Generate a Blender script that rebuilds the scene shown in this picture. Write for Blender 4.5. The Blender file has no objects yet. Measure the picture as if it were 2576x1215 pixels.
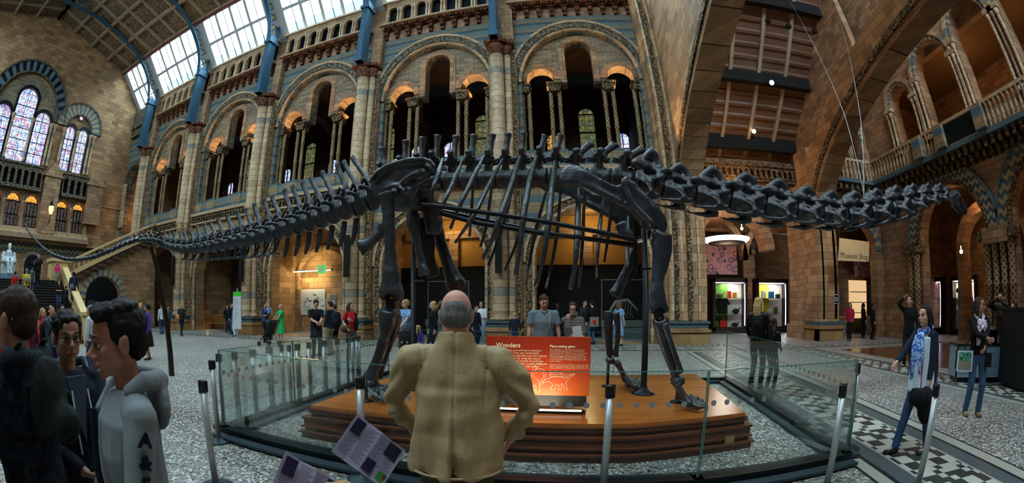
import bpy, math, random
import numpy as np
from mathutils import Vector, Matrix, Euler, noise
from mathutils.geometry import tessellate_polygon
R = math.radians
PI = math.pi
rnd = random.Random(7)
scene = bpy.context.scene
COL = scene.collection
scene.view_settings.view_transform = 'Standard'
scene.view_settings.look = 'None'
scene.view_settings.gamma = 1
scene.view_settings.use_curve_mapping = False
scene.view_settings.exposure = 0.45
scene.cycles.max_bounces = 7
scene.cycles.diffuse_bounces = 4
scene.cycles.glossy_bounces = 3
scene.cycles.transparent_max_bounces = 12
scene.cycles.caustics_reflective = False
scene.cycles.caustics_refractive = False
scene.cycles.sample_clamp_indirect = 4

# ------------------------------------------------------------------ materials
def lin(c):
    return tuple(((x / 12.92) if x <= .04045 else ((x + .055) / 1.055) ** 2.4) for x in c)
class NT:
    def __init__(s, name):
        s.m = bpy.data.materials.new(name); s.m.use_nodes = True
        s.t = s.m.node_tree; s.b = s.t.nodes['Principled BSDF']; s.out = s.t.nodes['Material Output']
    def n(s, typ, **kw):
        nd = s.t.nodes.new('ShaderNode' + typ)
        for k, v in kw.items():
            if k.startswith('i_'):
                nd.inputs[k[2:].replace('_', ' ')].default_value = v
            else: setattr(nd, k, v)
        return nd
    def l(s, a, b): s.t.links.new(a, b)
    def math(s, op, a, b=0.0, c=None):
        nd = s.n('Math', operation=op)
        for i, v in enumerate((a, b) if c is None else (a, b, c)):
            if isinstance(v, (int, float)): nd.inputs[i].default_value = v
            else: s.l(v, nd.inputs[i])
        return nd.outputs[0]
    def mix(s, f, a, b):
        nd = s.n('Mix', data_type='RGBA')
        for i, v in ((0, f), (6, a), (7, b)):
            if isinstance(v, (int, float)): nd.inputs[i].default_value = v
            elif isinstance(v, tuple): nd.inputs[i].default_value = (*v[:3], 1)
            else: s.l(v, nd.inputs[i])
        return nd.outputs[2]
    def pos(s, obj=False):
        if obj: return s.n('TexCoord').outputs['Object']
        return s.n('NewGeometry').outputs['Position']
    def xyz(s, v):
        nd = s.n('SeparateXYZ'); s.l(v, nd.inputs[0]); return nd.outputs
    def comb(s, x, y, z=0.0):
        nd = s.n('CombineXYZ')
        for i, v in enumerate((x, y, z)):
            if isinstance(v, (int, float)): nd.inputs[i].default_value = v
            else: s.l(v, nd.inputs[i])
        return nd.outputs[0]
    def noise(s, v, scale, detail=3, rough=.55):
        nd = s.n('TexNoise'); nd.inputs['Scale'].default_value = scale; nd.inputs['Detail'].default_value = detail
        nd.inputs['Roughness'].default_value = rough
        if v is not None: s.l(v, nd.inputs['Vector'])
        return nd.outputs[0]
    def ramp(s, f, pts):
        nd = s.n('ValToRGB'); cr = nd.color_ramp
        while len(cr.elements) < len(pts): cr.elements.new(.5)
        for e, (p, c) in zip(cr.elements, pts):
            e.position = p; e.color = (*c, 1) if isinstance(c, tuple) else (c, c, c, 1)
        s.l(f, nd.inputs[0]); return nd.outputs[0]
    def bump(s, h, strength=.3, dist=.02):
        nd = s.n('Bump'); nd.inputs['Strength'].default_value = strength; nd.inputs['Distance'].default_value = dist
        s.l(h, nd.inputs['Height']); s.l(nd.outputs[0], s.b.inputs['Normal'])
    def setc(s, c, rough=.6, metal=0.0, spec=.5):
        if isinstance(c, tuple): s.b.inputs['Base Color'].default_value = (*c, 1)
        else: s.l(c, s.b.inputs['Base Color'])
        s.b.inputs['Roughness'].default_value = rough; s.b.inputs['Metallic'].default_value = metal
        s.b.inputs['Specular IOR Level'].default_value = spec
        return s.m
MAT = {}
def plain(name, c, rough=.6, metal=0.0, var=.25, scale=6.0, bump=0.0, spec=.4):
    if name in MAT: return MAT[name]
    t = NT(name); c = lin(c)
    p = t.pos(True)
    n_ = t.noise(p, scale, 4)
    col = t.mix(n_, tuple(x * (1 - var) for x in c), tuple(min(1, x * (1 + var)) for x in c))
    t.setc(col, rough, metal, spec)
    if bump: t.bump(t.noise(p, scale * 5, 4), bump, .01)
    MAT[name] = t.m; return t.m
def emit(name, c, strength, pattern=None):
    if name in MAT: return MAT[name]
    t = NT(name); c = lin(c)
    t.setc((0, 0, 0), .5)
    t.b.inputs['Emission Color'].default_value = (*c, 1)
    t.b.inputs['Emission Strength'].default_value = strength
    MAT[name] = t.m; return t.m
def stone(name, c1, c2, mortar, bw=.62, bh=.29, bump=.55, rough=.75, stripe=None, var=.35):
    t = NT(name); P = t.xyz(t.pos())
    u = t.math('ADD', P[0], P[1]); v = P[2]
    uv = t.comb(u, v)
    wob = t.noise(t.pos(), 1.2, 2)
    br = t.n('TexBrick'); t.l(uv, br.inputs['Vector'])
    br.inputs['Scale'].default_value = 1; br.inputs['Mortar Size'].default_value = .008
    br.inputs['Mortar Smooth'].default_value = .3; br.inputs['Brick Width'].default_value = bw
    br.inputs['Row Height'].default_value = bh; br.offset = .5
    br.inputs['Color1'].default_value = (*lin(c1), 1); br.inputs['Color2'].default_value = (*lin(c2), 1)
    br.inputs['Mortar'].default_value = (*lin(mortar), 1)
    dirt = t.noise(t.pos(), .9, 5, .65); fine = t.noise(t.pos(), 14, 4, .6)
    col = t.mix(dirt, br.outputs[0], br.outputs[0])
    hs = t.n('HueSaturation'); t.l(br.outputs[0], hs.inputs['Color'])
    t.l(t.math('MULTIPLY_ADD', t.math('MULTIPLY', dirt, fine), var * 5.2, 1 - var * 1.3), hs.inputs['Value'])
    col = hs.outputs[0]
    if stripe:
        per, frac, sc, off = stripe
        m = t.math('LESS_THAN', t.math('FRACT', t.math('DIVIDE', t.math('ADD', v, off), per)), frac)
        col = t.mix(m, col, t.mix(fine, tuple(x * .6 for x in lin(sc)), tuple(x * 1.4 for x in lin(sc))))
    t.setc(col, rough, 0, .3)
    h = t.math('ADD', t.math('MULTIPLY', br.outputs['Fac'], -1.0), t.math('MULTIPLY', fine, .5))
    t.bump(h, bump, .02)
    MAT[name] = t.m; return t.m

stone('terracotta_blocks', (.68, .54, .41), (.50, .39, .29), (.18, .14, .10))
stone('terracotta_shaded', (.36, .28, .21), (.26, .20, .15), (.10, .08, .06))  # same terracotta with the interior shade put into its colour
stone('tympanum_brick', (.60, .54, .44), (.44, .40, .33), (.16, .14, .12), .5, .16)
stone('ashlar_front', (.72, .57, .41), (.54, .41, .29), (.26, .2, .14), .7, .34)
stone('spandrel_bands', (.62, .54, .40), (.52, .44, .33), (.2, .17, .13), .6, .24, stripe=(.78, .40, (.32, .40, .43), .1))
stone('plinth_stone', (.66, .50, .32), (.50, .37, .23), (.2, .14, .1), .9, .5, stripe=(5.0, .062, (.26, .33, .35), -.72))
def m_dots():
    t = NT('blue_dotted_bands'); P = t.xyz(t.pos()); u = t.math('ADD', P[0], P[1]); v = P[2]
    fr = t.math('FRACT', t.math('DIVIDE', v, .62))
    band = t.math('LESS_THAN', fr, .3)
    ck = t.n('TexChecker'); ck.inputs['Scale'].default_value = 1
    t.l(t.comb(t.math('MULTIPLY', u, 9), t.math('MULTIPLY', v, 14), .5), ck.inputs['Vector'])
    ck.inputs[1].default_value = (*lin((.30, .40, .44)), 1); ck.inputs[2].default_value = (*lin((.50, .53, .50)), 1)
    zz = t.math('GREATER_THAN', fr, .72)
    base = t.mix(zz, ck.outputs[0], lin((.27, .36, .40)))
    col = t.mix(band, base, lin((.52, .47, .38)))
    n_ = t.noise(t.pos(), 10, 4)
    col2 = t.mix(n_, (0, 0, 0), col)
    mx = t.n('Mix', data_type='RGBA', blend_type='MULTIPLY'); mx.inputs[0].default_value = .6
    t.l(col, mx.inputs[6]); t.l(t.ramp(n_, [(.2, .35), (.8, 1.3)]), mx.inputs[7])
    t.setc(mx.outputs[2], .7, 0, .3); t.bump(ck.outputs[1], .3, .02)
    MAT['blue_dotted_bands'] = t.m
m_dots()
def m_zig(name, c1, c2, pu, pv, off=0.0, rough=.7):
    t = NT(name); P = t.xyz(t.pos()); u = t.math('ADD', P[0], P[1]); v = P[2]
    tri = t.math('PINGPONG', u, pu)
    s_ = t.math('GREATER_THAN', t.math('FRACT', t.math('DIVIDE', t.math('ADD', t.math('ADD', v, off), t.math('MULTIPLY', tri, pv * .5 / pu)), pv)), .5)
    n_ = t.noise(t.pos(), 9, 4)
    t.setc(t.mix(s_, t.mix(n_, tuple(x * .6 for x in lin(c1)), tuple(x * 1.3 for x in lin(c1))), lin(c2)), rough, 0, .3)
    t.bump(s_, .3, .01)
    MAT[name] = t.m
m_zig('zigzag_tiles', (.62, .55, .38), (.25, .33, .35), .22, .42)
m_zig('zigzag_arch_stone', (.62, .58, .46), (.20, .29, .33), .16, .36)
def m_carved(name, c, c2, sc=9.0, bump=1.0):
    t = NT(name); p = t.pos()
    vo = t.n('TexVoronoi'); vo.inputs['Scale'].default_value = sc; t.l(p, vo.inputs['Vector'])
    d = t.math('ADD', vo.outputs[0], t.math('MULTIPLY', t.noise(p, sc * 2.2, 3), .6))
    t.setc(t.ramp(d, [(.25, lin(c)), (.95, lin(c2))]), .75, 0, .3)
    t.bump(t.math('MULTIPLY', d, -1), bump, .05)
    MAT[name] = t.m
m_carved('carved_stone', (.70, .58, .40), (.22, .17, .12))
m_carved('carved_grey', (.62, .56, .46), (.24, .22, .18), 8)
m_carved('carved_terracotta', (.62, .40, .27), (.30, .17, .11), 7)
def m_column(name, c, c2, band):
    t = NT(name); P = t.xyz(t.pos()); 
    row = t.math('FLOOR', t.math('DIVIDE', P[2], .34))
    wn = t.n('TexWhiteNoise', noise_dimensions='1D'); t.l(row, wn.inputs['W'])
    fr = t.math('FRACT', t.math('DIVIDE', P[2], .34)); joint = t.math('LESS_THAN', fr, .045)
    n_ = t.noise(t.pos(), 6, 4)
    col = t.mix(wn.outputs[0], lin(c), lin(c2))
    bb = t.math('GREATER_THAN', wn.outputs[0], .86)
    col = t.mix(bb, col, lin(band))
    mx = t.n('Mix', data_type='RGBA', blend_type='MULTIPLY'); mx.inputs[0].default_value = 1
    t.l(t.mix(joint, col, lin((.14, .11, .08))), mx.inputs[6]); t.l(t.ramp(n_, [(.25, .6), (.8, 1.25)]), mx.inputs[7])
    t.setc(mx.outputs[2], .6, 0, .4)
    t.bump(t.math('ADD', t.math('MULTIPLY', joint, -1), t.math('MULTIPLY', n_, .3)), .6, .02)
    MAT[name] = t.m
m_column('column_stone', (.76, .65, .51), (.62, .49, .37), (.50, .48, .43))
def m_twist(name, c, c2):
    t = NT(name); P = t.xyz(t.pos(True))
    an = t.math('ARCTAN2', P[1], P[0])
    a = t.math('SINE', t.math('ADD', t.math('MULTIPLY', an, 4), t.math('MULTIPLY', P[2], 26)))
    b = t.math('SINE', t.math('SUBTRACT', t.math('MULTIPLY', an, 4), t.math('MULTIPLY', P[2], 26)))
    s_ = t.math('MAXIMUM', a, b)
    t.setc(t.ramp(s_, [(0, lin(c2)), (1, lin(c))]), .65, 0, .3); t.bump(s_, .5, .02)
    MAT[name] = t.m
m_twist('patterned_shaft', (.66, .55, .40), (.34, .27, .19))
def m_floor():
    t = NT('pebble_terrazzo'); p = t.pos()
    vo = t.n('TexVoronoi'); vo.inputs['Scale'].default_value = 34; t.l(p, vo.inputs['Vector'])
    wn = t.n('SeparateColor'); t.l(vo.outputs['Color'], wn.inputs[0])
    chip = t.ramp(wn.outputs[0], [(0, lin((.14, .16, .17))), (.22, lin((.34, .36, .37))), (.40, lin((.55, .42, .32))), (.48, lin((.60, .60, .58))), (.72, lin((.84, .84, .82))), (.95, lin((.95, .94, .9)))])
    for e in t.t.nodes:
        if e.type == 'VALTORGB': e.color_ramp.interpolation = 'CONSTANT'
    edge = t.math('GREATER_THAN', vo.outputs['Distance'], .56)
    col = t.mix(edge, chip, lin((.55, .53, .49)))
    big = t.noise(p, .5, 4)
    mx = t.n('Mix', data_type='RGBA', blend_type='MULTIPLY'); mx.inputs[0].default_value = 1
    t.l(col, mx.inputs[6]); t.l(t.ramp(big, [(.3, .72), (.7, 1.0)]), mx.inputs[7])
    t.setc(mx.outputs[2], .42, 0, .5); t.bump(t.noise(p, 30, 2), .12, .005)
    MAT['pebble_terrazzo'] = t.m
m_floor()
def m_checker():
    # mosaic band: alternating rows of black and white tesserae panels, running along local Y
    t = NT('mosaic_checker'); P = t.xyz(t.pos(True)); x, y = P[0], P[1]
    def ck(sx, sy, ox=0.0, oy=0.0):
        a = t.math('FLOOR', t.math('MULTIPLY', t.math('ADD', x, ox), sx)); b = t.math('FLOOR', t.math('MULTIPLY', t.math('ADD', y, oy), sy))
        return t.math('MODULO', t.math('ABSOLUTE', t.math('ADD', a, b)), 2.0)
    big = ck(1 / .21, 1 / .21); small = ck(1 / .105, 1 / .105)
    cell = t.math('MODULO', t.math('ABSOLUTE', t.math('FLOOR', t.math('DIVIDE', x, .21))), 2.0)
    cell2 = t.math('MODULO', t.math('ABSOLUTE', t.math('FLOOR', t.math('DIVIDE', y, .42))), 2.0)
    m = t.mix(t.math('MULTIPLY', cell, cell2), big, small)
    te = t.math('MULTIPLY', t.math('GREATER_THAN', t.math('FRACT', t.math('MULTIPLY', x, 80)), .15), t.math('GREATER_THAN', t.math('FRACT', t.math('MULTIPLY', y, 80)), .15))
    col = t.mix(m, lin((.10, .11, .11)), lin((.80, .79, .74)))
    t.setc(t.mix(te, lin((.35, .35, .33)), col), .4, 0, .5)
    MAT['mosaic_checker'] = t.m
m_checker()
def m_wood(name, c1, c2, sx=1.2, sy=9.0, rough=.3, axis=0):
    t = NT(name); P = t.xyz(t.pos(True))
    v = t.comb(t.math('MULTIPLY', P[0], sx if axis == 0 else sy), t.math('MULTIPLY', P[1], sy if axis == 0 else sx), t.math('MULTIPLY', P[2], sy))
    n_ = t.noise(v, 2.2, 6, .65); n2 = t.noise(v, .5, 3)
    f = t.math('ADD', t.math('MULTIPLY', n_, .7), t.math('MULTIPLY', n2, .4))
    t.setc(t.ramp(f, [(.3, lin(c2)), (.72, lin(c1))]), rough, 0, .5)
    t.bump(n_, .08, .004)
    MAT[name] = t.m
m_wood('polished_orange_wood', (.80, .45, .16), (.52, .26, .09), rough=.22)
m_wood('dark_mahogany', (.46, .25, .15), (.25, .12, .07), rough=.35)
m_wood('parquet_floor', (.46, .30, .18), (.27, .16, .10), 1.0, 6.0, .22)
m_wood('bench_wood', (.62, .42, .20), (.42, .26, .12))
m_wood('ceiling_boards', (.46, .34, .26), (.30, .21, .16), 1, 5, .45)
def m_panel():
    t = NT('painted_ceiling_panels'); p = t.pos()
    vo = t.n('TexVoronoi', feature='DISTANCE_TO_EDGE'); vo.inputs['Scale'].default_value = 2.2
    w = t.n('VectorMath', operation='ADD'); t.l(p, w.inputs[0]); nn = t.n('TexNoise'); nn.inputs['Scale'].default_value = 1.8; t.l(nn.outputs[1], w.inputs[1])
    t.l(w.outputs[0], vo.inputs['Vector'])
    br = t.math('LESS_THAN', vo.outputs[0], .035)
    lf = t.math('GREATER_THAN', t.noise(p, 7, 4, .7), .60)
    n_ = t.noise(p, 1.2, 4)
    base = t.mix(n_, lin((.40, .33, .25)), lin((.56, .47, .36)))
    t.setc(t.mix(t.math('MAXIMUM', br, lf), base, lin((.25, .18, .13))), .7, 0, .3)
    MAT['painted_ceiling_panels'] = t.m
m_panel()
def m_stained(name, base, accent, strength, sc=3.0, lead=(.05, .07, .1)):
    t = NT(name); P = t.xyz(t.pos()); u = t.math('ADD', P[0], P[1])
    v = t.comb(u, P[2])
    vo = t.n('TexVoronoi', feature='DISTANCE_TO_EDGE'); vo.inputs['Scale'].default_value = sc * 2; t.l(v, vo.inputs['Vector'])
    vc = t.n('TexVoronoi'); vc.inputs['Scale'].default_value = sc * 2; t.l(v, vc.inputs['Vector'])
    sep = t.n('SeparateColor'); t.l(vc.outputs['Color'], sep.inputs[0])
    gx = t.math('LESS_THAN', t.math('FRACT', t.math('MULTIPLY', u, sc * .8)), .06)
    gz = t.math('LESS_THAN', t.math('FRACT', t.math('MULTIPLY', P[2], sc * .62)), .05)
    line = t.math('MAXIMUM', t.math('MAXIMUM', gx, gz), t.math('LESS_THAN', vo.outputs[0], .03))
    col = t.ramp(sep.outputs[0], [(0, lin(base[0])), (.5, lin(base[1])), (.8, lin(accent[0])), (.93, lin(accent[1]))])
    t.t.nodes[-1].color_ramp.interpolation = 'CONSTANT' if False else 'LINEAR'
    col = t.mix(line, col, lin(lead))
    t.setc((0.02, 0.02, 0.02), .4)
    t.l(col, t.b.inputs['Emission Color']); t.b.inputs['Emission Strength'].default_value = strength
    MAT[name] = t.m
m_stained('stained_glass_day', ((.80, .88, .97), (.68, .78, .92)), ((.80, .50, .58), (.40, .58, .85)), 1.35)
m_stained('stained_glass_amber', ((.95, .70, .30), (.70, .45, .18)), ((.40, .18, .08), (.90, .85, .50)), .8, 4)
m_stained('stained_glass_green', ((.45, .52, .35), (.55, .50, .22)), ((.25, .42, .42), (.75, .72, .50)), .45, 4)
m_stained('stained_glass_door', ((.30, .24, .18), (.50, .30, .14)), ((.45, .55, .65), (.10, .06, .05)), .35, 5)
plain('iron_blue', (.20, .36, .46), .45, .3, .2, 3)
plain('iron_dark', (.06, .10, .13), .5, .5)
plain('gilt', (.80, .65, .30), .35, .8)
plain('window_frame_white', (.70, .72, .72), .5)
plain('rib_cream', (.60, .54, .45), .6, 0, .2, 4)
plain('rib_red', (.45, .14, .14), .6)
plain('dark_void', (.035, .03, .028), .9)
plain('roof_lead', (.20, .28, .35), .6, 0, .15, 2)
plain('gallery_plaster', (.50, .38, .25), .8)
plain('interior_yellow', (.70, .52, .25), .8)
def m_glass():
    t = NT('clear_glass')
    tr = t.n('BsdfTransparent'); tr.inputs[0].default_value = (.93, .975, .965, 1)
    gl = t.n('BsdfGlossy'); gl.inputs['Roughness'].default_value = .02; gl.inputs[0].default_value = (1, 1, 1, 1)
    fr = t.n('Fresnel'); fr.inputs[0].default_value = 1.45
    mx = t.n('MixShader'); t.l(t.math('MULTIPLY', fr.outputs[0], .35), mx.inputs[0]); t.l(tr.outputs[0], mx.inputs[1]); t.l(gl.outputs[0], mx.inputs[2])
    t.l(mx.outputs[0], t.out.inputs[0]); MAT['clear_glass'] = t.m
    t = NT('green_edge_glass'); t.setc(lin((.30, .50, .46)), .1, 0, .6); MAT['green_edge_glass'] = t.m
m_glass()

# ------------------------------------------------------------------ mesh building
class MB:
    def __init__(s): s.v = []; s.f = []; s.mi = []; s.m = 0; s.sm = []; s.smooth = False
    def add(s, vs, fs):
        b = len(s.v); s.v += [tuple(v) for v in vs]
        for f in fs: s.f.append(tuple(i + b for i in f)); s.mi.append(s.m); s.sm.append(s.smooth)
    def box(s, c, d, rz=0.0, rot=None):
        hx, hy, hz = d[0] / 2, d[1] / 2, d[2] / 2
        M = (rot.to_matrix() if isinstance(rot, Euler) else rot) if rot is not None else Matrix.Rotation(rz, 3, 'Z')
        vs = [M @ Vector((x, y, z)) + Vector(c) for x in (-hx, hx) for y in (-hy, hy) for z in (-hz, hz)]
        s.add(vs, [(0, 1, 3, 2), (4, 6, 7, 5), (0, 4, 5, 1), (2, 3, 7, 6), (0, 2, 6, 4), (1, 5, 7, 3)]); return s
    def bb(s, a, b):
        return s.box([(a[i] + b[i]) / 2 for i in range(3)], [abs(b[i] - a[i]) for i in range(3)])
    def tube(s, pts, rad, n=10, up=None, cap=True, smooth=True, squash=None, sx=1.0):
        """pts: polyline; rad: float or list of float / (ra, rb); parallel frame with optional fixed up"""
        old = s.smooth; s.smooth = smooth
        pts = [Vector(p) for p in pts]; N = len(pts)
        if not isinstance(rad, (list, tuple)): rad = [rad] * N
        rings = []
        u0 = Vector(up) if up else None
        for i, p in enumerate(pts):
            d = (pts[min(i + 1, N - 1)] - pts[max(i - 1, 0)]).normalized()
            if u0 is None: u0 = Vector((0, 0, 1)) if abs(d.z) < .9 else Vector((1, 0, 0))
            a = d.cross(u0)
            if a.length < 1e-5: a = d.cross(Vector((.3, 1, .2)))
            a.normalize(); b = a.cross(d).normalized()
            if not up: u0 = b
            r = rad[i]; ra, rb = (r if isinstance(r, (tuple, list)) else (r, r))
            rings.append([p + a * ra * math.cos(t) + b * rb * math.sin(t) for t in [2 * PI * k / n for k in range(n)]])
        vs = [q for r in rings for q in r]; fs = []
        for i in range(N - 1):
            for k in range(n):
                k2 = (k + 1) % n; fs.append((i * n + k, i * n + k2, (i + 1) * n + k2, (i + 1) * n + k))
        s.add(vs, fs)
        if cap:
            s.smooth = False
            s.add(rings[0], [tuple(range(n))[::-1]]); s.add(rings[-1], [tuple(range(n))])
        s.smooth = old; return s
    def lathe(s, c, prof, n=16, smooth=True):
        s.tube([(c[0], c[1], c[2] + z) for r, z in prof], [max(r, .0005) for r, z in prof], n, up=(0, 1, 0), smooth=smooth) if False else s._lathe(c, prof, n, smooth); return s
    def _lathe(s, c, prof, n, smooth):
        old = s.smooth; s.smooth = smooth
        vs = []; fs = []
        for r, z in prof:
            for k in range(n): a = 2 * PI * k / n; vs.append((c[0] + r * math.cos(a), c[1] + r * math.sin(a), c[2] + z))
        for i in range(len(prof) - 1):
            for k in range(n): k2 = (k + 1) % n; fs.append((i * n + k, i * n + k2, (i + 1) * n + k2, (i + 1) * n + k))
        fs.append(tuple(range(n))[::-1]); fs.append(tuple((len(prof) - 1) * n + k for k in range(n)))
        s.add(vs, fs); s.smooth = old
    def ell(s, c, r, n=12, M=None):
        old = s.smooth; s.smooth = True
        vs = []; fs = []; m = max(4, n // 2 + 1)
        for i in range(m + 1):
            th = PI * i / m
            for k in range(n):
                a = 2 * PI * k / n; v = Vector((r[0] * math.sin(th) * math.cos(a), r[1] * math.sin(th) * math.sin(a), -r[2] * math.cos(th)))
                if M is not None: v = M @ v
                vs.append(v + Vector(c))
        for i in range(m):
            for k in range(n): k2 = (k + 1) % n; fs.append((i * n + k, i * n + k2, (i + 1) * n + k2, (i + 1) * n + k))
        s.add(vs, fs); s.smooth = old; return s
    def prism(s, poly, f, d0, d1, holes=()):
        """poly/holes in (u,v); f(u,v,d)->xyz"""
        loops = [list(poly)] + [list(h) for h in holes]
        flat = [p for l in loops for p in l]
        tri = tessellate_polygon([[Vector((p[0], p[1], 0)) for p in l] for l in loops])
        n = len(flat)
        s.add([f(u, v, d0) for u, v in flat] + [f(u, v, d1) for u, v in flat], [tuple(t) for t in tri] + [tuple(i + n for i in t)[::-1] for t in tri])
        for l in loops:
            m = len(l)
            s.add([f(u, v, d0) for u, v in l] + [f(u, v, d1) for u, v in l], [(i, (i + 1) % m, (i + 1) % m + m, i + m) for i in range(m)])
        return s
    def ring(s, cu, cv, r0, r1, f, d0, d1, a0=0.0, a1=PI, n=24, mats=None, ry=1.0):
        for k in range(n):
            if mats: s.m = mats[k % len(mats)]
            t0 = a0 + (a1 - a0) * k / n; t1 = a0 + (a1 - a0) * (k + 1) / n
            q = [(cu + r * math.cos(t), cv + r * ry * math.sin(t)) for r, t in ((r0, t0), (r1, t0), (r1, t1), (r0, t1))]
            vs = [f(u, v, d0) for u, v in q] + [f(u, v, d1) for u, v in q]
            fs = [(0, 1, 2, 3), (7, 6, 5, 4), (1, 5, 6, 2), (0, 3, 7, 4)]
            if k == 0: fs.append((0, 4, 5, 1))
            if k == n - 1: fs.append((3, 2, 6, 7))
            s.add(vs, fs)
        return s
    def build(s, name, mats, parent=None, loc=None, xf=None):
        me = bpy.data.meshes.new(name); me.from_pydata(s.v, [], s.f)
        if not isinstance(mats, (list, tuple)): mats = [mats]
        for m in mats: me.materials.append(MAT[m] if isinstance(m, str) else m)
        me.polygons.foreach_set('material_index', s.mi); me.polygons.foreach_set('use_smooth', s.sm)
        me.update(); me.validate()
        o = bpy.data.objects.new(name, me); COL.objects.link(o)
        if loc is not None: o.location = loc
        if parent is not None: o.parent = parent
        return o
def fixn(o):
    import bmesh
    bm = bmesh.new(); bm.from_mesh(o.data); bmesh.ops.recalc_face_normals(bm, faces=bm.faces); bm.to_mesh(o.data); bm.free(); return o
def tag(o, label=None, cat=None, group=None, kind=None):
    if label: o['label'] = label
    if cat: o['category'] = cat
    if group: o['group'] = group
    if kind: o['kind'] = kind
    return o
def empty(name, loc=(0, 0, 0), rz=0.0, label=None, cat=None, group=None, kind=None):
    o = bpy.data.objects.new(name, None); COL.objects.link(o); o.location = loc; o.rotation_euler = (0, 0, rz)
    o.empty_display_size = .1
    return tag(o, label, cat, group, kind)
KIDS = {}
def copy_tree(o, parent=None):
    c = o.copy(); COL.objects.link(c)
    if parent is not None: c.parent = parent
    for ch in [x for x in bpy.data.objects if x.parent == o]: copy_tree(ch, c)
    return c
def arch(cu, hw, z0, zs, n=16, ry=1.0):
    return [(cu - hw, z0), (cu + hw, z0)] + [(cu + hw * math.cos(PI * i / n), zs + hw * ry * math.sin(PI * i / n)) for i in range(n + 1)]
fY = lambda u, v, d: (u, d, v)      # wall facing -Y
fX = lambda u, v, d: (d, u, v)      # wall facing X
def evalmesh(o):
    dg = bpy.context.evaluated_depsgraph_get(); ev = o.evaluated_get(dg)
    return bpy.data.meshes.new_from_object(ev)
def remesh(mb, voxel, smooth=2, disp=None):
    """closed overlapping solids -> one organic mesh; returns mesh data"""
    me = bpy.data.meshes.new('tmp'); me.from_pydata(mb.v, [], mb.f); me.update()
    o = bpy.data.objects.new('tmp', me); COL.objects.link(o); fixn(o)
    r = o.modifiers.new('r', 'REMESH'); r.mode = 'VOXEL'; r.voxel_size = voxel
    if smooth:
        sm = o.modifiers.new('s', 'SMOOTH'); sm.iterations = smooth; sm.factor = .5
    m2 = evalmesh(o)
    bpy.data.objects.remove(o); bpy.data.meshes.remove(me)
    if disp is not None:
        n = len(m2.vertices); co = np.empty(n * 3); m2.vertices.foreach_get('co', co); co = co.reshape(-1, 3)
        no = np.empty(n * 3); m2.vertices.foreach_get('normal', no); no = no.reshape(-1, 3)
        co = disp(co, no); m2.vertices.foreach_set('co', co.reshape(-1)); m2.update()
    m2.polygons.foreach_set('use_smooth', [True] * len(m2.polygons))
    m2.materials.clear()
    return m2
def meshobj(name, me, mat, parent=None, loc=None):
    me.name = name
    me.materials.clear()
    for m in (mat if isinstance(mat, (list, tuple)) else [mat]): me.materials.append(MAT[m] if isinstance(m, str) else m)
    o = bpy.data.objects.new(name, me); COL.objects.link(o)
    if parent is not None: o.parent = parent
    if loc is not None: o.location = loc
    return o
def text_mb(txt, size, align='LEFT', depth=.002, spacing=1.0, bold=0.0):
    cu = bpy.data.curves.new('t', 'FONT'); cu.body = txt; cu.size = size; cu.extrude = depth; cu.align_x = align
    cu.space_line = spacing; cu.resolution_u = 2; cu.offset = bold
    o = bpy.data.objects.new('t', cu); COL.objects.link(o); me = evalmesh(o); bpy.data.objects.remove(o)
    return me
def text_obj(name, txt, size, mat, parent, loc, rot, align='LEFT', depth=.002, spacing=1.0, bold=0.0):
    o = meshobj(name, text_mb(txt, size, align, depth, spacing, bold), mat, parent)
    o.location = loc; o.rotation_euler = rot; return o
# ------------------------------------------------------------------ setting
# Camera stands at (0,0,1.6). The nave runs along X, its long arcaded wall stands at Y = 17.5.
BAYS = [0.95 - 7.2 * k for k in range(5)]          # bay centres
COLX = [-3 - 7.2 * k for k in range(5)]            # clustered columns
def S(o, kind='structure'): o['kind'] = kind; return o

# floor
fb = MB(); fb.bb((-37, -6.5, -.3), (36, 34, 0)); floor = S(fb.build('floor', 'pebble_terrazzo'))
def strip(name, x0, x1, y0, y1, mat, z=.004, rz=0.0, loc=(0, 0, 0)):
    m = MB(); m.bb((x0, y0, z - .003), (x1, y1, z)); o = m.build(name, mat, floor); o.location = loc; o.rotation_euler = (0, 0, rz); return o
plain('mosaic_white', (.62, .62, .57), .4, 0, .25, 40); plain('mosaic_grey', (.30, .33, .34), .4, 0, .35, 30); plain('mosaic_black', (.09, .10, .11), .4, 0, .3, 30)
RZ = -math.atan(.1)
for x0, x1, mt in ((2.72, 2.76, 'mosaic_black'), (2.76, 2.93, 'mosaic_white'), (2.93, 3.0, 'mosaic_black'), (3.0, 3.26, 'mosaic_grey'), (3.26, 3.3, 'mosaic_white'),
                   (4.14, 4.18, 'mosaic_white'), (4.18, 4.46, 'mosaic_grey'), (4.46, 4.52, 'mosaic_black'), (4.52, 4.74, 'mosaic_white'), (4.74, 4.78, 'mosaic_black')):
    strip('mosaic_stripe', x0, x1, -4, 14.6, mt, rz=RZ)
strip('mosaic_band', 3.3, 4.14, -4, 14.6, 'mosaic_checker', rz=RZ)
for y0, y1, mt in ((14.45, 14.6, 'mosaic_white'), (14.6, 14.7, 'mosaic_black'), (14.7, 15.0, 'mosaic_grey'), (15.7, 15.9, 'mosaic_grey'), (15.9, 16.1, 'mosaic_white')):
    strip('mosaic_stripe', -31, 18, y0, y1, mt, z=.006)
o = strip('mosaic_band', 0, .7, -18, 31, 'mosaic_checker', z=.006); o.rotation_euler = (0, 0, PI / 2); o.location = (0, 15.0, 0)
for x0, x1, mt in ((8.2, 8.4, 'mosaic_white'), (8.4, 8.6, 'mosaic_grey'), (9.5, 9.8, 'mosaic_grey'), (9.8, 10.0, 'mosaic_white')):
    strip('mosaic_stripe', x0, x1, -4, 14.4, mt, z=.005)
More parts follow.
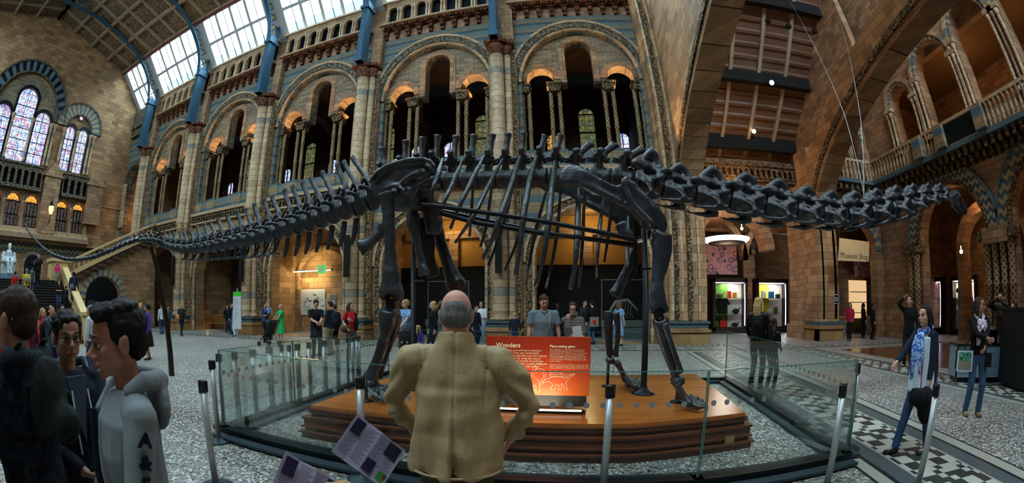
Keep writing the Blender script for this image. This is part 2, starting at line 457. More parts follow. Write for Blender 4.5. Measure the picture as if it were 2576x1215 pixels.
strip('mosaic_band', 8.6, 9.5, -4, 14.4, 'mosaic_checker', z=.005)
m = MB(); m.bb((10.6, -4, .0), (22, 13.6, .008)); S(m.build('parquet', 'parquet_floor', floor))

# ---- nave wall
wall_back = S(MB().build('wall_back', 'terracotta_blocks')) if False else None
m = MB()
holes = []
X0, X1 = -36.2, 4.6
for c in BAYS:
    holes.append(arch(c, 2.5, .02, 3.5, 20)); holes.append(arch(c, 2.85, 8.55, 12.3, 20, 1.08))
holes.append(arch(-34.1, 1.5, 7.5, 12.2, 14)); holes.append(arch(-33.9, 1.3, .02, 3.2, 12))
m.prism([(X0, 0), (X1, 0), (X1, 7.0), (X0, 7.0)], fY, 17.55, 18.35, [h for h in holes if h[0][1] < 5])
wall_back = S(m.build('wall_back', 'ashlar_front'))
m = MB(); m.prism([(X0, 7.0), (X1, 7.0), (X1, 16.45), (X0, 16.45)], fY, 17.55, 18.15, [h for h in holes if h[0][1] > 5]); m.build('spandrel_wall', 'blue_dotted_bands', wall_back)
m = MB(); m.prism([(X0, 16.45), (X1, 16.45), (X1, 19.2), (X0, 19.2)], fY, 17.6, 18.3); m.build('attic_wall', 'terracotta_blocks', wall_back)
for c in BAYS:
    a = MB(); a.ring(c, 3.5, 2.5, 2.62, fY, 17.40, 17.6, n=40); a.ring(c, 3.5, 2.9, 3.02, fY, 17.40, 17.6, n=40)
    for sx in (-1, 1): a.bb((c + sx * 2.5, 17.4, 0), (c + sx * 2.62, 17.6, 3.5))
    a.build('arch_moulding', 'column_stone', wall_back)
    a = MB(); a.ring(c, 3.5, 2.62, 2.9, fY, 17.46, 17.6, n=40)
    for sx in (-1, 1): a.bb((c + sx * 2.62, 17.46, .9), (c + sx * 2.9, 17.6, 3.5))
    a.build('carved_arch_band', 'carved_stone', wall_back)
    a = MB(); a.prism([(c - 3.5, 3.6), (c - 3.02, 3.6)] + [(c + 3.04 * math.cos(t), 3.5 + 3.04 * math.sin(t)) for t in [PI - i * PI / 20 for i in range(21)]] + [(c + 3.5, 3.6), (c + 3.5, 6.75), (c - 3.5, 6.75)], fY, 17.5, 17.58)
    a.build('spandrel', 'spandrel_bands', wall_back)
    a = MB(); a.ring(c, 12.3, 2.85, 2.98, fY, 17.42, 18.1, n=48, ry=1.08); a.build('lit_arch_soffit', 'carved_terracotta' if False else 'column_stone', wall_back)
    a = MB(); a.ring(c, 12.3, 2.98, 3.3, fY, 17.36, 17.6, n=48, ry=1.08); a.build('carved_arch_band', 'carved_grey', wall_back)
    a = MB(); a.ring(c, 12.3, 3.3, 3.42, fY, 17.32, 17.6, n=48, ry=1.08); a.build('hood_moulding', 'column_stone', wall_back)
    # tympanum with three openings
    t = MB(); hs = [arch(c + s * 1.95, .68, 12.3, 12.55, 14) for s in (-1, 1)] + [arch(c, .66, 12.3, 14.25, 14)]
    # merge holes to bottom edge: outline walk
    out = [(c - 2.9, 12.3)]
    for cx, hw, zs in ((c - 1.95, .68, 12.55), (c, .66, 14.25), (c + 1.95, .68, 12.55)):
        out += [(cx - hw, 12.3)] + [(cx - hw * math.cos(PI * i / 14), zs + hw * math.sin(PI * i / 14)) for i in range(15)] + [(cx + hw, 12.3)]
    out += [(c + 2.9, 12.3)] + [(c + 2.9 * math.cos(PI * i / 24), 12.3 + 2.9 * 1.08 * math.sin(PI * i / 24)) for i in range(1, 24)]
    t.prism(out, fY, 17.85, 18.45); t.build('tympanum', 'tympanum_brick', wall_back)
    for cx, hw, zs in ((c - 1.95, .68, 12.55), (c, .66, 14.25), (c + 1.95, .68, 12.55)):
        r = MB(); r.ring(cx, zs, hw, hw + .3, fY, 17.79, 17.9, n=20)
        if zs > 13:
            for s in (-1, 1): r.bb((cx + s * hw, 17.79, 12.35), (cx + s * (hw + .3), 17.9, zs))
        r.build('arch_voussoirs', 'terracotta_blocks', wall_back)
    # paired shafts carrying the tympanum
    for px in (-2.72, -1.3, 1.3, 2.72):
        w = .50 if abs(px) < 2 else .34
        cap = MB(); cap.prism([(c + px - w * .7, 12.3), (c + px + w * .7, 12.3), (c + px + w * .5, 11.85), (c + px - w * .5, 11.85)][::-1], fY, 17.72, 18.35)
        cap.bb((c + px - w * .78, 17.66, 12.22), (c + px + w * .78, 18.4, 12.34)); cap.build('capital', 'carved_stone', wall_back)
        for dx in (-.21, .21):
            sh = MB(); sh.lathe((0, 0, 0), [(.15, 0), (.15, .12), (.10, .2), (.10, 1.2), (.125, 1.24), (.125, 1.3), (.10, 1.34), (.10, 2.4), (.125, 2.44), (.125, 2.5), (.10, 2.54), (.10, 3.3)], 12)
            sh.build('shaft', 'patterned_shaft', wall_back, (c + px + dx * (1 if w > .4 else .75), 17.95, 8.6))
        ped = MB(); ped.bb((c + px - .42, 17.5, 7.75), (c + px + .42, 18.35, 8.62)); ped.build('pedestal', 'spandrel_bands', wall_back)
    # gallery parapet with little openings between the pedestals
    for s0, s1 in ((-2.3, -1.7), (-.88, .88), (1.7, 2.3)):
        g = MB(); n_ = max(2, int((s1 - s0) / .29)); p_ = (s1 - s0) / n_
        hs = [arch(c + s0 + p_ * (i + .5), p_ * .27, 7.85, 8.2, 6) for i in range(n_)]
        g.prism([(c + s0, 7.75), (c + s1, 7.75), (c + s1, 8.45), (c + s0, 8.45)], fY, 17.72, 17.86, hs)
        g.bb((c + s0, 17.66, 8.42), (c + s1, 17.95, 8.55)); g.build('parapet', 'carved_stone', wall_back)
# cornice under gallery: ledge + little corbel arches
for i, (a, b) in enumerate([(COLX[k] + .9, COLX[k] + 6.9) for k in range(5)] ):
    g = MB(); g.bb((a, 17.2, 7.55), (b, 17.75, 7.75)); g.bb((a, 17.3, 7.0), (b, 17.6, 7.08)); g.build('gallery_ledge', 'column_stone', wall_back)
    g = MB(); n_ = 22; p_ = (b - a) / n_
    g.prism([(a, 7.08), (b, 7.08), (b, 7.55), (a, 7.55)], fY, 17.3, 17.42, [arch(a + p_ * (j + .5), p_ * .3, 7.12, 7.34, 6) for j in range(n_)]); g.build('corbel_arcade', 'carved_stone', wall_back)
    # corbel table and attic arcade
    g = MB()
    n_ = 9; p_ = (b - a) / n_
    for j in range(n_ + 1):
        x = a + j * p_
        g.bb((x - .13, 17.12, 16.95), (x + .13, 17.6, 17.2)); g.bb((x - .12, 17.28, 16.72), (x + .12, 17.6, 16.95)); g.bb((x - .1, 17.42, 16.5), (x + .1, 17.6, 16.72))
    for j in range(n_): g.ring(a + (j + .5) * p_, 17.0, p_ * .5 - .13, p_ * .5, fY, 17.12, 17.5, n=8)
    g.build('corbel_table', 'carved_terracotta', wall_back)
    g = MB(); g.bb((a - .3, 16.98, 17.3), (b + .3, 17.7, 17.42)); g.bb((a - .3, 17.05, 19.15), (b + .3, 17.7, 19.3)); g.build('attic_string_course', 'column_stone', wall_back)
    g = MB(); n_ = 7; p_ = (b - a) / n_
    g.prism([(a, 17.4), (b, 17.4), (b, 19.16), (a, 19.16)], fY, 17.14, 17.34, [arch(a + p_ * (j + .5), p_ * .3, 17.45, 18.45, 10) for j in range(n_)]); g.build('attic_arcade', 'terracotta_blocks', wall_back)
    g = MB()
    for j in range(1, n_):
        for d in (-.08, .08): g.lathe((a + p_ * j + d, 17.08, 17.42), [(.085, 0), (.055, .08), (.055, .8), (.085, .95), (.1, 1.02)], 8)
    g.build('attic_colonnettes', 'column_stone', wall_back)
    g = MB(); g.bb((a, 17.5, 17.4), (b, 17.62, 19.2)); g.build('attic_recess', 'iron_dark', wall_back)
# narrow end bay
g = MB(); g.ring(-34.1, 12.2, 1.5, 1.9, fY, 17.4, 17.6, n=28); g.build('carved_arch_band', 'carved_grey', wall_back)
g = MB(); g.ring(-33.9, 3.2, 1.3, 1.6, fY, 17.4, 17.6, n=28); g.build('carved_arch_band', 'carved_stone', wall_back)
g = MB(); g.bb((-36, 17.1, 17.4), (-32.6, 17.5, 19.2)); g.bb((-36, 17.2, 16.6), (-32.6, 17.5, 17.3)); g.build('attic_wall', 'carved_grey', wall_back)
for x in (-35.75, -35.4, -32.75): 
    g = MB(); g.lathe((0, 0, 0), [(.2, 0), (.13, .2), (.13, 3.5), (.2, 3.7), (.22, 3.9)], 12); g.build('shaft', 'column_stone', wall_back, (x, 17.45, 8.3))

# ---- clustered columns
def cluster(x, lab):
    r = empty('clustered_column', (x, 17.1, 0), 0, lab, 'column', 'clustered columns between the arches')
    q = MB(); q.bb((-.62, -.55, 0), (.95, .5, .62)); q.bb((-.68, -.61, .55), (1.01, .5, .66)); q.bb((-.58, -.5, .66), (.9, .5, .9)); q.bb((-.64, -.57, .9), (.96, .5, .98)); q.build('plinth', 'plinth_stone', r)
    for (dx, dy, rr, nm) in ((0, -.05, .33, 'shaft'), (.5, .06, .16, 'side_shaft')):
        q = MB()
        q.lathe((dx, dy, .98), [(rr + .12, 0), (rr + .1, .1), (rr + .02, .2), (rr, .3), (rr, 6.1), (rr + .07, 6.2), (rr + .07, 6.4), (rr, 6.5), (rr, 12.9)], 24 if rr > .2 else 12)
        q.build(nm, 'column_stone', r)
    q = MB(); q.bb((.2, .15, .98), (.9, .5, 14.2)); q.bb((-.45, .15, .98), (.2, .5, 14.2)); q.build('pier', 'carved_stone' if False else 'terracotta_blocks', r)
    q = MB(); q.bb((.68, .09, .98), (.86, .16, 14.0)); q.build('zigzag_band', 'carved_stone', r)
    for (dx, rr) in ((0, .33), (.5, .16)):
        q = MB(); q.lathe((dx, -.05 if dx == 0 else .06, 13.75), [(rr + .03, 0), (rr + .02, .1), (rr + .08, .3), (rr + .16, .62)], 16); q.bb((dx - rr - .2, -.05 - rr - .2, 14.35), (dx + rr + .2, .5, 14.5)); q.build('capital', 'carved_terracotta', r)
    q = MB(); q.bb((.28, .05, 14.45), (.85, .5, 17.3)); q.build('upper_pilaster', 'terracotta_blocks', r)
    return r
names = ['clustered stone column behind the ribs, right of the orange panel', 'clustered stone column behind the hip bone with its thick tail of bones crossing', 'clustered stone column with a slim black speaker, between the map room and the bench',
         'clustered stone column with a slim black speaker, behind the woman with the tan bag', 'clustered stone column farthest left, near the stair and end wall']
cols = [cluster(x, n) for x, n in zip(COLX, names)]

# ---- rooms behind the wall
m = MB(); m.bb((-36, 18.1, 7.2), (9.3, 26, 7.4)); m.build('gallery_floor', 'gallery_plaster', wall_back)
m = MB(); m.bb((-36, 18.1, 6.4), (9.3, 26, 6.5)); m.build('aisle_ceiling', 'gallery_plaster', wall_back)
wall_rear = None
wh = []
for c in BAYS:
    wh += [arch(c + .55, .62, 9.2, 14.5, 10), arch(c - 1.8, .5, 9.4, 12.7, 10), arch(c + 2.9, .5, 9.4, 12.7, 10)]
m = MB(); m.prism([(-36, 7.4), (9.3, 7.4), (9.3, 17), (-36, 17)], fY, 26, 26.4, wh); wall_rear = S(m.build('wall_rear', 'terracotta_shaded'))
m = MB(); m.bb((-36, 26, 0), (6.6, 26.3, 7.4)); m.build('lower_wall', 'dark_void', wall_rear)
m = MB(); m.bb((-36, 18.2, 16.4), (9.3, 26.4, 16.6)); m.build('gallery_ceiling', 'terracotta_shaded', wall_rear)
wn = 0
for ci, c in enumerate(BAYS):
    for dx, hw, z0, zs, mt in ((.55, .62, 9.2, 14.5, 'stained_glass_green'), (-1.8, .5, 9.4, 12.7, 'stained_glass_amber'), (2.9, .5, 9.4, 12.7, 'stained_glass_day')):
        wn += 1
        if ci > 0: mt = 'stained_glass_day' if dx != .55 else 'stained_glass_green'
        if ci > 2 and dx != .55: mt = 'stained_glass_day'
        w = MB(); w.prism(arch(c + dx, hw, z0, zs, 10), fY, 26.15, 26.18); w = S(w.build('window_%d' % wn, mt))
        f = MB(); f.ring(c + dx, zs, hw - .07, hw + .12, fY, 25.95, 26.1, n=14)
        for s in (-1, 1): f.bb((c + dx + s * (hw - .04) - .05, 25.95, z0), (c + dx + s * (hw - .04) + .05, 26.1, zs))
        for zz in np.arange(z0 + 1.2, zs + .2, 1.4): f.bb((c + dx - hw, 26.0, zz - .03), (c + dx + hw, 26.12, zz + .03))
        f.bb((c + dx - .03, 26.0, z0), (c + dx + .03, 26.1, zs + hw)) if mt == 'stained_glass_day' else None
        f.build('window_frame', 'iron_dark', w)
    # cross arches inside the gallery
    for sx in (-3.4,):
        g = MB(); g.prism([(18.3, 7.4), (19.0, 7.4), (19.0, 11.6)] + [(22.4 - 3.4 * math.cos(PI * i / 16), 11.6 + 3.4 * math.sin(PI * i / 16)) for i in range(17)] + [(25.8, 7.4), (26.1, 7.4), (26.1, 16.5), (18.3, 16.5)], fX, c + sx - .3, c + sx + .3); g.build('cross_arch', 'terracotta_shaded', wall_rear)
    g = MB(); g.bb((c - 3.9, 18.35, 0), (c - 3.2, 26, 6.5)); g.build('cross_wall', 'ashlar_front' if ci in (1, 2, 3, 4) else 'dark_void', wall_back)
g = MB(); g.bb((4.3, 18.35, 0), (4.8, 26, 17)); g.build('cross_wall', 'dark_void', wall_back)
# room contents at ground level: cream upper walls and black sheets standing in for the shade below in the first two bays, map room in third
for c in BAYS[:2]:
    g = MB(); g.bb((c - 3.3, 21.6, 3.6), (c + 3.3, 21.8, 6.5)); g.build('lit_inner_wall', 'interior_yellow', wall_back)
    g = MB(); g.bb((c - 3.3, 21.3, 0), (c + 3.3, 21.45, 3.75)); g.build('shade_sheet', 'dark_void', wall_back)
    g = MB(); g.bb((c - .3, 21.2, 3.7), (c + .2, 21.6, 5.6)); g.bb((c - 2.9, 21.2, 5.3), (c + 3, 21.7, 5.7)); g.bb((c + 2.2, 21.2, 3.7), (c + 2.45, 21.6, 5.4)); g.build('inner_pilasters', 'terracotta_blocks', wall_back)
c = BAYS[2]
g = MB(); g.prism([(c - 3.3, 0), (c + 3.3, 0), (c + 3.3, 6.5), (c - 3.3, 6.5)], fY, 21.0, 21.3, [arch(c + 1.85, .5, .02, 2.3, 8)]); g.build('map_room_wall', 'ashlar_front', wall_back)
g = MB(); g.ring(c - .9, 3.0, 2.0, 2.3, fY, 20.7, 21.05, n=30)
for s in (-1, 1): g.bb((c - .9 + s * 2.0, 20.7, 0), (c - .9 + s * 2.3, 21.05, 3.0))
g.build('inner_arch', 'terracotta_blocks', wall_back)
for c in BAYS[3:]:
    g = MB(); g.bb((c - 3.3, 21.6, 0), (c + 3.3, 21.8, 6.5)); g.build('aisle_rear_wall', 'terracotta_shaded', wall_back)

# ---- end wall (far left), plane X = -36
EX = -35.8
wl = [(5.9, .95, 12.2, 17.2, 'a'), (4.0 - .05, .75, 11.8, 15.6, 'b'), (7.85, .75, 12.2, 15.8, 'b'), (2.2, .6, 11.8, 14.4, 'b'), (10.8, .5, 12.3, 15.6, 'c'), (12.15, .5, 12.3, 15.6, 'c')]
el = [(11.35, .6, 7.4, 9.3, 'd'), (13.0, .6, 7.4, 9.3, 'd'), (4.9, .65, 7.4, 9.3, 'd'), (6.65, .65, 7.4, 9.3, 'd'), (8.4, .65, 7.4, 9.3, 'd'), (3.1, .65, 7.4, 9.3, 'd')]
prof = [(-6, 0), (26.4, 0), (26.4, 17), (17.9, 17), (17.9, 19.0), (14.4, 22.6), (5.8, 25.2), (-3, 22.6), (-6, 19)]
m = MB(); m.prism(prof, fX, EX - .8, EX, [arch(y, w, z0, zs, 12) for y, w, z0, zs, k in wl + el]); wall_left = S(m.build('wall_left', 'ashlar_front'))
for y, w, z0, zs, k in wl:
    wn += 1; q = MB(); q.prism(arch(y, w, z0, zs, 12), fX, EX - .4, EX - .35); q = S(q.build('window_%d' % wn, 'stained_glass_day'))
    f = MB(); f.ring(y, zs, w - .05, w + .2, fX, EX - .1, EX + .1, n=20)
    for s in (-1, 1): f.bb((EX - .1, y + s * (w + .06) - .1, z0), (EX + .1, y + s * (w + .06) + .1, zs))
    for zz in np.arange(z0 + .9, zs + .3, .9): f.bb((EX - .36, y - w, zz - .025), (EX - .3, y + w, zz + .025))
    f.bb((EX - .36, y - .02, z0), (EX - .3, y + .02, zs + w)); f.build('window_frame', 'iron_dark', q)
for y, w, z0, zs, k in el:
    wn += 1; q = MB(); q.prism(arch(y, w, z0, zs, 12), fX, EX - .4, EX - .35); q = S(q.build('window_%d' % wn, 'stained_glass_door'))
    f = MB(); f.prism([(y + (w - .1) * math.cos(PI * i / 10), zs + (w - .1) * math.sin(PI * i / 10)) for i in range(11)], fX, EX - .34, EX - .3); f.build('fanlight', emit('amber_fanlight', (1.0, .62, .25), 1.2), q)
    f = MB()
    for dy in np.linspace(-w, w, 5): f.bb((EX - .36, y + dy - .03, z0), (EX - .26, y + dy + .03, zs + .1))
    for zz in (z0 + .05, z0 + .9, zs): f.bb((EX - .36, y - w, zz - .04), (EX - .26, y + w, zz + .04))
    for i in range(5): a_ = PI * (i + .5) / 5; f.tube([(EX - .28, y, zs), (EX - .28, y + w * math.cos(a_), zs + w * math.sin(a_))], .02, 5)
    f.build('window_frame', 'iron_dark', q)
    r = MB(); r.ring(y, zs, w, w + .22, fX, EX - .02, EX + .14, n=18, mats=[0, 1]); r.build('arch_voussoirs', ['mosaic_grey', 'terracotta_blocks'], wall_left)
plain('voussoir_blue', (.34, .42, .46), .7); plain('voussoir_cream', (.66, .56, .40), .7)
g = MB(); g.ring(11.5, 15.9, 1.35, 2.25, fX, EX, EX + .18, n=26, mats=[0, 1]); g.build('banded_arch', ['voussoir_blue', 'voussoir_cream'], wall_left)
g = MB(); g.ring(11.5, 15.9, 2.25, 2.4, fX, EX, EX + .26, n=26); g.ring(11.5, 15.9, 1.2, 1.35, fX, EX, EX + .26, n=26); g.ring(11.5, 17.0, .2, .34, fX, EX, EX + .1, 0, 2 * PI, 16); g.build('hood_moulding', 'carved_grey', wall_left)
g = MB(); g.prism([(11.5 + .22 * math.cos(2 * PI * i / 14), 17.0 + .22 * math.sin(2 * PI * i / 14)) for i in range(14)], fX, EX, EX + .02); g.build('oculus', 'stained_glass_day', wall_left)
g = MB(); g.ring(5.9, 15.9, 3.15, 3.9, fX, EX, EX + .16, n=34, mats=[0, 1], ry=1.15); g.build('banded_arch', ['voussoir_blue', 'iron_dark'], wall_left)
g = MB(); g.ring(5.9, 15.9, 3.9, 4.05, fX, EX, EX + .24, n=34, ry=1.15); g.ring(5.9, 15.9, 3.0, 3.15, fX, EX, EX + .3, n=34, ry=1.15); g.build('hood_moulding', 'carved_grey', wall_left)
g = MB(); g.prism([(5.9 + 2.95 * math.cos(PI * i / 24), 15.7 + 3.4 * math.sin(PI * i / 24)) for i in range(25)] + [(2.95, 12), (8.85, 12)], fX, EX + .0, EX + .03, [arch(y, w + .2, z0, zs, 12) for y, w, z0, zs, k in wl if y < 9 and y > 3]); g.build('dark_tympanum', 'tympanum_brick', wall_left)
for y in (3.1, 4.95, 6.85, 8.75, 9.1, 10.1, 11.47, 12.85, 13.2):
    g = MB(); g.lathe((0, 0, 0), [(.2, 0), (.12, .15), (.12, 3.1), (.18, 3.3), (.22, 3.5)], 10); g.build('shaft', 'column_stone', wall_left, (EX + .2, y, 12.2))
# blind arcades (two balconies) between z 9.9 and 11.6
for y0, y1, n_, zb in ((2.0, 8.9, 11, 10.3), (10.9, 13.5, 4, 10.3)):
    g = MB(); p_ = (y1 - y0) / n_
    g.prism([(y0, zb), (y1, zb), (y1, zb + 1.6), (y0, zb + 1.6)], fX, EX + .35, EX + .5, [arch(y0 + p_ * (j + .5), p_ * .32, zb + .1, zb + 1.05, 8) for j in range(n_)])
    g.bb((EX, y0, zb + 1.6), (EX + .6, y1, zb + 1.75)); g.bb((EX, y0, zb - .2), (EX + .6, y1, zb)); g.build('balcony_arcade', 'carved_grey', wall_left)
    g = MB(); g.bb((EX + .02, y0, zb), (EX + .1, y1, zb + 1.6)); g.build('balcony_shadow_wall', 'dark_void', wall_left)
for y in (9.9, 14.2):
    g = MB(); g.bb((EX, y - .75, 8.2 if y > 12 else 7.0), (EX + .7, y + .75, 11.4)); g.prism([(y - .95, 11.4), (y + .95, 11.4), (y, 12.7)], fX, EX, EX + .8); g.build('gabled_pier', 'terracotta_blocks', wall_left)
g = MB(); g.bb((EX, -6, 6.3), (EX + .5, 17.5, 6.5)); g.bb((EX, -6, 9.9), (EX + .12, 17.5, 10.05)); g.bb((EX, -6, 6.5), (EX + .9, 14, 6.9)); g.bb((EX, -6, 6.9), (EX + .5, 14, 7.3)); g.build('string_course', 'column_stone', wall_left)
g = MB(); g.bb((EX, -6, 5.55), (EX + .06, 17.5, 6.3)); g.build('zigzag_frieze', 'zigzag_tiles', wall_left)
for y, z0, z1 in ((3.1 + .9, 6.9, 9.2), (5.77, 6.9, 9.2), (7.52, 6.9, 9.2), (9.2, 6.9, 9.2), (10.6, 6.9, 9.2), (12.17, 6.9, 9.2), (13.8, 6.9, 9.2)):
    g = MB(); g.lathe((0, 0, 0), [(.2, 0), (.2, .5), (.13, .6), (.13, 1.8), (.19, 2.1), (.2, 2.35)], 10); g.build('shaft', 'patterned_shaft', wall_left, (EX + .25, y, 6.95))

# ---- roof
def roofpt(t, side):       # side +1 nave wall side, -1 camera side
    prof_ = [(11.7, 19.2), (8.6, 22.65), (0, 25.1)]
    return prof_
def ry(y): return 5.8 + y
CEIL = None
sec = [(11.7, 19.2), (8.7, 22.6), (0, 25.0)]
for side in (1, -1):
    m = MB()
    # boarding above knee
    y0, z0 = ry(side * 8.7), 22.6; y1, z1 = 5.8, 25.0
    m.prism([(y0, z0), (y1, z1), (y1, z1 + .2), (y0, z0 + .2)], fX, -36.5, 4.7)
    o = m.build('ceiling' if CEIL is None else 'ceiling_slope', 'painted_ceiling_panels', CEIL)
    if CEIL is None: CEIL = S(o)
    nr = 2 if side == 1 else 2
    g = MB()
    dy, dz = (y1 - y0), (z1 - z0)
    for fr_ in (0, .25, .5, .75, 1.0):
        y, z = y0 + dy * fr_, z0 + dz * fr_
        g.bb((-36, y - .12, z - .22), (4.6, y + .12, z + .05))
    for xi in np.arange(-36, 4.7, 1.8):
        for a in (0,):
            g.prism([(y0, z0 - .2), (y1, z1 - .2), (y1, z1 + .02), (y0, z0 + .02)], fX, xi - .1, xi + .1)
    g.build('ceiling_ribs', 'rib_cream', CEIL)
    g = MB(); g.bb((-36, y0 - .06, z0 - .3), (4.6, y0 + .1, z0 - .12)); g.bb((-36, 5.7, 24.7), (4.6, 5.9, 24.8)); g.build('red_ceiling_band', 'rib_red', CEIL)
    # sloped skylight zone: frames, mullions, panes
    ya, za = ry(side * 11.75), 19.25; yb, zb = ry(side * 8.75), 22.5
    def sl(x, t, d=0.0):   # t 0..1 up the slope, d outward
        n = Vector((0, side * 3.25, 3.0)).normalized()
        return Vector((x, ya + (yb - ya) * t, za + (zb - za) * t)) + n * d
    xs = COLX[::-1] + [4.2]
    spans = [(-36, -31.8)] + [(xs[i], xs[i + 1]) for i in range(len(xs) - 1)]
    for (a, b) in spans:
        wn += 1
        g = MB()
        def slab(x0_, x1_, t0, t1, d0, d1):
            vs = [sl(x, t, d) for x in (x0_, x1_) for t in (t0, t1) for d in (d0, d1)]
            g.add(vs, [(0, 1, 3, 2), (4, 6, 7, 5), (0, 4, 5, 1), (2, 3, 7, 6), (0, 2, 6, 4), (1, 5, 7, 3)])
        slab(a + .7, b - .7, .03, .97, .1, .12)
        w = S(g.build('window_%d' % wn, 'clear_glass'))
        g = MB(); slab(a, a + .75, 0, 1, .0, .2); slab(b - .75, b, 0, 1, .0, .2); slab(a, b, -.02, .05, 0, .2); slab(a, b, .95, 1.02, 0, .2)
        n_ = 4 if b - a > 5 else 3
        for i in range(1, n_): x = a + .7 + (b - a - 1.4) * i / n_; slab(x - .11, x + .11, 0, 1, .0, .16)
        slab(a + .6, b - .6, .475, .525, .02, .16); g.build('window_frame', 'window_frame_white', w)
        g = MB()
        for i in range(n_): x = a + .7 + (b - a - 1.4) * (i + .5) / n_; slab(x - .02, x + .02, 0, 1, .06, .12)
        g.build('glazing_bars', 'iron_dark', w)
        lo, hi = sl((a + b) / 2, .5, .35), None
        L = bpy.data.lights.new('skylight_portal', 'AREA'); L.shape = 'RECTANGLE'; L.size = b - a - 1.2; L.size_y = 4.3; L.cycles.is_portal = True
        lo_ = bpy.data.objects.new('skylight_portal', L); COL.objects.link(lo_); lo_.location = lo
        nrm = Vector((0, side * 3.25, 3.0)).normalized()
        lo_.rotation_euler = nrm.to_track_quat('Z', 'X').to_euler()
# outer parapet of neighbouring roof seen through the glass
g = MB(); g.bb((-42, 23.5, 16), (10, 24.3, 27.3)); S(g.build('trim_1', 'roof_lead'))
g = MB(); g.bb((-42, 17.9, 18.9), (10, 27, 19.0)); S(g.build('trim_2', 'roof_lead'))
g = MB(); g.bb((-36.5, -6.5, 0), (20, -6.1, 19.2)); wall_front = S(g.build('wall_front', 'terracotta_blocks'))

# ---- iron trusses (one per column)
tl = ['blue iron roof truss over the column behind the ribs', 'blue iron roof truss over the column left of the hip bone', 'blue iron roof truss over the column beside the map room', 'blue iron roof truss over the second column from the stair', 'blue iron roof truss nearest the stained glass end wall']
for x, lab in zip(COLX, tl):
    t = empty('roof_truss', (x, 5.8, 14.5), 0, lab, 'roof truss', 'blue iron roof trusses')
    op = []; ip = []
    for i in range(25):
        a = PI / 2 * i / 24
        op.append((11.2 * math.cos(a) ** .82 if i < 24 else 0, 4.3 + 6.0 * math.sin(a) ** .95)); ip.append((10.35 * math.cos(a) ** .82 if i < 24 else 0, 4.0 + 5.5 * math.sin(a) ** .95))
    for s in (-1, 1):
        for P_ in (op, ip):
            c = MB()
            for i in range(24):
                (ya, za), (yb, zb) = P_[i], P_[i + 1]
                c.prism([(s * ya, za), (s * yb, zb), (s * yb, zb - .13), (s * ya, za - .13)], fX, -.17, .17)
            c.build('chord_' if False else 'chord', 'iron_blue', t)
        w = MB()
        for i in range(24):
            a, b = (op[i], ip[i + 1]) if i % 2 else (ip[i], op[i + 1])
            w.tube([(0, s * a[0], a[1] - .1), (0, s * b[0], b[1] - .1)], .045, 5, smooth=False)
        w.build('lattice', 'iron_blue', t)
        w = MB()
        for i in range(1, 23, 2): a = op[i]; b = ip[i]; w.ell((0, s * (a[0] + b[0]) / 2, (a[1] + b[1]) / 2 - .05), (.05, .12, .12), 8)
        w.build('gilt_leaves', 'gilt', t)
        p = MB(); p.bb((-.17, s * 10.75 - .35, 0), (.17, s * 10.75 + .35, 4.5)); p.bb((-.28, s * 10.75 - .45, 3.9), (.28, s * 10.75 + .45, 4.1)); p.bb((-.24, s * 10.75 - .42, 0), (.24, s * 10.75 + .4, .25))
        p.build('post', 'iron_blue', t)
        rv = MB()
        for zz in np.arange(.35, 3.9, .22):
            for xx in (-.12, .12): rv.ell((xx, s * 10.4 - (0.0 if s > 0 else -.0), zz), (.02, .02, .02), 5)
        rv.build('rivets', 'iron_dark', t)

# ---- big arch piers and transverse arches
def earch(cy, hw, zs, h, n=30): return [(cy + hw * math.cos(PI * i / n), zs + h * math.sin(PI * i / n)) for i in range(n + 1)]
PIER = None
def transverse(xa, xb, nm, carve_face, rzs, hw=11.0, h=5.3, zs=5.2, ztop=25.5, mat='ashlar_front'):
    top = [(17.7, ztop), (-6.1, ztop)] if ztop > 20 else [p for p in earch(5.8, 13.1, 5.2, 6.9, 48) if -6.1 < p[0] < 17.7]
    out = [(17.7, 0)] + top + [(-6.1, 0), (5.8 - hw, 0)] + earch(5.8, hw, zs, h)[::-1] + [(5.8 + hw, 0)]
    m = MB(); m.prism(out, fX, xa, xb); o = S(m.build(nm, mat))
    for x in rzs:
        g = MB()
        a = earch(5.8, hw, zs, h, 60)
        for i in range(60):
            (y0, z0), (y1, z1) = a[i], a[i + 1]
            n0 = Vector((y0 - 5.8, (z0 - zs) * 2)).normalized(); n1 = Vector((y1 - 5.8, (z1 - zs) * 2)).normalized()
            q = [(y0 + n0.x * .25, z0 + n0.y * .25), (y0 + n0.x * .5, z0 + n0.y * .5), (y1 + n1.x * .5, z1 + n1.y * .5), (y1 + n1.x * .25, z1 + n1.y * .25)]
            g.prism(q, fX, x[0], x[1])
        g.build('carved_arch_band', 'carved_stone', o)
    return o
wall_arch_a = transverse(4.7, 5.75, 'trim_3', True, [(4.62, 4.72), (5.73, 5.83)])
g = MB()
g.bb((3.95, 16.3, 0), (5.75, 17.7, .62)); g.bb((3.9, 16.22, .55), (5.8, 17.7, .66)); g.bb((3.98, 16.35, .62), (5.72, 17.7, .9)); g.bb((3.92, 16.28, .9), (5.78, 17.7, .99)); g.build('pier_plinth', 'plinth_stone', wall_arch_a)
g = MB(); g.bb((4.05, 16.45, .98), (4.75, 17.7, 25)); g.bb((3.95, 16.9, .98), (4.1, 17.7, 25)); g.bb((4.75, 16.5, .98), (5.7, 17.6, 5.5)); g.build('pier_core', 'ashlar_front', wall_arch_a)
for x in (4.35, 4.95): 
    g = MB(); g.bb((x - .09, 16.36, 1.1), (x + .09, 16.5, 24.5 if x < 4.5 else 6)); g.build('carved_strip', 'carved_stone', wall_arch_a)
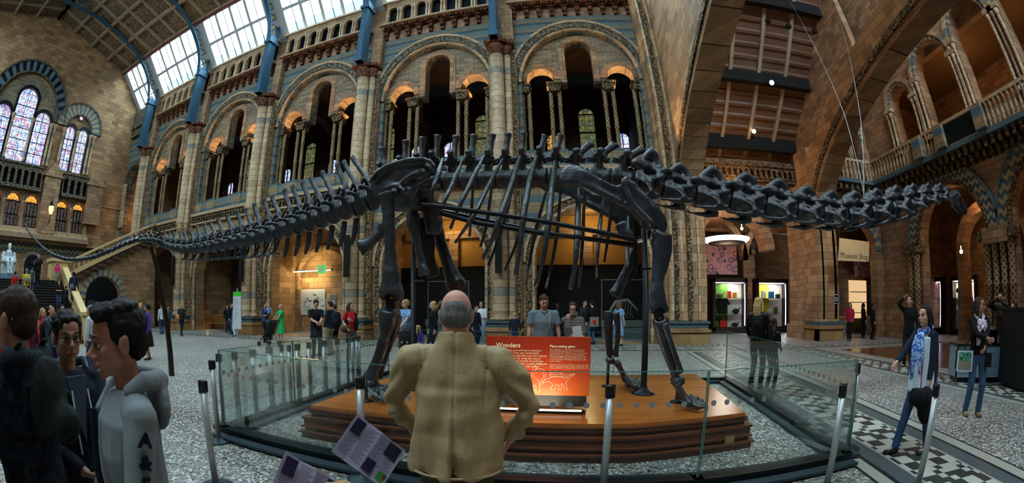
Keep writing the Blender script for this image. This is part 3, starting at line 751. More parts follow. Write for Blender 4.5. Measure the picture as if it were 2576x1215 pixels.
for x in (4.18, 4.6, 5.35):
    g = MB(); g.lathe((x, 16.45, .98), [(.1, 0), (.055, .1), (.055, 24 if x < 5 else 4.6)], 8); g.build('slim_shaft', 'column_stone', wall_arch_a)
for k in range(9):
    g = MB(); z = 1.3 + k * 1.75; g.ell((4.36, 16.33, z), (.09, .09, .14), 8); g.ell((4.36, 16.29, z + .16), (.06, .07, .07), 8); g.ell((4.40, 16.25, z + .04), (.04, .08, .05), 6)
    g.build('carved_monkey', 'carved_stone', wall_arch_a)
wall_arch_b = transverse(12.0, 13.1, 'trim_4', True, [(11.9, 12.02), (13.08, 13.2)], hw=11.4, ztop=12, mat='ashlar_front')
g = MB()
g.bb((12.0, 17.2, 0), (13.5, 18.6, .62)); g.bb((11.9, 17.1, .55), (13.6, 18.6, .66)); g.bb((11.95, 17.15, .62), (13.55, 18.6, .9)); g.build('pier_plinth', 'plinth_stone', wall_arch_b)
g = MB(); g.bb((12.05, 17.3, .9), (13.3, 18.6, 9.2)); g.build('pier_core', 'ashlar_front', wall_arch_b)
g = MB(); g.bb((12.95, 17.2, 1.0), (13.1, 17.32, 7)); g.bb((12.2, 17.2, 1.0), (12.3, 17.32, 7)); g.build('carved_strip', 'carved_stone', wall_arch_b)

# ---- transept behind (X 5.8..12, Y 17.7..26) with boarded ceiling
m = MB(); m.prism([(26.2, 11.6), (26.2, 12.0), (9.5, 26.4), (9.5, 26.0)], fX, 5.7, 18); ct = S(m.build('ceiling', 'ceiling_boards'))
sl_ = lambda Y, d=0.0: 11.6 + (26.2 - Y) * (14.4 / 16.7) + d
for Y in (25.0, 21.4, 17.6, 13.6):
    g = MB(); g.prism([(Y - .22, sl_(Y) - .75), (Y + .22, sl_(Y) - .75), (Y + .22, sl_(Y) + .2), (Y - .22, sl_(Y) + .2)], fX, 5.8, 18); g.build('ceiling_beam', 'dark_void', ct)
for X in (8.6, 10.6, 12.6, 14.6):
    g = MB(); g.prism([(26, sl_(26) - .25), (9.5, sl_(9.5) - .25), (9.5, sl_(9.5)), (26, sl_(26))], fX, X - .12, X + .12); g.build('ceiling_rib', 'rib_cream', ct)
g = MB()
for Y in np.arange(10, 26, .62): g.prism([(Y - .08, sl_(Y) - .1), (Y + .08, sl_(Y) - .2), (Y + .08, sl_(Y) + .05), (Y - .08, sl_(Y) + .05)], fX, 5.8, 18)
g.build('ceiling_battens', 'ceiling_boards', ct)
g = MB(); g.bb((4.7, -6, 25.6), (22, 10, 26)); g.build('ceiling_crossing', 'dark_void', ct)
# transept rear wall with arch, cornice
g = MB(); g.prism([(5.8, 0), (22, 0), (22, 12.2), (5.8, 12.2)], fY, 26, 26.4, [arch(9.4, 2.3, .02, 5.0, 18), arch(14.9, 2.3, .02, 5.0, 18)]); wall_tr = S(g.build('trim_7', 'terracotta_blocks'))
g = MB()
for Xc in (9.4, 14.9): g.ring(Xc, 5.0, 2.3, 2.9, fY, 25.85, 26.05, n=30, mats=[0, 1])
g.build('banded_arch', ['voussoir_blue', 'voussoir_cream'], wall_tr)
g = MB(); g.bb((5.8, 25.3, 10.9), (18, 26, 11.2)); g.bb((5.8, 25.6, 9.9), (18, 26, 10.1)); g.prism([(5.8, 10.1), (18, 10.1), (18, 10.9), (5.8, 10.9)], fY, 25.5, 25.7, [arch(6.1 + .45 * j, .13, 10.2, 10.6, 6) for j in range(26)]); g.build('cornice', 'carved_stone', wall_tr)
g = MB(); g.bb((5.8, 25.7, 7.9), (18, 26, 8.0)); g.bb((5.8, 29.5, 0), (18, 29.8, 9)); g.build('inner_string', 'terracotta_shaded', wall_tr)
g = MB(); g.bb((5.4, 17.7, 6.5), (5.8, 26.2, 17)); g.build('left_wall', 'terracotta_blocks', wall_tr)
# right side wall of transept, above 8 m solid; extra slabs added to block leaking sky light
g = MB(); g.prism([(18.2, 8.3), (26.2, 8.3), (26.2, 12.2), (18.2, 19)], fX, 14.9, 15.3) if False else g.bb((16.5, 18.9, 6.2), (16.9, 26.2, 20)); g.bb((16.5, 15.8, 13.5), (16.9, 18.9, 27)); g.bb((18.4, -6.5, 13), (18.8, 26.4, 28)); g.bb((16, 9.9, 25), (18.6, 10.4, 27)); g.build('right_wall', 'terracotta_blocks', wall_tr)
g = MB(); g.bb((5.3, 26.2, 0), (5.8, 33, 9)); g.bb((22, 21, 0), (22.4, 33, 12)); g.bb((5, 26.2, 8), (22, 33, 8.3)); g.bb((24, -6.1, 0), (24.4, 2.2, 14)); g.bb((18, -6.5, 0), (24.4, -6.1, 20)); g.bb((17.7, -6.1, 13.9), (24.4, 2.2, 14.1)); g.bb((17, 18.6, 12), (24.4, 26.4, 12.3)); g.build('light_blocker', 'terracotta_shaded', wall_tr)  # added closers that keep leaking sky light out
# ground pier between the two rear openings (nearer, right of cases)
g = MB(); g.bb((12.05, 18.6, 0), (13.4, 20.3, 7.6)); g.bb((11.9, 18.6, 0), (13.5, 20.4, .7)); g.build('inner_pier', 'terracotta_blocks', wall_tr)
g = MB(); g.ring(9.0, 4.6, 2.05, 2.5, fY, 20.9, 22.2, n=26); g.build('vault_rib', 'terracotta_blocks', wall_tr)
for Xc, hw in ((8.2, 2.6), (13.6, 2.4)):
    g = MB(); g.ring(Xc, 4.4, hw, hw + .4, fY, 24.0, 24.6, n=26); g.build('vault_rib', 'terracotta_blocks', wall_tr)
g = MB(); g.bb((5.8, 22.0, 7.4), (16.5, 26, 7.6)); g.build('bridge_floor', 'terracotta_shaded', wall_tr)
g = MB(); g.prism([(5.8, 6.2), (16.5, 6.2), (16.5, 7.4), (5.8, 7.4)], fY, 24.6, 24.9); g.build('bridge_beam', 'terracotta_blocks', wall_tr)

# ---- right hall: side wall Y 18.2 (X 13.3..18) and entrance wall X = 17.6
g = MB(); g.prism([(13.1, 0), (18.4, 0), (18.4, 15), (13.1, 9)], fY, 18.4, 19.0, [arch(15.4, 1.75, .02, 4.5, 16), arch(16.3, .9, 8.3, 10.6, 14)]); wall_r = S(g.build('wall_right', 'terracotta_blocks'))
g = MB(); g.ring(15.4, 4.5, 1.75, 2.15, fY, 18.3, 18.5, n=26, mats=[0, 1]); g.ring(16.3, 10.6, .9, 1.2, fY, 18.3, 18.5, n=26, mats=[0, 1]); g.build('banded_arch', ['voussoir_blue', 'voussoir_cream'], wall_r)
RX = 17.7
oph = [arch(12.9, 2.25, .02, 4.5, 20), arch(6.9, 2.25, .02, 4.5, 20), arch(11.6, 1.25, 8.95, 12.0, 14), arch(14.6, .85, 8.95, 11.4, 12), arch(8.4, 1.2, 8.95, 12.4, 12), arch(5.2, 1.2, 8.95, 12.4, 12)]
g = MB(); g.prism([(-6.1, 0), (18.9, 0), (18.9, 20), (-6.1, 20)], fX, RX, RX + .7, oph); g.build('entrance_wall', 'terracotta_blocks', wall_r)
for cy in (12.9, 6.9):
    g = MB(); g.ring(cy, 4.5, 2.45, 3.0, fX, RX - .12, RX + .05, n=36); g.build('zigzag_arch', 'zigzag_arch_stone' if cy > 10 else 'zigzag_tiles', wall_r)
    g = MB(); g.ring(cy, 4.5, 2.25, 2.45, fX, RX - .16, RX + .3, n=36); g.build('carved_arch_band', 'carved_stone', wall_r)
    g = MB(); g.ring(cy, 4.5, 3.0, 3.12, fX, RX - .18, RX + .05, n=36); g.build('hood_moulding', 'voussoir_blue', wall_r)
for cy, hw, zs in ((11.6, 1.25, 12.0), (14.6, .85, 11.4), (8.4, 1.2, 12.4), (5.2, 1.2, 12.4)):
    g = MB(); g.ring(cy, zs, hw, hw + .2, fX, RX - .12, RX + .1, n=26, mats=[0, 1]); g.ring(cy, zs, hw + .2, hw + .42, fX, RX - .2, RX + .1, n=26); 
    for s in (-1, 1): g.bb((RX - .25, cy + s * (hw + .25) - .3, zs - .2), (RX + .1, cy + s * (hw + .25) + .3, zs))
    g.build('window_arch', ['voussoir_blue', 'column_stone'], wall_r)
    for s in (-1, 1):
        for dd in (.12, .4):
            q = MB(); q.lathe((0, 0, 0), [(.14, 0), (.09, .12), (.09, zs - 8.95 - .5), (.15, zs - 8.95 - .25)], 10); q.build('shaft', 'column_stone', wall_r, (RX - .12, cy + s * (hw + dd), 8.95))
# pier shafts at ground level
for cy in (15.55, 10.35, 9.45, 4.3):
    for d in (-.22, .22):
        q = MB(); q.lathe((0, 0, 0), [(.3, 0), (.3, .5), (.2, .65), (.17, .8), (.17, 2.1), (.21, 2.15), (.21, 2.25), (.17, 2.3), (.17, 3.5), (.28, 3.85)], 14); q.build('shaft', 'patterned_shaft', wall_r, (RX - .3, cy + d, .2))
    q = MB(); q.bb((RX - .65, cy - .6, 4.05), (RX + .1, cy + .6, 4.4)); q.bb((RX - .6, cy - .55, 0), (RX, cy + .55, .5)); q.build('capital', 'carved_stone', wall_r)
g = MB(); g.bb((RX - .15, 9.3, 1.0), (RX - .05, 10.5, 3.9)); g.build('memorial_board', plain('memorial_board_red', (.34, .13, .08), .4), wall_r)
g = MB(); g.bb((RX - .7, 9.2, 3.9), (RX + .1, 10.6, 4.5)); g.build('memorial_lintel', 'terracotta_blocks', wall_r)
# balcony along entrance wall and side wall
g = MB(); g.bb((RX - 1.0, -6, 7.75), (RX, 17.5, 7.95)); g.bb((13.3, 17.45, 7.75), (RX, 18.4, 7.95)); g.build('balcony_slab', 'spandrel_bands', wall_r)
g = MB()
for y in np.arange(-2, 17.3, .42): g.bb((RX - .85, y - .1, 7.4), (RX, y + .1, 7.75)); g.bb((RX - .5, y - .1, 7.15), (RX, y + .1, 7.4))
for x in np.arange(13.5, 16.7, .42): g.bb((x - .1, 17.6, 7.4), (x + .1, 18.4, 7.75))
g.build('balcony_corbels', 'carved_stone', wall_r)
ball = empty('balcony_balustrade', (RX - .9, 17.0, 7.95), 0, 'stone and iron balcony railing along the upper right wall', 'balustrade')
g = MB(); g.bb((-.1, -22, .95), (.12, 0.5, 1.08)); g.bb((-3.5, .45, .95), (.1, .65, 1.08)); g.build('handrail', 'column_stone', ball)
cnt = 0
for y in np.arange(-15, .4, .27):
    if -7.6 < y < -5.4: continue
    q = MB(); q.lathe((0, 0, 0), [(.09, 0), (.05, .1), (.1, .3), (.05, .62), (.07, .75), (.11, .95)], 8); q.build('baluster', 'column_stone', ball, (0, y, 0))
for x in np.arange(-3.4, 0, .3):
    q = MB(); q.lathe((0, 0, 0), [(.09, 0), (.05, .1), (.1, .3), (.05, .62), (.07, .75), (.11, .95)], 8); q.build('baluster', 'column_stone', ball, (x, .55, 0))
for y in (-3.6, -7.8, -5.2, -11.6): g = MB(); g.bb((-.3, y - .3, 0), (.2, y + .3, .97)); g.build('pedestal', 'spandrel_bands', ball)
g = MB(); g.bb((-.05, -7.5, .1), (.05, -5.5, .9)); g.build('iron_grille', 'iron_dark', ball)
# rooms behind entrance wall
g = MB(); g.bb((24, 2, 0), (24.4, 26, 14)); g.bb((18.4, 18.6, 0), (24, 19.0, 14)); g.build('vestibule_rear', 'terracotta_blocks', wall_r)
g = MB(); g.bb((18.4, 2, 7.6), (24, 18.6, 7.9)); g.bb((18.4, 2, 13.6), (24, 18.6, 13.9)); g.build('vestibule_floor', 'gallery_plaster', wall_r)
g = MB(); g.ring(12.6, 4.2, 1.7, 2.2, fX, 20.6, 21.4, n=26)
g.bb((20.6, 14.3, 0), (21.4, 14.8, 4.2)); g.bb((20.6, 10.4, 0), (21.4, 10.9, 4.2)); g.build('vault_rib', 'terracotta_blocks', wall_r)
g = MB(); g.bb((13.3, 21.5, 0), (24, 21.8, 8)); g.bb((13.3, 18.6, 7.4), (18.4, 22, 7.6)); g.build('shop_rear_wall', 'terracotta_shaded', wall_r)
# ------------------------------------------------------------------ light and camera
w = bpy.data.worlds.new('sky'); scene.world = w; w.use_nodes = True
bg = w.node_tree.nodes['Background']; bg.inputs[0].default_value = (.68, .86, 1.0, 1); bg.inputs[1].default_value = 20.0
def light(kind, loc, power, col, size=.1, rot=None, angle=60, blend=.6, name='lamp_or_fill_light'):
    L = bpy.data.lights.new(name, kind); L.energy = power; L.color = col
    if kind == 'AREA': L.size = size
    elif kind == 'SPOT': L.spot_size = R(angle); L.spot_blend = blend; L.shadow_soft_size = size
    else: L.shadow_soft_size = size
    o = bpy.data.objects.new(name, L); COL.objects.link(o); o.location = loc
    if rot is not None: o.rotation_euler = Vector(rot).to_track_quat('-Z', 'Y').to_euler()
    return o
WARM = (1.0, .55, .24); WARM2 = (1.0, .68, .38)
for i, c in enumerate(BAYS):
    for s in (-1, 1):
        light('SPOT', (c + s * 1.95, 18.15, 11.9), 110, WARM, .05, (0, .05, 1), 120)
    light('SPOT', (c + 2.2, 17.2, 11.6), 90, WARM, .05, (-.5, .12, 1), 70)
    light('SPOT', (c - 2.2, 17.2, 11.6), 90, WARM, .05, (.5, .12, 1), 70)
for c in BAYS[:2]: light('POINT', (c, 20.3, 5.6), 60, (1, .75, .35), .2)
light('POINT', (-34.3, 18.4, 9.4), 40, WARM, .1)
# transept and shop
for p, e in (((11.5, 25.0, 9.2), 260), ((7.0, 20.2, 8.2), 120), ((9.5, 22.5, 9.3), 260), ((6.5, 15.6, 8.4), 140), ((13.0, 16.2, 9.2), 60)):
    light('POINT', p, e * .33, WARM, .15)
for p, e in (((8, 21.5, 5.4), 130), ((12.2, 22.8, 4.8), 90), ((9.3, 18.0, 5.9), 60), ((15.5, 20.2, 5.2), 60), ((20, 12.5, 5.8), 160), ((23, 13.5, 4.2), 60), ((20.5, 11, 11.5), 190), ((20.5, 6.5, 11.5), 120), ((20, 14.8, 11), 60), ((19.5, 7, 5.5), 60)):
    light('POINT', p, e * .24, WARM, .12)
light('SPOT', (3.4, 16.0, 6.8), 500, WARM2, .08, (.35, -.35, 1), 50)
# ------------------------------------------------------------------ survey helper: direction seen from the standpoint -> point at distance Y (or on height Z)
def _ray(px, py):
    dx, dy = px - 1184, 770 - py; r = math.hypot(dx, dy) or 1e-6; th = r / 1027; s = math.sin(th) / r
    x, y, z = dx * s, dy * s, math.cos(th); c, sn = math.cos(.247), math.sin(.247)
    return Vector((x * c - z * sn, x * sn + z * c, y))
def at(px, py, Y): d = _ray(px, py); return d * (Y / d.y) + Vector((0, 0, 1.6))
def onz(px, py, Z=0.0): d = _ray(px, py); return d * ((Z - 1.6) / d.z) + Vector((0, 0, 1.6))
def wid(px, py, Y, w): return (at(px, py, Y) - Vector((0, 0, 1.6))).length * w / 1027
# ------------------------------------------------------------------ skeleton
def m_bone():
    t = NT('black_bone'); p = t.pos(True)
    n1 = t.noise(p, 3.5, 6, .65); n2 = t.noise(p, 22, 4, .7)
    t.setc(t.ramp(n1, [(.3, lin((.08, .095, .11))), (.55, lin((.14, .165, .19))), (.8, lin((.25, .30, .34)))]), .33, 0, .7)
    h = t.math('ADD', t.math('MULTIPLY', n1, 1.0), t.math('MULTIPLY', n2, .35)); t.bump(h, .5, .03)
    MAT['black_bone'] = t.m
m_bone()
plain('black_steel', (.10, .11, .12), .4, .6)
def rough_disp(amp, sc, seed=0.0):
    def f(co, no):
        out = co.copy()
        for i in range(len(co)):
            out[i] += no[i] * amp * (noise.fractal(Vector(co[i] * sc) + Vector((seed, 0, 0)), 1, 2, 3))
        return out
    return f
dino = empty('dinosaur_skeleton', (0, 5.4, .4), 0, 'long black sauropod dinosaur skeleton mounted across the hall on a wooden plinth', 'dinosaur skeleton')
DO = Vector((0, 5.4, .4))
def bone(name, mb, voxel=.02, smooth=3, amp=.004, lab=None):
    me = remesh(mb, voxel, smooth, rough_disp(amp, 9, len(bpy.data.objects)) if amp else None)
    o = meshobj(name, me, 'black_bone', dino, -DO)
    if lab: o['label'] = lab
    return o
def limb(name, pts, Y, widths, flat=.75, dy=None, knobs=(), voxel=.022, lab=None):
    """pts in sight coordinates, widths = half widths in the same"""
    P = [at(x, y, Y + (dy[i] if dy else 0)) for i, (x, y) in enumerate(pts)]
    W = [wid(x, y, Y, w_) for (x, y), w_ in zip(pts, widths)]
    # resample
    Q = []; V = []
    for i in range(len(P) - 1):
        for k in range(5):
            t = k / 5; Q.append(P[i].lerp(P[i + 1], t)); s_ = t * t * (3 - 2 * t); V.append(W[i] * (1 - s_) + W[i + 1] * s_)
    Q.append(P[-1]); V.append(W[-1])
    for it in range(2): Q = [Q[0]] + [(Q[i - 1] + Q[i] * 2 + Q[i + 1]) / 4 for i in range(1, len(Q) - 1)] + [Q[-1]]
    m = MB(); m.tube(Q, [(v, v * flat) for v in V], 14, up=(0, 1, 0))
    for (x, y, r_, dd) in knobs: w_ = wid(x, y, Y, r_); m.ell(at(x, y, Y + dd), (w_, w_ * .8, w_), 12)
    return bone(name, m, voxel, 3, .006, lab)
# vertebra prototypes, unit centrum length 1 along x, y lateral, z up
def vert_tail(sp=1.6, lean=.55, tp=.5, seed=0):
    m = MB()
    m.tube([(-.5, 0, 0), (-.42, 0, 0), (-.2, 0, 0), (0, 0, .02), (.2, 0, 0), (.42, 0, 0), (.5, 0, 0)], [.42, .45, .39, .36, .39, .45, .43], 14, up=(0, 0, 1))
    m.tube([(0, 0, .2), (-.08, 0, .55), (-.2, 0, .85)], [(.14, .30), (.12, .24), (.12, .18)], 10, up=(0, 1, 0))
    m.tube([(-.15, 0, .7), (-.15 - lean * .5, 0, .7 + sp * .45), (-.15 - lean * .9, 0, .7 + sp * .8), (-.15 - lean, 0, .7 + sp)], [(.20, .15), (.15, .13), (.17, .13), (.20, .16)], 10, up=(0, 1, 0))
    for s in (-1, 1):
        m.tube([(0, s * .3, .15), (-.1, s * (.35 + tp * .6), .22), (-.15, s * (.4 + tp), .15)], [(.16, .12), (.12, .09), (.12, .10)], 8)
        m.tube([(.1, s * .12, .5), (.45, s * .16, .75), (.62, s * .15, .85)], [.12, .09, .07], 8)
        m.tube([(-.15, s * .12, .7), (-.5, s * .12, .72)], [.10, .07], 8)
    return remesh(m, .07, 2, rough_disp(.03, 3, seed))
def vert_dorsal(sp=1.3, lean=-.25, seed=0):
    m = MB()
    m.tube([(-.5, 0, 0), (-.4, 0, 0), (0, 0, .05), (.36, 0, 0), (.52, 0, 0)], [(.5, .5), (.56, .52), (.40, .36), (.55, .52), (.42, .4)], 16, up=(0, 0, 1))
    m.ell((0, 0, -.2), (.42, .12, .34), 10)
    m.tube([(0, 0, .3), (0, 0, .7), (-.03, 0, 1.05)], [(.28, .34), (.20, .26), (.24, .3)], 10, up=(0, 1, 0))
    m.tube([(0, 0, .95), (-lean * .4, 0, 1.0 + sp * .5), (-lean * .85, 0, 1.0 + sp * .85), (-lean, 0, 1.0 + sp)], [(.24, .18), (.17, .15), (.20, .19), (.26, .22)], 10, up=(0, 1, 0))
    for s in (-1, 1):
        m.tube([(0, s * .15, .95), (.05, s * .6, 1.15), (.08, s * .95, 1.22)], [(.22, .08), (.17, .08), (.20, .14)], 10)
        m.tube([(-.3, s * .1, 1.1), (0, s * .5, 1.15), (.35, s * .15, 1.05)], [.08, .10, .08], 8)
        m.tube([(.1, s * .2, .3), (.05, s * .55, .75), (.06, s * .85, 1.15)], [.09, .05, .07], 8)
        m.tube([(-.15, s * .2, .3), (-.05, s * .5, .8), (.02, s * .8, 1.15)], [.08, .05, .06], 8)
        m.tube([(.1, s * .15, .9), (.5, s * .2, .95)], [.12, .09], 8)
        m.tube([(-.1, s * .15, .95), (-.5, s * .18, 1.0)], [.12, .09], 8)
    return remesh(m, .06, 2, rough_disp(.03, 3, seed))
def vert_neck(sp=.5, seed=0, rib=True):
    m = MB()
    m.tube([(-.52, 0, -.05), (-.42, 0, -.05), (0, 0, .0), (.4, 0, .02), (.55, 0, .02)], [(.32, .30), (.34, .31), (.20, .19), (.28, .24), (.16, .15)], 12, up=(0, 0, 1))
    m.tube([(-.5, 0, .22), (-.25, 0, .36), (.05, 0, .34), (.4, 0, .18)], [(.12, .16), (.17, .24), (.16, .2), (.12, .12)], 10, up=(0, 1, 0))
    for s in (-1, 1):
        m.tube([(-.34, s * .1, .3), (-.22, s * .15, .42 + sp * .5), (-.05, s * .16, .42 + sp), (.10, s * .15, .38 + sp * .7), (.42, s * .13, .2)], [(.14, .09), (.13, .08), (.12, .09), (.12, .06), (.10, .06)], 8, up=(0, 1, 0))
        m.tube([(-.2, s * .14, .3), (-.55, s * .26, .34), (-.7, s * .24, .28)], [(.13, .08), (.12, .10), (.09, .08)], 8)
        m.tube([(.1, s * .14, .28), (.5, s * .22, .34), (.68, s * .22, .3)], [(.12, .07), (.11, .07), (.08, .06)], 8)
        m.tube([(-.15, s * .1, .0), (.0, s * .36, -.14), (.1, s * .42, -.32)], [(.26, .07), (.22, .07), (.18, .08)], 8)
        m.tube([(-.5, s * .18, .25), (0, s * .34, -.02), (.45, s * .24, .2)], [.05, .06, .05], 8)
        m.tube([(.45, s * .2, .3), (0, s * .3, .1), (-.45, s * .22, -.05)], [.04, .045, .04], 6)
        if rib:
            m.tube([(.3, s * .40, -.32), (0, s * .40, -.40), (-.45, s * .36, -.42), (-.85, s * .32, -.40)], [.08, .09, .05, .02], 8)
    return remesh(m, .045, 2, rough_disp(.022, 4, seed))
PT = [vert_tail(1.25, .65, .6, 1), vert_tail(1.1, .7, .4, 2), vert_tail(.85, .65, .2, 3), vert_tail(.5, .5, .05, 4)]
PD = [vert_dorsal(1.45, -.15, 1), vert_dorsal(1.25, -.4, 2), vert_dorsal(.9, -.8, 5)]
PN = [vert_neck(.34, 1), vert_neck(.26, 2), vert_neck(.2, 3), vert_neck(.18, 4, False)]
for q_ in PT + PD + PN: q_.materials.append(MAT['black_bone'])
def interp(tab, x):
    for (a, b) in zip(tab, tab[1:]):
        if a[0] <= x <= b[0]:
            t = (x - a[0]) / (b[0] - a[0]); return [a[i] * (1 - t) + b[i] * t for i in range(1, len(a))]
    return list(tab[-1][1:]) if x > tab[-1][0] else list(tab[0][1:])
SP = [(330, 606, 4.2), (377, 602, 4.9), (408, 613, 5.4), (433, 622, 5.4), (464, 627, 5.4), (499, 625, 5.4), (533, 620, 5.4), (564, 614, 5.4), (596, 607, 5.4), (640, 600, 5.4), (683, 588, 5.4), (711, 578, 5.4), (753, 565, 5.4), (804, 549, 5.4), (865, 526, 5.4), (916, 510, 5.4), (960, 487, 5.4),
      (1000, 470, 5.4), (1060, 460, 5.4), (1110, 455, 5.4), (1220, 452, 5.4), (1340, 448, 5.4), (1400, 447, 5.4), (1470, 445, 5.4), (1540, 445, 5.4), (1600, 455, 5.4), (1660, 472, 5.4), (1740, 487, 5.4), (1800, 497, 5.4), (1860, 507, 5.4), (1930, 517, 5.4), (2000, 528, 5.4), (2070, 538, 5.4), (2140, 540, 5.4), (2200, 533, 5.4), (2260, 520, 5.4), (2320, 506, 5.4), (2370, 494, 5.4), (2395, 492, 5.4)]
def sp(x): cy, Y = interp(SP, x); return at(x, cy, Y)
def put_vert(protos, x0, x1, hz, kind):
    a, b = sp(x0), sp(x1); c = (a + b) / 2; L = (b - a).length; d = (b - a).normalized()
    y = Vector((0, 0, 1)).cross(d).normalized(); z = d.cross(y)
    M = Matrix((d, y, z)).transposed()
    o = bpy.data.objects.new('vertebra', protos); COL.objects.link(o); o.parent = dino
    o.location = c - DO; o.rotation_euler = (M @ Matrix.Rotation(rnd.uniform(-.04, .04), 3, 'Y')).to_euler(); o.scale = (L * 1.02, hz, hz); return o
xs_tail = [338, 350, 362, 374, 387, 399, 411, 423, 436, 450, 465, 481, 498, 516, 535, 555, 577, 600, 624, 648, 673, 699, 725, 751, 778, 806, 835, 866, 898, 930, 962]
for i, (a, b) in enumerate(zip(xs_tail, xs_tail[1:])):
    xm = (a + b) / 2; hz = interp([(330, .10), (440, .22), (560, .30), (700, .36), (820, .40), (962, .44)], xm)[0]
    put_vert(PT[3] if xm < 400 else PT[2] if xm < 500 else PT[1] if xm < 640 else PT[0], a, b, hz, 't')
xs_d = [962, 1000, 1038, 1078, 1116, 1160, 1206, 1250, 1294, 1336, 1378, 1422]
for i, (a, b) in enumerate(zip(xs_d, xs_d[1:])): put_vert(PD[0] if a < 1300 else PD[1], a, b, .285 if a > 1080 else .30, 'd')
xs_n = [1422, 1478, 1536, 1594]
for i, (a, b) in enumerate(zip(xs_n, xs_n[1:])): put_vert(PD[2] if i < 3 else PN[0], a, b, .26, 'd')
xs_n = [1594, 1668, 1750, 1836, 1922, 2000, 2066, 2128, 2186, 2238, 2284, 2324, 2356, 2382]
for i, (a, b) in enumerate(zip(xs_n, xs_n[1:])):
    L = (sp(b) - sp(a)).length
    put_vert(PN[0] if i < 3 else PN[1] if i < 7 else PN[2] if i < 10 else PN[3], a, b, min(.60, L * (1.0 if i < 6 else .9)) if i else .62, 'n')
# chevrons under the tail
for i, xm in enumerate([470, 490, 510, 532, 552, 574, 598, 624, 648, 672, 698, 724, 752, 778, 806, 835, 866, 896]):
    c = sp(xm); s_ = interp([(440, .16), (600, .26), (730, .34), (896, .42)], xm)[0]
    m = MB()
    if xm < 700:
        for s in (-1, 1): m.tube([c + Vector((0, s * .05, -s_ * .45)), c + Vector((-.03, s * .02, -s_ * .95)), c + Vector((-.10, 0, -s_ * 1.15))], .028, 7)
        m.tube([c + Vector((-.16, 0, -s_ * 1.15)), c + Vector((.08, 0, -s_ * 1.2))], .026, 7)
    else:
        m.tube([c + Vector((.02, 0, -s_ * .5)), c + Vector((.0, 0, -s_ * 1.0)), c + Vector((-.06, 0, -s_ * 1.5))], [(.05, .045), (.055, .035), (.03, .02)], 8, up=(0, 1, 0))
    bone('chevron', m, .014, 2, 0)
# whip end of the tail
wp = [(345, 602, 4.3), (310, 614, 3.9), (270, 633, 3.5), (235, 647, 3.2), (200, 653, 2.95), (165, 652, 2.7), (135, 642, 2.5), (110, 625, 2.35), (88, 603, 2.2), (70, 580, 2.1), (58, 556, 2.0)]
W = [at(x, y, Y) for x, y, Y in wp]
for i in range(len(W) - 1):
    n_ = 3
    for k in range(n_):
        a = W[i].lerp(W[i + 1], k / n_); b = W[i].lerp(W[i + 1], (k + .92) / n_); r = .05 * (1 - (i + k / n_) / 10.5) + .010
        m = MB(); m.tube([a, a.lerp(b, .15), a.lerp(b, .5), a.lerp(b, .85), b], [r * .8, r * 1.15, r * .75, r * 1.15, r * .8], 8)
        m.build('tail_rod_vertebra', 'black_bone', dino, -DO)
# ribs
def rib(pts, Y, w0=5.2, near=True):
    P = []; n = len(pts)
    for i, (x, y) in enumerate(pts):
        t = i / (n - 1); bow = math.sin(min(1, t * 1.1) * PI * .75)
        P.append(at(x, y, (Y - .55 * bow) if near else (Y + .45 * bow)))
    Q = []
    for i in range(n - 1):
        for k in range(4): Q.append(P[i].lerp(P[i + 1], k / 4))
    Q.append(P[-1])
    for _ in range(3): Q = [Q[0]] + [(Q[i - 1] + Q[i] * 2 + Q[i + 1]) / 4 for i in range(1, len(Q) - 1)] + [Q[-1]]
    N = len(Q); Wd = [wid(pts[0][0], pts[0][1], Y, w0) * (0.75 + .5 * math.sin(PI * min(1, (i / N) * 1.3))) * (1.0 if i < N - 2 else 1.25) for i in range(N)]
    m = MB(); m.tube(Q, [(w_, w_ * .7) for w_ in Wd], 10, up=(0, 1, 0)); bone('rib', m, .013, 2, .003)
near_ribs = [[(1114, 398), (1094, 461), (1077, 515)], [(1166, 398), (1141, 457), (1109, 523), (1103, 554)], [(1219, 392), (1187, 454), (1153, 523), (1133, 576)],
    [(1266, 399), (1228, 467), (1197, 536), (1162, 586), (1145, 611)], [(1309, 392), (1287, 464), (1259, 542), (1241, 599), (1216, 652)], [(1350, 392), (1331, 458), (1316, 542), (1309, 624), (1298, 692)],
    [(1397, 405), (1387, 474), (1381, 561), (1366, 661), (1347, 721)], [(1456, 464), (1453, 567), (1450, 650), (1435, 727)], [(1519, 492), (1509, 567), (1501, 655), (1501, 699)], [(1580, 540), (1577, 671)]]
for i, r_ in enumerate(near_ribs): rib(r_, 5.15, 5.2 if i < 4 else 6.6 if i < 8 else 4.6)
far_ribs = [[(1190, 470), (1186, 540), (1181, 595)], [(1237, 470), (1225, 567), (1208, 621)], [(1291, 470), (1262, 583), (1228, 667)], [(1335, 470), (1310, 590), (1269, 680)],
    [(1378, 470), (1350, 567), (1334, 646), (1323, 717)], [(1411, 465), (1403, 583), (1387, 671), (1373, 727)], [(1470, 480), (1466, 600), (1456, 724)], [(1540, 500), (1530, 600), (1520, 660)]]
for r_ in far_ribs: rib(r_, 5.65, 4.6, False)
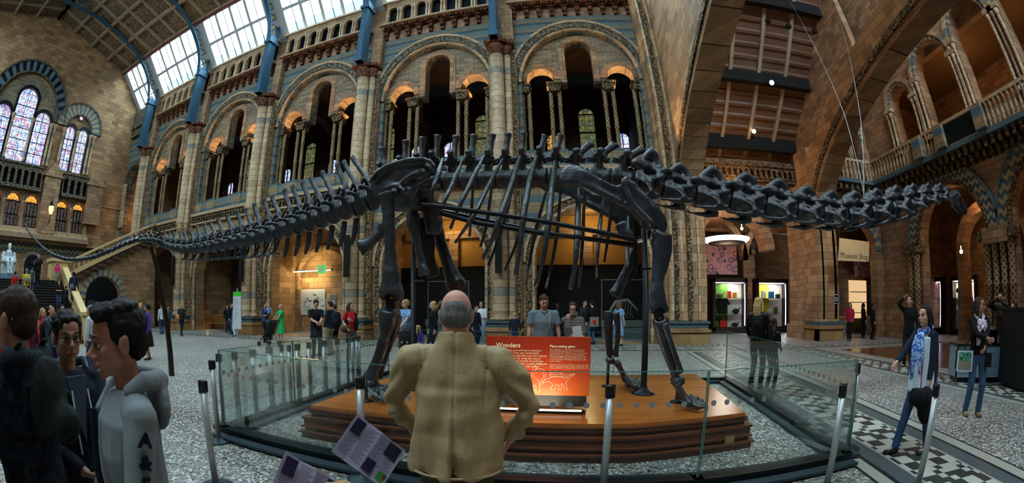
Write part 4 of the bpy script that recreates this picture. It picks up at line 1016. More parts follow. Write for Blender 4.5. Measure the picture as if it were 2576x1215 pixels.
# pelvis: ilium blades, pubes, ischia
def blade(name, outline, Y, th, curve, voxel=.025, extra=None, lab=None, amp=.008):
    P = [at(x, y, Y) for x, y in outline]
    cx = sum(p.x for p in P) / len(P); cz = sum(p.z for p in P) / len(P)
    R_ = max((Vector((p.x - cx, p.z - cz))).length for p in P)
    m = MB()
    f = lambda u, v, d: (u, Y + d + curve * (((u - cx) / R_) ** 2 + .6 * ((v - cz) / R_) ** 2), v)
    # subdivide interior with scaled loops for curvature
    loops = [[(cx + (p.x - cx) * s, cz + (p.z - cz) * s) for p in P] for s in (1, .75, .5, .25)]
    n = len(P); vs = []; fs = []
    for side, d in ((0, -th / 2), (1, th / 2)):
        b = len(vs)
        for li, lp in enumerate(loops):
            tk = d * (1, 1.35, 1.1, .8)[li] if side == 0 else d
            vs += [f(u, v, tk) for u, v in lp]
        vs.append(f(cx, cz, d * .7))
        for li in range(3):
            for k in range(n): k2 = (k + 1) % n; q = (b + li * n + k, b + li * n + k2, b + (li + 1) * n + k2, b + (li + 1) * n + k); fs.append(q if side else q[::-1])
        for k in range(n): fs.append((b + 3 * n + k, b + 3 * n + (k + 1) % n, b + 4 * n))
    o2 = 4 * n + 1
    fs += [(k, (k + 1) % n, o2 + (k + 1) % n, o2 + k) for k in range(n)]
    m.add(vs, fs)
    if extra: extra(m)
    return bone(name, m, voxel, 4, amp, lab)
Z6 = lambda x, y: (850 + x / 3.2, 320 + y / 3.2)
il = [Z6(*p) for p in [(243, 450), (262, 400), (300, 366), (370, 322), (460, 282), (560, 260), (680, 246), (740, 268), (790, 320), (788, 372), (742, 414), (700, 440), (650, 470), (625, 520), (640, 590), (655, 662), (560, 668), (556, 580), (545, 520), (500, 490), (430, 492), (380, 510), (340, 548), (290, 545), (255, 510)]]
def il_rim(m):
    q = [at(*Z6(*p), 4.86) for p in [(250, 450), (300, 372), (380, 318), (470, 282), (570, 262), (680, 252), (745, 275), (785, 330)]]
    m.tube(q, .035, 8)
    q = [at(*Z6(*p), 4.84) for p in [(545, 520), (480, 470), (560, 400), (700, 330)]]; m.tube(q, [.05, .04, .03, .02], 8)
blade('ilium', il, 4.95, .12, .10, extra=il_rim, lab='near hip blade')
blade('ilium', [(x + 30, y + 6) for x, y in il], 5.9, .12, -.10, lab='far hip blade')
m = MB(); m.tube([at(960, 480, 5.4), at(1000, 465, 5.4), at(1050, 470, 5.4), at(1100, 470, 5.4)], [(.2, .3), (.3, .42), (.3, .40), (.2, .25)], 12); 
for x in (985, 1025, 1065, 1095): m.tube([at(x, 455, 4.95), at(x + 8, 465, 5.9)], .09, 8)
bone('sacrum', m, .03, 3, .01)
limb('pubis', [(1038, 532), (1040, 560), (1048, 610), (1058, 655), (1068, 692)], 5.1, [16, 20, 10, 10, 17], .6, lab='near pubis bone')
limb('pubis', [(1062, 548), (1072, 600), (1080, 650), (1092, 697)], 5.6, [24, 26, 16, 20], .4)
limb('pubis_apron', [(1085, 520), (1092, 560), (1090, 590)], 5.3, [26, 24, 18], .8)
limb('ischium', [(962, 560), (955, 590), (932, 608), (905, 624)], 5.2, [12, 15, 14, 24], .5, lab='near ischium pointing backwards')
limb('ischium', [(975, 545), (968, 575), (945, 600), (922, 618)], 5.6, [12, 14, 12, 20], .5)
limb('femur', [(972, 485), (976, 520), (979, 565), (982, 610), (982, 650), (983, 700), (984, 740)], 4.75, [22, 17, 16, 15, 17, 26, 34], .8, knobs=[(992, 486, 16, .12), (968, 742, 17, 0), (1002, 742, 17, 0)], lab='near thigh bone')
limb('femur', [(1088, 545), (1096, 575), (1108, 610), (1122, 650), (1136, 690), (1147, 716)], 5.95, [22, 20, 16, 15, 20, 27], .8, knobs=[(1136, 722, 14, 0), (1160, 718, 14, 0)], lab='far thigh bone')
limb('tibia', [(980, 782), (976, 805), (969, 845), (952, 895), (940, 930), (930, 955)], 4.7, [28, 26, 15, 13, 16, 22], .8, knobs=[(966, 785, 14, 0), (996, 788, 14, .05)], lab='near shin bone')
limb('fibula', [(1000, 790), (995, 830), (978, 880), (962, 925), (952, 950)], 4.85, [13, 10, 7, 8, 11], .8)
m = MB(); m.tube([at(983, 752, 4.75), at(983, 778, 4.75)], .07, 10); m.build('knee_rod', 'black_steel', dino, -DO)
limb('tibia', [(1150, 745), (1148, 790), (1142, 840), (1140, 900), (1142, 930)], 5.95, [24, 20, 13, 14, 20], .8)
def foot(base, toes, Y, n=5, sc=1.0, claw=True):
    # base & tip points given on sight; fan of metapodials and phalanges
    b = at(*base, Y); z0 = .42
    for k in range(n):
        s = (k - (n - 1) / 2) / (n - 1) * 2
        fwd = Vector((1, 0, 0)) * sc; lat = Vector((0, 1, 0)) * s * .5 * sc
        dirn = (fwd * (1 - .25 * abs(s)) + lat).normalized()
        a0 = b + lat * .22 + Vector((0, 0, -.02)); a1 = Vector((a0.x, a0.y, 0)) + dirn * (.20 * sc); a1.z = z0 + .09 * sc
        m = MB(); m.tube([a0, a0.lerp(a1, .2), a0.lerp(a1, .6), a1], [.065 * sc, .045 * sc, .035 * sc, .055 * sc], 8); m.ell(a1, (.06 * sc,) * 3, 8)
        bone('metapodial', m, .014, 2, 0)
        a2 = a1 + dirn * .13 * sc; a2.z = z0 + .06 * sc
        m = MB(); m.tube([a1 + dirn * .04 * sc, a2], [.05 * sc, .045 * sc], 8); m.ell(a2, (.05 * sc,) * 3, 8); bone('toe_bone', m, .013, 2, 0)
        L = .17 if abs(s) < .99 or claw else .08
        m = MB(); m.tube([a2 + dirn * .04 * sc, a2 + dirn * .10 * sc + Vector((0, 0, .015)), a2 + dirn * L * sc + Vector((0, 0, -.04 * sc))], [(.05 * sc, .035 * sc), (.05 * sc, .032 * sc), (.008, .008)], 8); bone('claw', m, .012, 1, 0)
foot((1700, 958), None, 4.75, 5, .82)
foot((1552, 908), None, 5.95, 5, .95)
foot((928, 966), None, 4.7, 5, .95)
foot((1142, 940), None, 5.9, 4, .95)
for (px, py, Y, r_) in ((1703, 952, 4.75, .085), (1534, 903, 5.9, .075), (929, 960, 4.7, .10), (1142, 936, 5.9, .09)):
    c_ = at(px, py, Y)
    for dy in (-.06, .06): m = MB(); m.ell(c_ + Vector((.01, dy, -.02)), (r_, r_ * .8, r_ * .75), 10); bone('carpal' if px > 1200 else 'ankle_bone', m, .016, 1, .004)
# shoulder girdle
Z5 = lambda x, y: (1200 + x / 3.2, 380 + y / 3.2)
sc = [Z5(*p) for p in [(655, 230), (672, 150), (712, 110), (765, 94), (830, 112), (900, 160), (1010, 232), (1080, 270), (1140, 288), (1165, 262), (1170, 215), (1205, 200), (1262, 242), (1360, 340), (1440, 420), (1515, 505), (1545, 580), (1530, 645), (1480, 648), (1420, 622), (1370, 640), (1320, 610), (1290, 550), (1250, 500), (1180, 455), (1100, 415), (960, 340), (860, 282), (750, 262), (690, 262)]]
def sc_rim(m):
    q = [at(*Z5(*p), 4.6) for p in [(1185, 215), (1200, 320), (1250, 420), (1330, 510), (1420, 600)]]; m.tube(q, [.05, .05, .045, .05, .05], 8)
blade('scapula', sc, 4.72, .09, .10, extra=sc_rim, lab='near shoulder blade', amp=.006)
blade('scapula', [(x - 45, y + 22) for x, y in sc], 6.0, .09, -.10, lab='far shoulder blade')
limb('humerus', [(1668, 588), (1666, 625), (1662, 665), (1653, 705), (1654, 745), (1656, 778)], 4.7, [25, 27, 23, 17, 22, 27], .6, knobs=[(1640, 778, 13, 0), (1673, 776, 13, 0), (1655, 590, 16, 0)], lab='near upper arm bone')
limb('humerus', [(1598, 624), (1592, 645), (1578, 680), (1560, 715), (1545, 745)], 6.0, [9, 12, 13, 13, 17], .7, lab='far upper arm bone')
limb('humerus_crest', [(1604, 650), (1592, 690), (1570, 720)], 6.05, [9, 8, 4], .3)
m = MB(); m.tube([at(1655, 780, 4.7), at(1658, 800, 4.7)], .06, 10); m.build('elbow_rod', 'black_steel', dino, -DO)
limb('ulna', [(1660, 806), (1668, 840), (1676, 876), (1690, 915), (1702, 945)], 4.72, [20, 20, 15, 13, 15], .8, knobs=[(1648, 806, 9, 0), (1674, 806, 12, 0)], lab='near forearm bone')
limb('radius', [(1672, 812), (1690, 870), (1706, 915), (1712, 940)], 4.62, [10, 8, 8, 11], .8)
limb('ulna', [(1532, 782), (1531, 820), (1532, 860), (1534, 896)], 5.95, [14, 12, 10, 10], .8, lab='far forearm bone')
limb('radius', [(1550, 785), (1555, 830), (1552, 870), (1548, 898)], 5.85, [10, 8, 7, 9], .8)
limb('coracoid', [(1560, 560), (1575, 590), (1600, 600)], 5.2, [16, 18, 10], .5)
# skull and jaw
c0 = at(2398, 490, 5.4); tip = at(2430, 534, 5.4); d = (tip - c0)
m = MB(); m.tube([c0 + Vector((-.02, 0, .03)), c0 + d * .18, c0 + d * .5, c0 + d * .85, tip], [(.10, .12), (.15, .15), (.12, .11), (.10, .09), (.05, .05)], 12, up=(0, 1, 0))
sk = bone('skull', m, .016, 2, .006, 'small skull hanging at the end of the neck')
n_ = Vector((d.z, 0, -d.x)).normalized()
m = MB()
for s in (-1, 1): m.tube([c0 + d * .2 - n_ * -.14 + Vector((0, s * .08, 0)), c0 + d * .6 + n_ * .15 + Vector((0, s * .06, 0)), tip + n_ * .04], [.035, .03, .03], 8)
bone('lower_jaw', m, .014, 2, 0)
m = MB()
for s in (-1, 1): m.ell(c0 + d * .22 + Vector((0, s * .12, 0)), (.05, .05, .05), 8)
m.build('eye_socket', 'dark_void', dino, -DO)
# steel mount
m = MB(); m.lathe((0, 0, 0), [(.17, 0), (.17, .015), (.09, .05), (.055, .08), (.045, .1), (.045, 2.75)], 16); p = onz(1618, 990, .40)
m.build('support_post', 'black_steel', dino, p - DO)
m = MB(); m.lathe((0, 0, 0), [(.15, 0), (.15, .015), (.06, .05), (.04, .08), (.035, 2.6)], 16); p = at(1040, 700, 5.4); p.z = .4; m.build('support_post', 'black_steel', dino, p - DO)
for bx, by, h in ((1702, 1012, .28), (1528, 972, .40), (1143, 975, .3), (922, 1010, .3)):
    p = onz(bx, by, .40); m = MB(); m.lathe((0, 0, 0), [(.09, 0), (.09, .012), (.03, .03), (.022, .05), (.022, h)], 12); m.build('foot_prop', 'black_steel', dino, p - DO)
for L, Y in (([(1060, 514), (1112, 520), (1250, 539), (1388, 561), (1581, 599), (1600, 602)], 4.62), ([(1106, 536), (1200, 561), (1356, 586), (1575, 614), (1600, 616)], 4.66), ([(1110, 530), (1250, 560), (1400, 590), (1600, 620)], 6.1)):
    m = MB(); m.tube([at(x, y, Y) for x, y in L], [(.028, .012)] * len(L), 6, up=(0, 1, 0)); m.build('steel_band', 'black_steel', dino, -DO)
m = MB(); m.tube([at(1060, 514, 4.62), at(1058, 514, 5.4), at(1090, 512, 6.1)], .025, 6); m.tube([at(1598, 608, 4.6), at(1612, 606, 5.2)], .03, 6); m.tube([at(1598, 560, 4.8), at(1598, 680, 4.8)], .03, 6); m.tube([at(1612, 676, 4.9), at(1640, 676, 4.9)], .012, 6); m.tube([at(1040, 707, 5.3), at(1070, 707, 5.1)], .015, 6); m.build('steel_bracket', 'black_steel', dino, -DO)
# spine rod in the tail
Q = [sp(x) for x in range(345, 960, 20)]
m = MB(); m.tube(Q, [.03] * len(Q), 8); m.build('spine_rod', 'black_steel', dino, -DO)
# curved post under the tail
post = empty('tail_support_post', onz(432, 945), 0, 'tall curved dark metal post standing on the floor and holding up the tail', 'post')
m = MB(); Q = [(432, 945, 5.64), (428, 880, 5.62), (418, 800, 5.58), (405, 720, 5.52), (392, 660, 5.45), (379, 622, 5.3)]
base = onz(432, 945); P = [at(x, y, Y) for x, y, Y in Q]; P = [p - base for p in P]
S_ = []
for i in range(len(P) - 1):
    for k in range(4): S_.append(P[i].lerp(P[i + 1], k / 4))
S_.append(P[-1])
for _ in range(3): S_ = [S_[0]] + [(S_[i - 1] + S_[i] * 2 + S_[i + 1]) / 4 for i in range(1, len(S_) - 1)] + [S_[-1]]
m.tube(S_, [(.10 - .04 * i / len(S_), .06 - .02 * i / len(S_)) for i in range(len(S_))], 12, up=(0, 1, 0)); m.build('curved_shaft', plain('bronze_metal', (.22, .18, .15), .3, .7), post)
m = MB(); m.tube([S_[-1] + Vector((-.12, 0, -.02)), S_[-1] + Vector((.15, 0, .02))], .02, 6); m.build('cradle', 'black_steel', post)
# wires
for j, L in enumerate(([(2177, 510, 5.4), (2125, 290, 5.8), (1985, 0, 7.5)], [(2173, 505, 5.4), (2165, 300, 5.8), (2098, 0, 6.8)])):
    m = MB(); m.tube([at(*p) for p in L], .006, 5); o = m.build('suspension_wire', plain('steel_wire', (.55, .56, .56), .3, .8)); tag(o, ['thin steel wire holding up the neck, the steeper one of the pair', 'thin steel wire holding up the neck, the more slanting one of the pair'][1 - j], 'wire', 'wires holding the neck')
# fossil plinth
plinth = empty('display_plinth', (0, 5.4, 0), 0, 'low stepped polished wooden plinth under the dinosaur skeleton', 'plinth')
O_ = [(-3.0, 3.98), (.66, 4.12), (2.08, 4.42), (2.3, 7.2), (-3.0, 7.0)]
def off(poly, d):
    cx = sum(p[0] for p in poly) / len(poly); cy = sum(p[1] for p in poly) / len(poly)
    out = []
    n = len(poly)
    for i in range(n):
        a, b, c = Vector(poly[i - 1]), Vector(poly[i]), Vector(poly[(i + 1) % n])
        n1 = Vector(((b - a).y, -(b - a).x)).normalized(); n2 = Vector(((c - b).y, -(c - b).x)).normalized(); q = (n1 + n2); q = q / max(q.dot(n1), .2)
        out.append(tuple(b + q * d))
    return out
fZ = lambda u, v, d: (u, v - 5.4, d)
m = MB(); m.prism(off(O_, .0), fZ, .36, .40); m.build('top_board', 'polished_orange_wood', plinth)
m = MB()
for (d, a, b) in ((.03, .345, .362), (.01, .33, .347), (.035, .315, .332), (.0, .27, .315)): m.prism(off(O_, d), fZ, a, b)
m.build('top_moulding', 'dark_mahogany', plinth)
m = MB()
for (d, a, b) in ((.09, .245, .27), (.07, .16, .245)): m.prism(off(O_, d), fZ, a, b)
m.build('middle_step', 'dark_mahogany', plinth)
m = MB()
for (d, a, b) in ((.10, .14, .16), (.06, .09, .14), (.13, .075, .095), (.10, .0, .075)): m.prism(off(O_, d), fZ, a, b)
m.build('bottom_step', 'dark_mahogany', plinth)
m = MB(); p = at(1837, 1108, 4.25); m.box((p.x, p.y - 5.4 + .02, .13), (.13, .012, .10), rz=.21); m.build('brass_plaque', plain('brass', (.62, .55, .33), .4, .4), plinth)
# ------------------------------------------------------------------ props around the plinth
plain('brushed_steel', (.66, .67, .66), .36, .45, .15, 30); plain('black_plastic', (.06, .06, .065), .4)
plain('base_grey', (.18, .24, .27), .45, .3); plain('rail_black', (.07, .12, .13), .4, .3)
plain('dot_grey', (.55, .55, .54), .6, 0, .1)
# glass barrier: low black base rails and upright panes
GF = [(-4.04, 3.42), (-1.2, 3.32), (1.2, 3.38), (3.08, 3.6)]; GR = [(3.08, 3.6), (3.42, 8.5)]; GL = [(-4.04, 3.42), (-4.08, 5.0), (-4.1, 6.7), (-4.1, 8.5)]; GB = [(-4.1, 8.5), (-1.6, 8.5), (.9, 8.5), (3.42, 8.5)]
def rail(L, lab):
    r = empty('glass_base_rail', (0, 0, 0), 0, lab, 'floor rail', 'black base rails of the glass barrier')
    m = MB()
    for a, b in zip(L, L[1:]):
        a, b = Vector((*a, .05)), Vector((*b, .05)); d = b - a; M = Matrix.Rotation(math.atan2(d.y, d.x), 3, 'Z')
        m.box((a + b) / 2, (d.length + .1, .12, .10), rot=M)
    m.build('channel', 'rail_black', r)
    m = MB()
    for a, b in zip(L, L[1:]):
        a, b = Vector((*a, .1)), Vector((*b, .1)); d = b - a; M = Matrix.Rotation(math.atan2(d.y, d.x), 3, 'Z'); n = Vector((-d.y, d.x, 0)).normalized()
        for s in (-.16, .16): m.box((a + b) / 2 + n * s - Vector((0, 0, .06)), (d.length, .12, .03), rot=M)
    m.build('flange', 'base_grey', r); return r
rail(GF, 'front black base rail of the glass barrier, nearest the man in the tan jacket'); rail(GR, 'right black base rail of the glass barrier beside the checkered mosaic'); rail(GL, 'left black base rail of the glass barrier beside the row of posts'); rail(GB, 'far black base rail of the glass barrier behind the plinth')
gl = {'f': ['front glass pane at the left corner, over the leaflet', 'front glass pane before the orange panel', 'front glass pane at the right corner beside the steel post'], 'r': ['long glass pane on the right side of the barrier'],
      'l': ['left glass pane nearest the corner', 'middle glass pane on the left side, before the post row', 'far glass pane on the left side, near the hind leg'], 'b': ['far glass pane behind the hind legs', 'far glass pane behind the orange panel', 'far glass pane behind the front foot']}
for key, L, hgt in (('f', GF, 1.06), ('r', GR, 1.06), ('l', GL, 1.06), ('b', GB, 1.06)):
    for i, (a, b) in enumerate(zip(L, L[1:])):
        a3, b3 = Vector((*a, 0)), Vector((*b, 0)); d = b3 - a3; ln = d.length; r = empty('glass_barrier_pane', (a3 + b3) / 2, math.atan2(d.y, d.x), gl[key][i], 'glass barrier', 'glass panes around the plinth')
        m = MB(); m.bb((-ln / 2 + .01, -.006, .10), (ln / 2 - .01, .006, hgt)); m.build('glass', 'clear_glass', r)
        m = MB(); m.bb((-ln / 2 + .01, -.007, hgt), (ln / 2 - .01, .007, hgt + .006)); m.build('top_edge', 'green_edge_glass', r)
        m = MB(); m.bb((-ln / 2 + .004, -.007, .1), (-ln / 2 + .012, .007, hgt)); m.bb((ln / 2 - .012, -.007, .1), (ln / 2 - .004, .007, hgt)); m.build('side_edge', 'green_edge_glass', r)
        m = MB(); n_ = int(ln / .135)
        for k in range(n_):
            x = -ln / 2 + (k + .5) * ln / n_; m.prism([(x + .026 * math.cos(2 * PI * j / 14), .78 + .026 * math.sin(2 * PI * j / 14)) for j in range(14)], fY, -.010, -.0075)
        m.build('warning_dots', 'dot_grey', r)
# retractable belt posts
def belt_post():
    r = empty('belt_post', (0, 0, 0)); 
    m = MB(); m.lathe((0, 0, 0), [(.032, .02), (.032, .88)], 16); m.build('pole', 'brushed_steel', r)
    m = MB(); m.lathe((0, 0, 0), [(.165, 0), (.17, .012), (.15, .022), (.06, .035), (.04, .05)], 24); m.build('round_base', 'base_grey', r)
    m = MB(); m.lathe((0, 0, .88), [(.036, 0), (.036, .085), (.034, .095), (.028, .098)], 16); m.box((.03, 0, .925), (.03, .034, .11)); m.box((-.03, 0, .925), (.02, .03, .09)); m.build('belt_head', 'black_plastic', r)
    return r
proto = belt_post(); first = True
bl = [((545, 1225), None, 'nearest steel belt post at the front left, its base cut off'), ((552, 1110), None, 'steel belt post outside the left corner of the glass, nearer one'), ((565, 1072), None, 'steel belt post just outside the left end of the glass'),
 ((605, 1060), 0, ''), ((622, 1066), 0, ''), ((648, 1045), 0, ''), ((663, 1050), 0, ''), ((684, 1028), 0, ''), ((698, 1034), 0, ''), ((716, 1016), 0, ''), ((735, 1018), 0, ''), ((757, 1008), 0, ''), ((777, 1015), 0, ''), ((790, 1003), 0, ''), ((803, 1004), 0, ''),
 ((822, 990), 0, ''), ((836, 990), 0, ''), ((851, 979), 0, ''), ((864, 979), 0, ''), ((877, 970), 0, ''), ((890, 966), 0, ''), ((900, 961), 0, ''), ((912, 961), 0, ''),
 ((918, 1205), None, 'steel belt post just left of the man in the tan jacket'), ((1514, 1250), None, 'steel belt post standing alone before the plinth, right of the orange panel'), ((2072, 1250), None, 'steel belt post in the front right corner before the glass'),
 ((2130, 1128), None, 'steel belt post tight against the right end of the glass'), ((2300, 1250), None, 'steel belt post beside the woman in the blue scarf')]
for (p, g, lab) in bl:
    o = proto if first else copy_tree(proto); first = False
    q = onz(*p)
    if g == 0:
        q.x = min(q.x, -4.30) if q.x > -4.30 else q.x
    o.location = q; o.rotation_euler = (0, 0, rnd.uniform(0, 6))
    if g == 0: tag(o, 'slim steel belt post in the tight row behind the left glass', 'barrier post', 'steel belt posts in the row behind the left glass')
    else: tag(o, lab, 'barrier post')
# overlapping bases of the row: shrink
for o in [o for o in bpy.data.objects if o.name.startswith('belt_post') and o.get('group')]:
    for c in o.children:
        if c.name.startswith('round_base'): c.scale = (.55, .55, 1)
# orange information panel
def m_orange():
    t = NT('orange_panel'); P = t.xyz(t.pos(True))
    t.setc(t.ramp(t.math('DIVIDE', P[2], .75), [(.05, lin((.93, .44, .10))), (.5, lin((.84, .30, .10))), (.95, lin((.66, .19, .08)))]), .35, 0, .5)
    t.l(t.t.nodes[-1].outputs[0], t.b.inputs['Emission Color']) if False else None
    MAT['orange_panel'] = t.m
m_orange()
a, b = at(1225, 990, 4.75), at(1482, 990, 4.75); pw = (b - a).length; pc = (a + b) / 2
panel = empty('information_panel', (pc.x, 4.75, .40), 0, 'orange information panel headed Wonders standing on the plinth', 'sign')
m = MB(); m.bb((-pw / 2, -.04, .16), (pw / 2, .04, .845)); m.build('board', 'orange_panel', panel)
m = MB(); m.bb((-pw / 2 + .01, -.03, .03), (pw / 2 - .03, .05, .16)); m.build('base', plain('panel_base', (.16, .13, .08), .5), panel)
m = MB(); m.bb((-pw / 2 + .1, -.28, .003), (pw / 2 - .05, -.20, .03)); m.build('light_housing', 'black_plastic', panel)
m = MB(); m.bb((-pw / 2 + .12, -.27, .03), (pw / 2 - .09, -.215, .035)); m.build('light_tube', emit('tube_white', (1, .97, .9), 5), panel)
plain('cream_print', (.96, .84, .66), .6, 0, .02)
text_obj('heading', 'Wonders', .075, 'cream_print', panel, (-pw / 2 + .115, -.042, .72), (PI / 2, 0, 0), bold=.002, depth=.001)
text_obj('body_text', "In this gallery you will see a selection\nof ‘Wonders’ from our remarkable\ncollections. You can find out more about\nthese ‘Wonders’ by using the touch-\nscreen information system in each bay.\nThese will also help you to plan what you\nsee and do during your visit today.", .036, 'cream_print', panel, (-pw / 2 + .115, -.042, .675), (PI / 2, 0, 0), depth=.001, spacing=.86)
text_obj('subheading', 'Plant-eating giant', .043, 'cream_print', panel, (pw / 2 - .475, -.042, .725), (PI / 2, 0, 0), bold=.001, depth=.001)
text_obj('small_text', "This is Diplodocus, a plant-eating dinosaur that lived\nabout 150 million years ago. It is one of the largest\nland animals that ever lived. From tip to tail it measures\nover 26 metres. For a long time it was thought that\nDiplodocus dragged its tail along the ground. But now\nscientists think that its tail was actually held up in the\nair as you see it here. The whiplash end may have been\nused for defence.\n\nKing Edward VII, as Prince of Wales, requested this replica\nwhen he visited the Carnegie Museum in Pittsburgh, USA.\nIt was presented to The Natural History Museum in 1905.\n\nCast of Diplodocus\nDiplodocus carnegii\nUpper Jurassic, Morrison Formation\nNorth America, Wyoming", .0195, 'cream_print', panel, (pw / 2 - .475, -.042, .695), (PI / 2, 0, 0), depth=.0008)
def line_art(pts, r=.0028):
    m = MB(); m.tube([(x, -.043, z) for x, z in pts], r, 5); return m
art = MB()
def C(*pts):
    P = [Vector((x, z)) for x, z in pts]; out = []
    for i in range(len(P) - 1):
        p0, p1, p2, p3 = P[max(i - 1, 0)], P[i], P[i + 1], P[min(i + 2, len(P) - 1)]
        for k in range(5):
            t = k / 5; q = .5 * ((2 * p1) + (p2 - p0) * t + (2 * p0 - 5 * p1 + 4 * p2 - p3) * t * t + (3 * p1 - p0 - 3 * p2 + p3) * t ** 3); out.append(q)
    out.append(P[-1])
    conv = lambda q: (-pw / 2 + (q.x - 1225) * pw / 257, -.043, .16 + (985 - q.y) * .685 / 143)
    art.tube([conv(q) for q in out], .0024, 5)
C((1365, 909), (1358, 906), (1348, 910), (1341, 925), (1338, 945), (1334, 955), (1336, 970), (1340, 978)); C((1363, 912), (1352, 915), (1346, 930), (1345, 940), (1352, 945), (1358, 955), (1359, 975), (1350, 976), (1350, 962), (1344, 962), (1345, 977), (1338, 977))
C((1347, 925), (1355, 918), (1368, 922), (1374, 935), (1368, 952), (1359, 962)); C((1350, 930), (1358, 924), (1366, 928), (1369, 937), (1364, 947), (1358, 950)); C((1334, 948), (1326, 945), (1325, 940), (1328, 937))
C((1359, 956), (1375, 945), (1395, 938), (1412, 939), (1424, 941), (1434, 934), (1441, 930), (1446, 931), (1442, 934), (1432, 942), (1424, 952), (1426, 962), (1429, 969), (1422, 969), (1417, 957), (1412, 957), (1414, 968), (1405, 968), (1407, 960), (1399, 958), (1396, 969), (1386, 969), (1391, 958), (1380, 950), (1365, 956))
art.build('dinosaur_drawing', 'cream_print', panel)
light('AREA', (pc.x, 4.47, .46), 5, (1, .93, .82), .5, (0, .25, 1), name='panel_tube_light')

# ------------------------------------------------------------------ stairs at the far left
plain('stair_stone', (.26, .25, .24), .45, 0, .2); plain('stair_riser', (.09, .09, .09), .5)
stair = empty('grand_staircase', (-20, 3, 0), 0, 'wide dark stone stair rising to the landing below the statue', 'staircase')
n_ = 20; H_ = 3.15; run = 9.6; xs0 = -18.9
m = MB(); m2 = MB()
for i in range(n_):
    z = H_ * (i + 1) / n_; x = xs0 - run * i / n_
    ye = 4.6 + 1.95 * i / n_; m.bb((x - run / n_ + 20 - .01, -9, z - .04), (x + 20 + .04, ye, z)); m2.bb((x + 20 - run / n_, -9, 0), (x + 20, ye - .02, z - .035))
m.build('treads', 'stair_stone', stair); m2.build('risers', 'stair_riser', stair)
m = MB(); m.bb((-35.7 + 20, -9, 0), (xs0 - run + 20, 4.6, H_)); m.bb((-15.7, 4.6, 0), (xs0 - run + 20, 6.5, H_)); m.build('landing', 'stair_stone', stair)
plain('balustrade_stone', (.80, .68, .48), .5, 0, .15)
bal = empty('stair_balustrade', (-18.9, 7.7, 0), 0, 'sloping stone balustrade on the right of the lower stair flight', 'balustrade')
m = MB(); p0, p1 = Vector((0, 0, .95)), Vector((-9.6, 0, H_ + .95)); d = p1 - p0
M = Matrix.Rotation(math.atan2(-d.z, -d.x) * -1, 3, 'Y') if False else None
def slope(m, a, b, w_, h_):
    a, b = Vector(a), Vector(b); d = (b - a); n = Vector((0, 1, 0)) if abs(d.x) > abs(d.y) else Vector((1, 0, 0))
    vs = [p + n * s * w_ / 2 + Vector((0, 0, z)) for p in (a, b) for s in (-1, 1) for z in (-h_, 0)]
    m.add(vs, [(0, 1, 3, 2), (4, 6, 7, 5), (0, 4, 5, 1), (2, 3, 7, 6), (0, 2, 6, 4), (1, 5, 7, 3)])
slope(m, (0, 0, 1.0), (-9.6, 1.95, H_ + 1.0), .42, .16); m.build('handrail', 'balustrade_stone', bal)
m = MB(); slope(m, (0, 0, .22), (-9.6, 1.95, H_ + .2), .4, .5); m.build('string', 'terracotta_blocks', bal)
for i in range(26):
    t = (i + .5) / 26; m = MB(); m.lathe((0, 0, 0), [(.09, 0), (.05, .06), (.095, .22), (.045, .5), (.07, .62)], 8); m.build('baluster', 'balustrade_stone', bal, (-9.6 * t, 1.95 * t, .2 + H_ * t))
m = MB(); m.bb((-.05, -.3, 0), (.45, .3, 1.25)); m.bb((-.12, -.36, 1.2), (.52, .36, 1.35)); m.build('newel', 'balustrade_stone', bal)
m = MB(); m.tube([(-.2, -.33, .75), (-9.4, 1.58, H_ + .75)], .025, 8); m.build('brass_handrail', 'brass', bal)
# side wall of lower flight
m = MB(); m.add([(xs0, 7.62, 0), (xs0 - run, 9.57, 0), (xs0 - run, 9.57, H_), (xs0, 7.86, 0), (xs0 - run, 9.81, 0), (xs0 - run, 9.81, H_)], [(0, 1, 2), (5, 4, 3), (0, 3, 4, 1), (1, 4, 5, 2), (2, 5, 3, 0)]); S(m.build('trim_5', 'terracotta_blocks'))
# upper flight along the end wall
UX = -28.6
up = empty('upper_balustrade', (UX, 8.2, 0), 0, 'stone balustrade climbing right from the landing towards the gallery', 'balustrade')
m = MB(); slope(m, (0, 1.6, 4.35), (0, 8.9, 7.75), .4, .15); m.build('handrail', 'balustrade_stone', up)
m = MB(); slope(m, (0, 1.6, 3.6), (0, 8.9, 7.0), .4, .3); m.build('string', 'balustrade_stone', up)
for i in range(18):
    t = (i + .5) / 18; m = MB(); m.lathe((0, 0, 0), [(.09, 0), (.05, .06), (.095, .22), (.045, .5), (.07, .62)], 8); m.build('baluster', 'balustrade_stone', up, (0, 1.6 + 7.3 * t, 3.58 + 3.4 * t))
m = MB(); m.bb((-.5, .35, 3.15), (.5, 1.6, 4.35)); m.bb((-.6, .25, 4.3), (.6, 1.7, 4.5)); m.bb((.5, .55, 3.4), (.53, 1.4, 4.2)); m.build('newel', 'balustrade_stone', up)
m = MB()
for i in range(12): m.bb((-.1, 1.7 + i * .6, 3.1 + i * .28), (.32, 2.35 + i * .6, 3.28 + i * .28))
m.build('step_ends', 'terracotta_shaded', up)
m = MB(); m.prism([(8.2, 0), (17.5, 0), (17.5, 7.2), (16.2, 6.8), (9.8, 3.35), (8.2, 3.2)], fX, UX - .5, UX, [arch(12.9, 1.5, .02, 2.1, 18)]); wst = S(m.build('trim_6', 'ashlar_front'))
m = MB(); m.ring(12.9, 2.1, 1.5, 1.95, fX, UX, UX + .08, n=24, mats=[0, 1]); m.build('banded_arch', ['voussoir_blue', 'voussoir_cream'], wst)
m = MB(); m.bb((UX - 3, 10, 0), (UX - 2.6, 17, 4)); m.build('passage_rear', 'dark_void', wst)
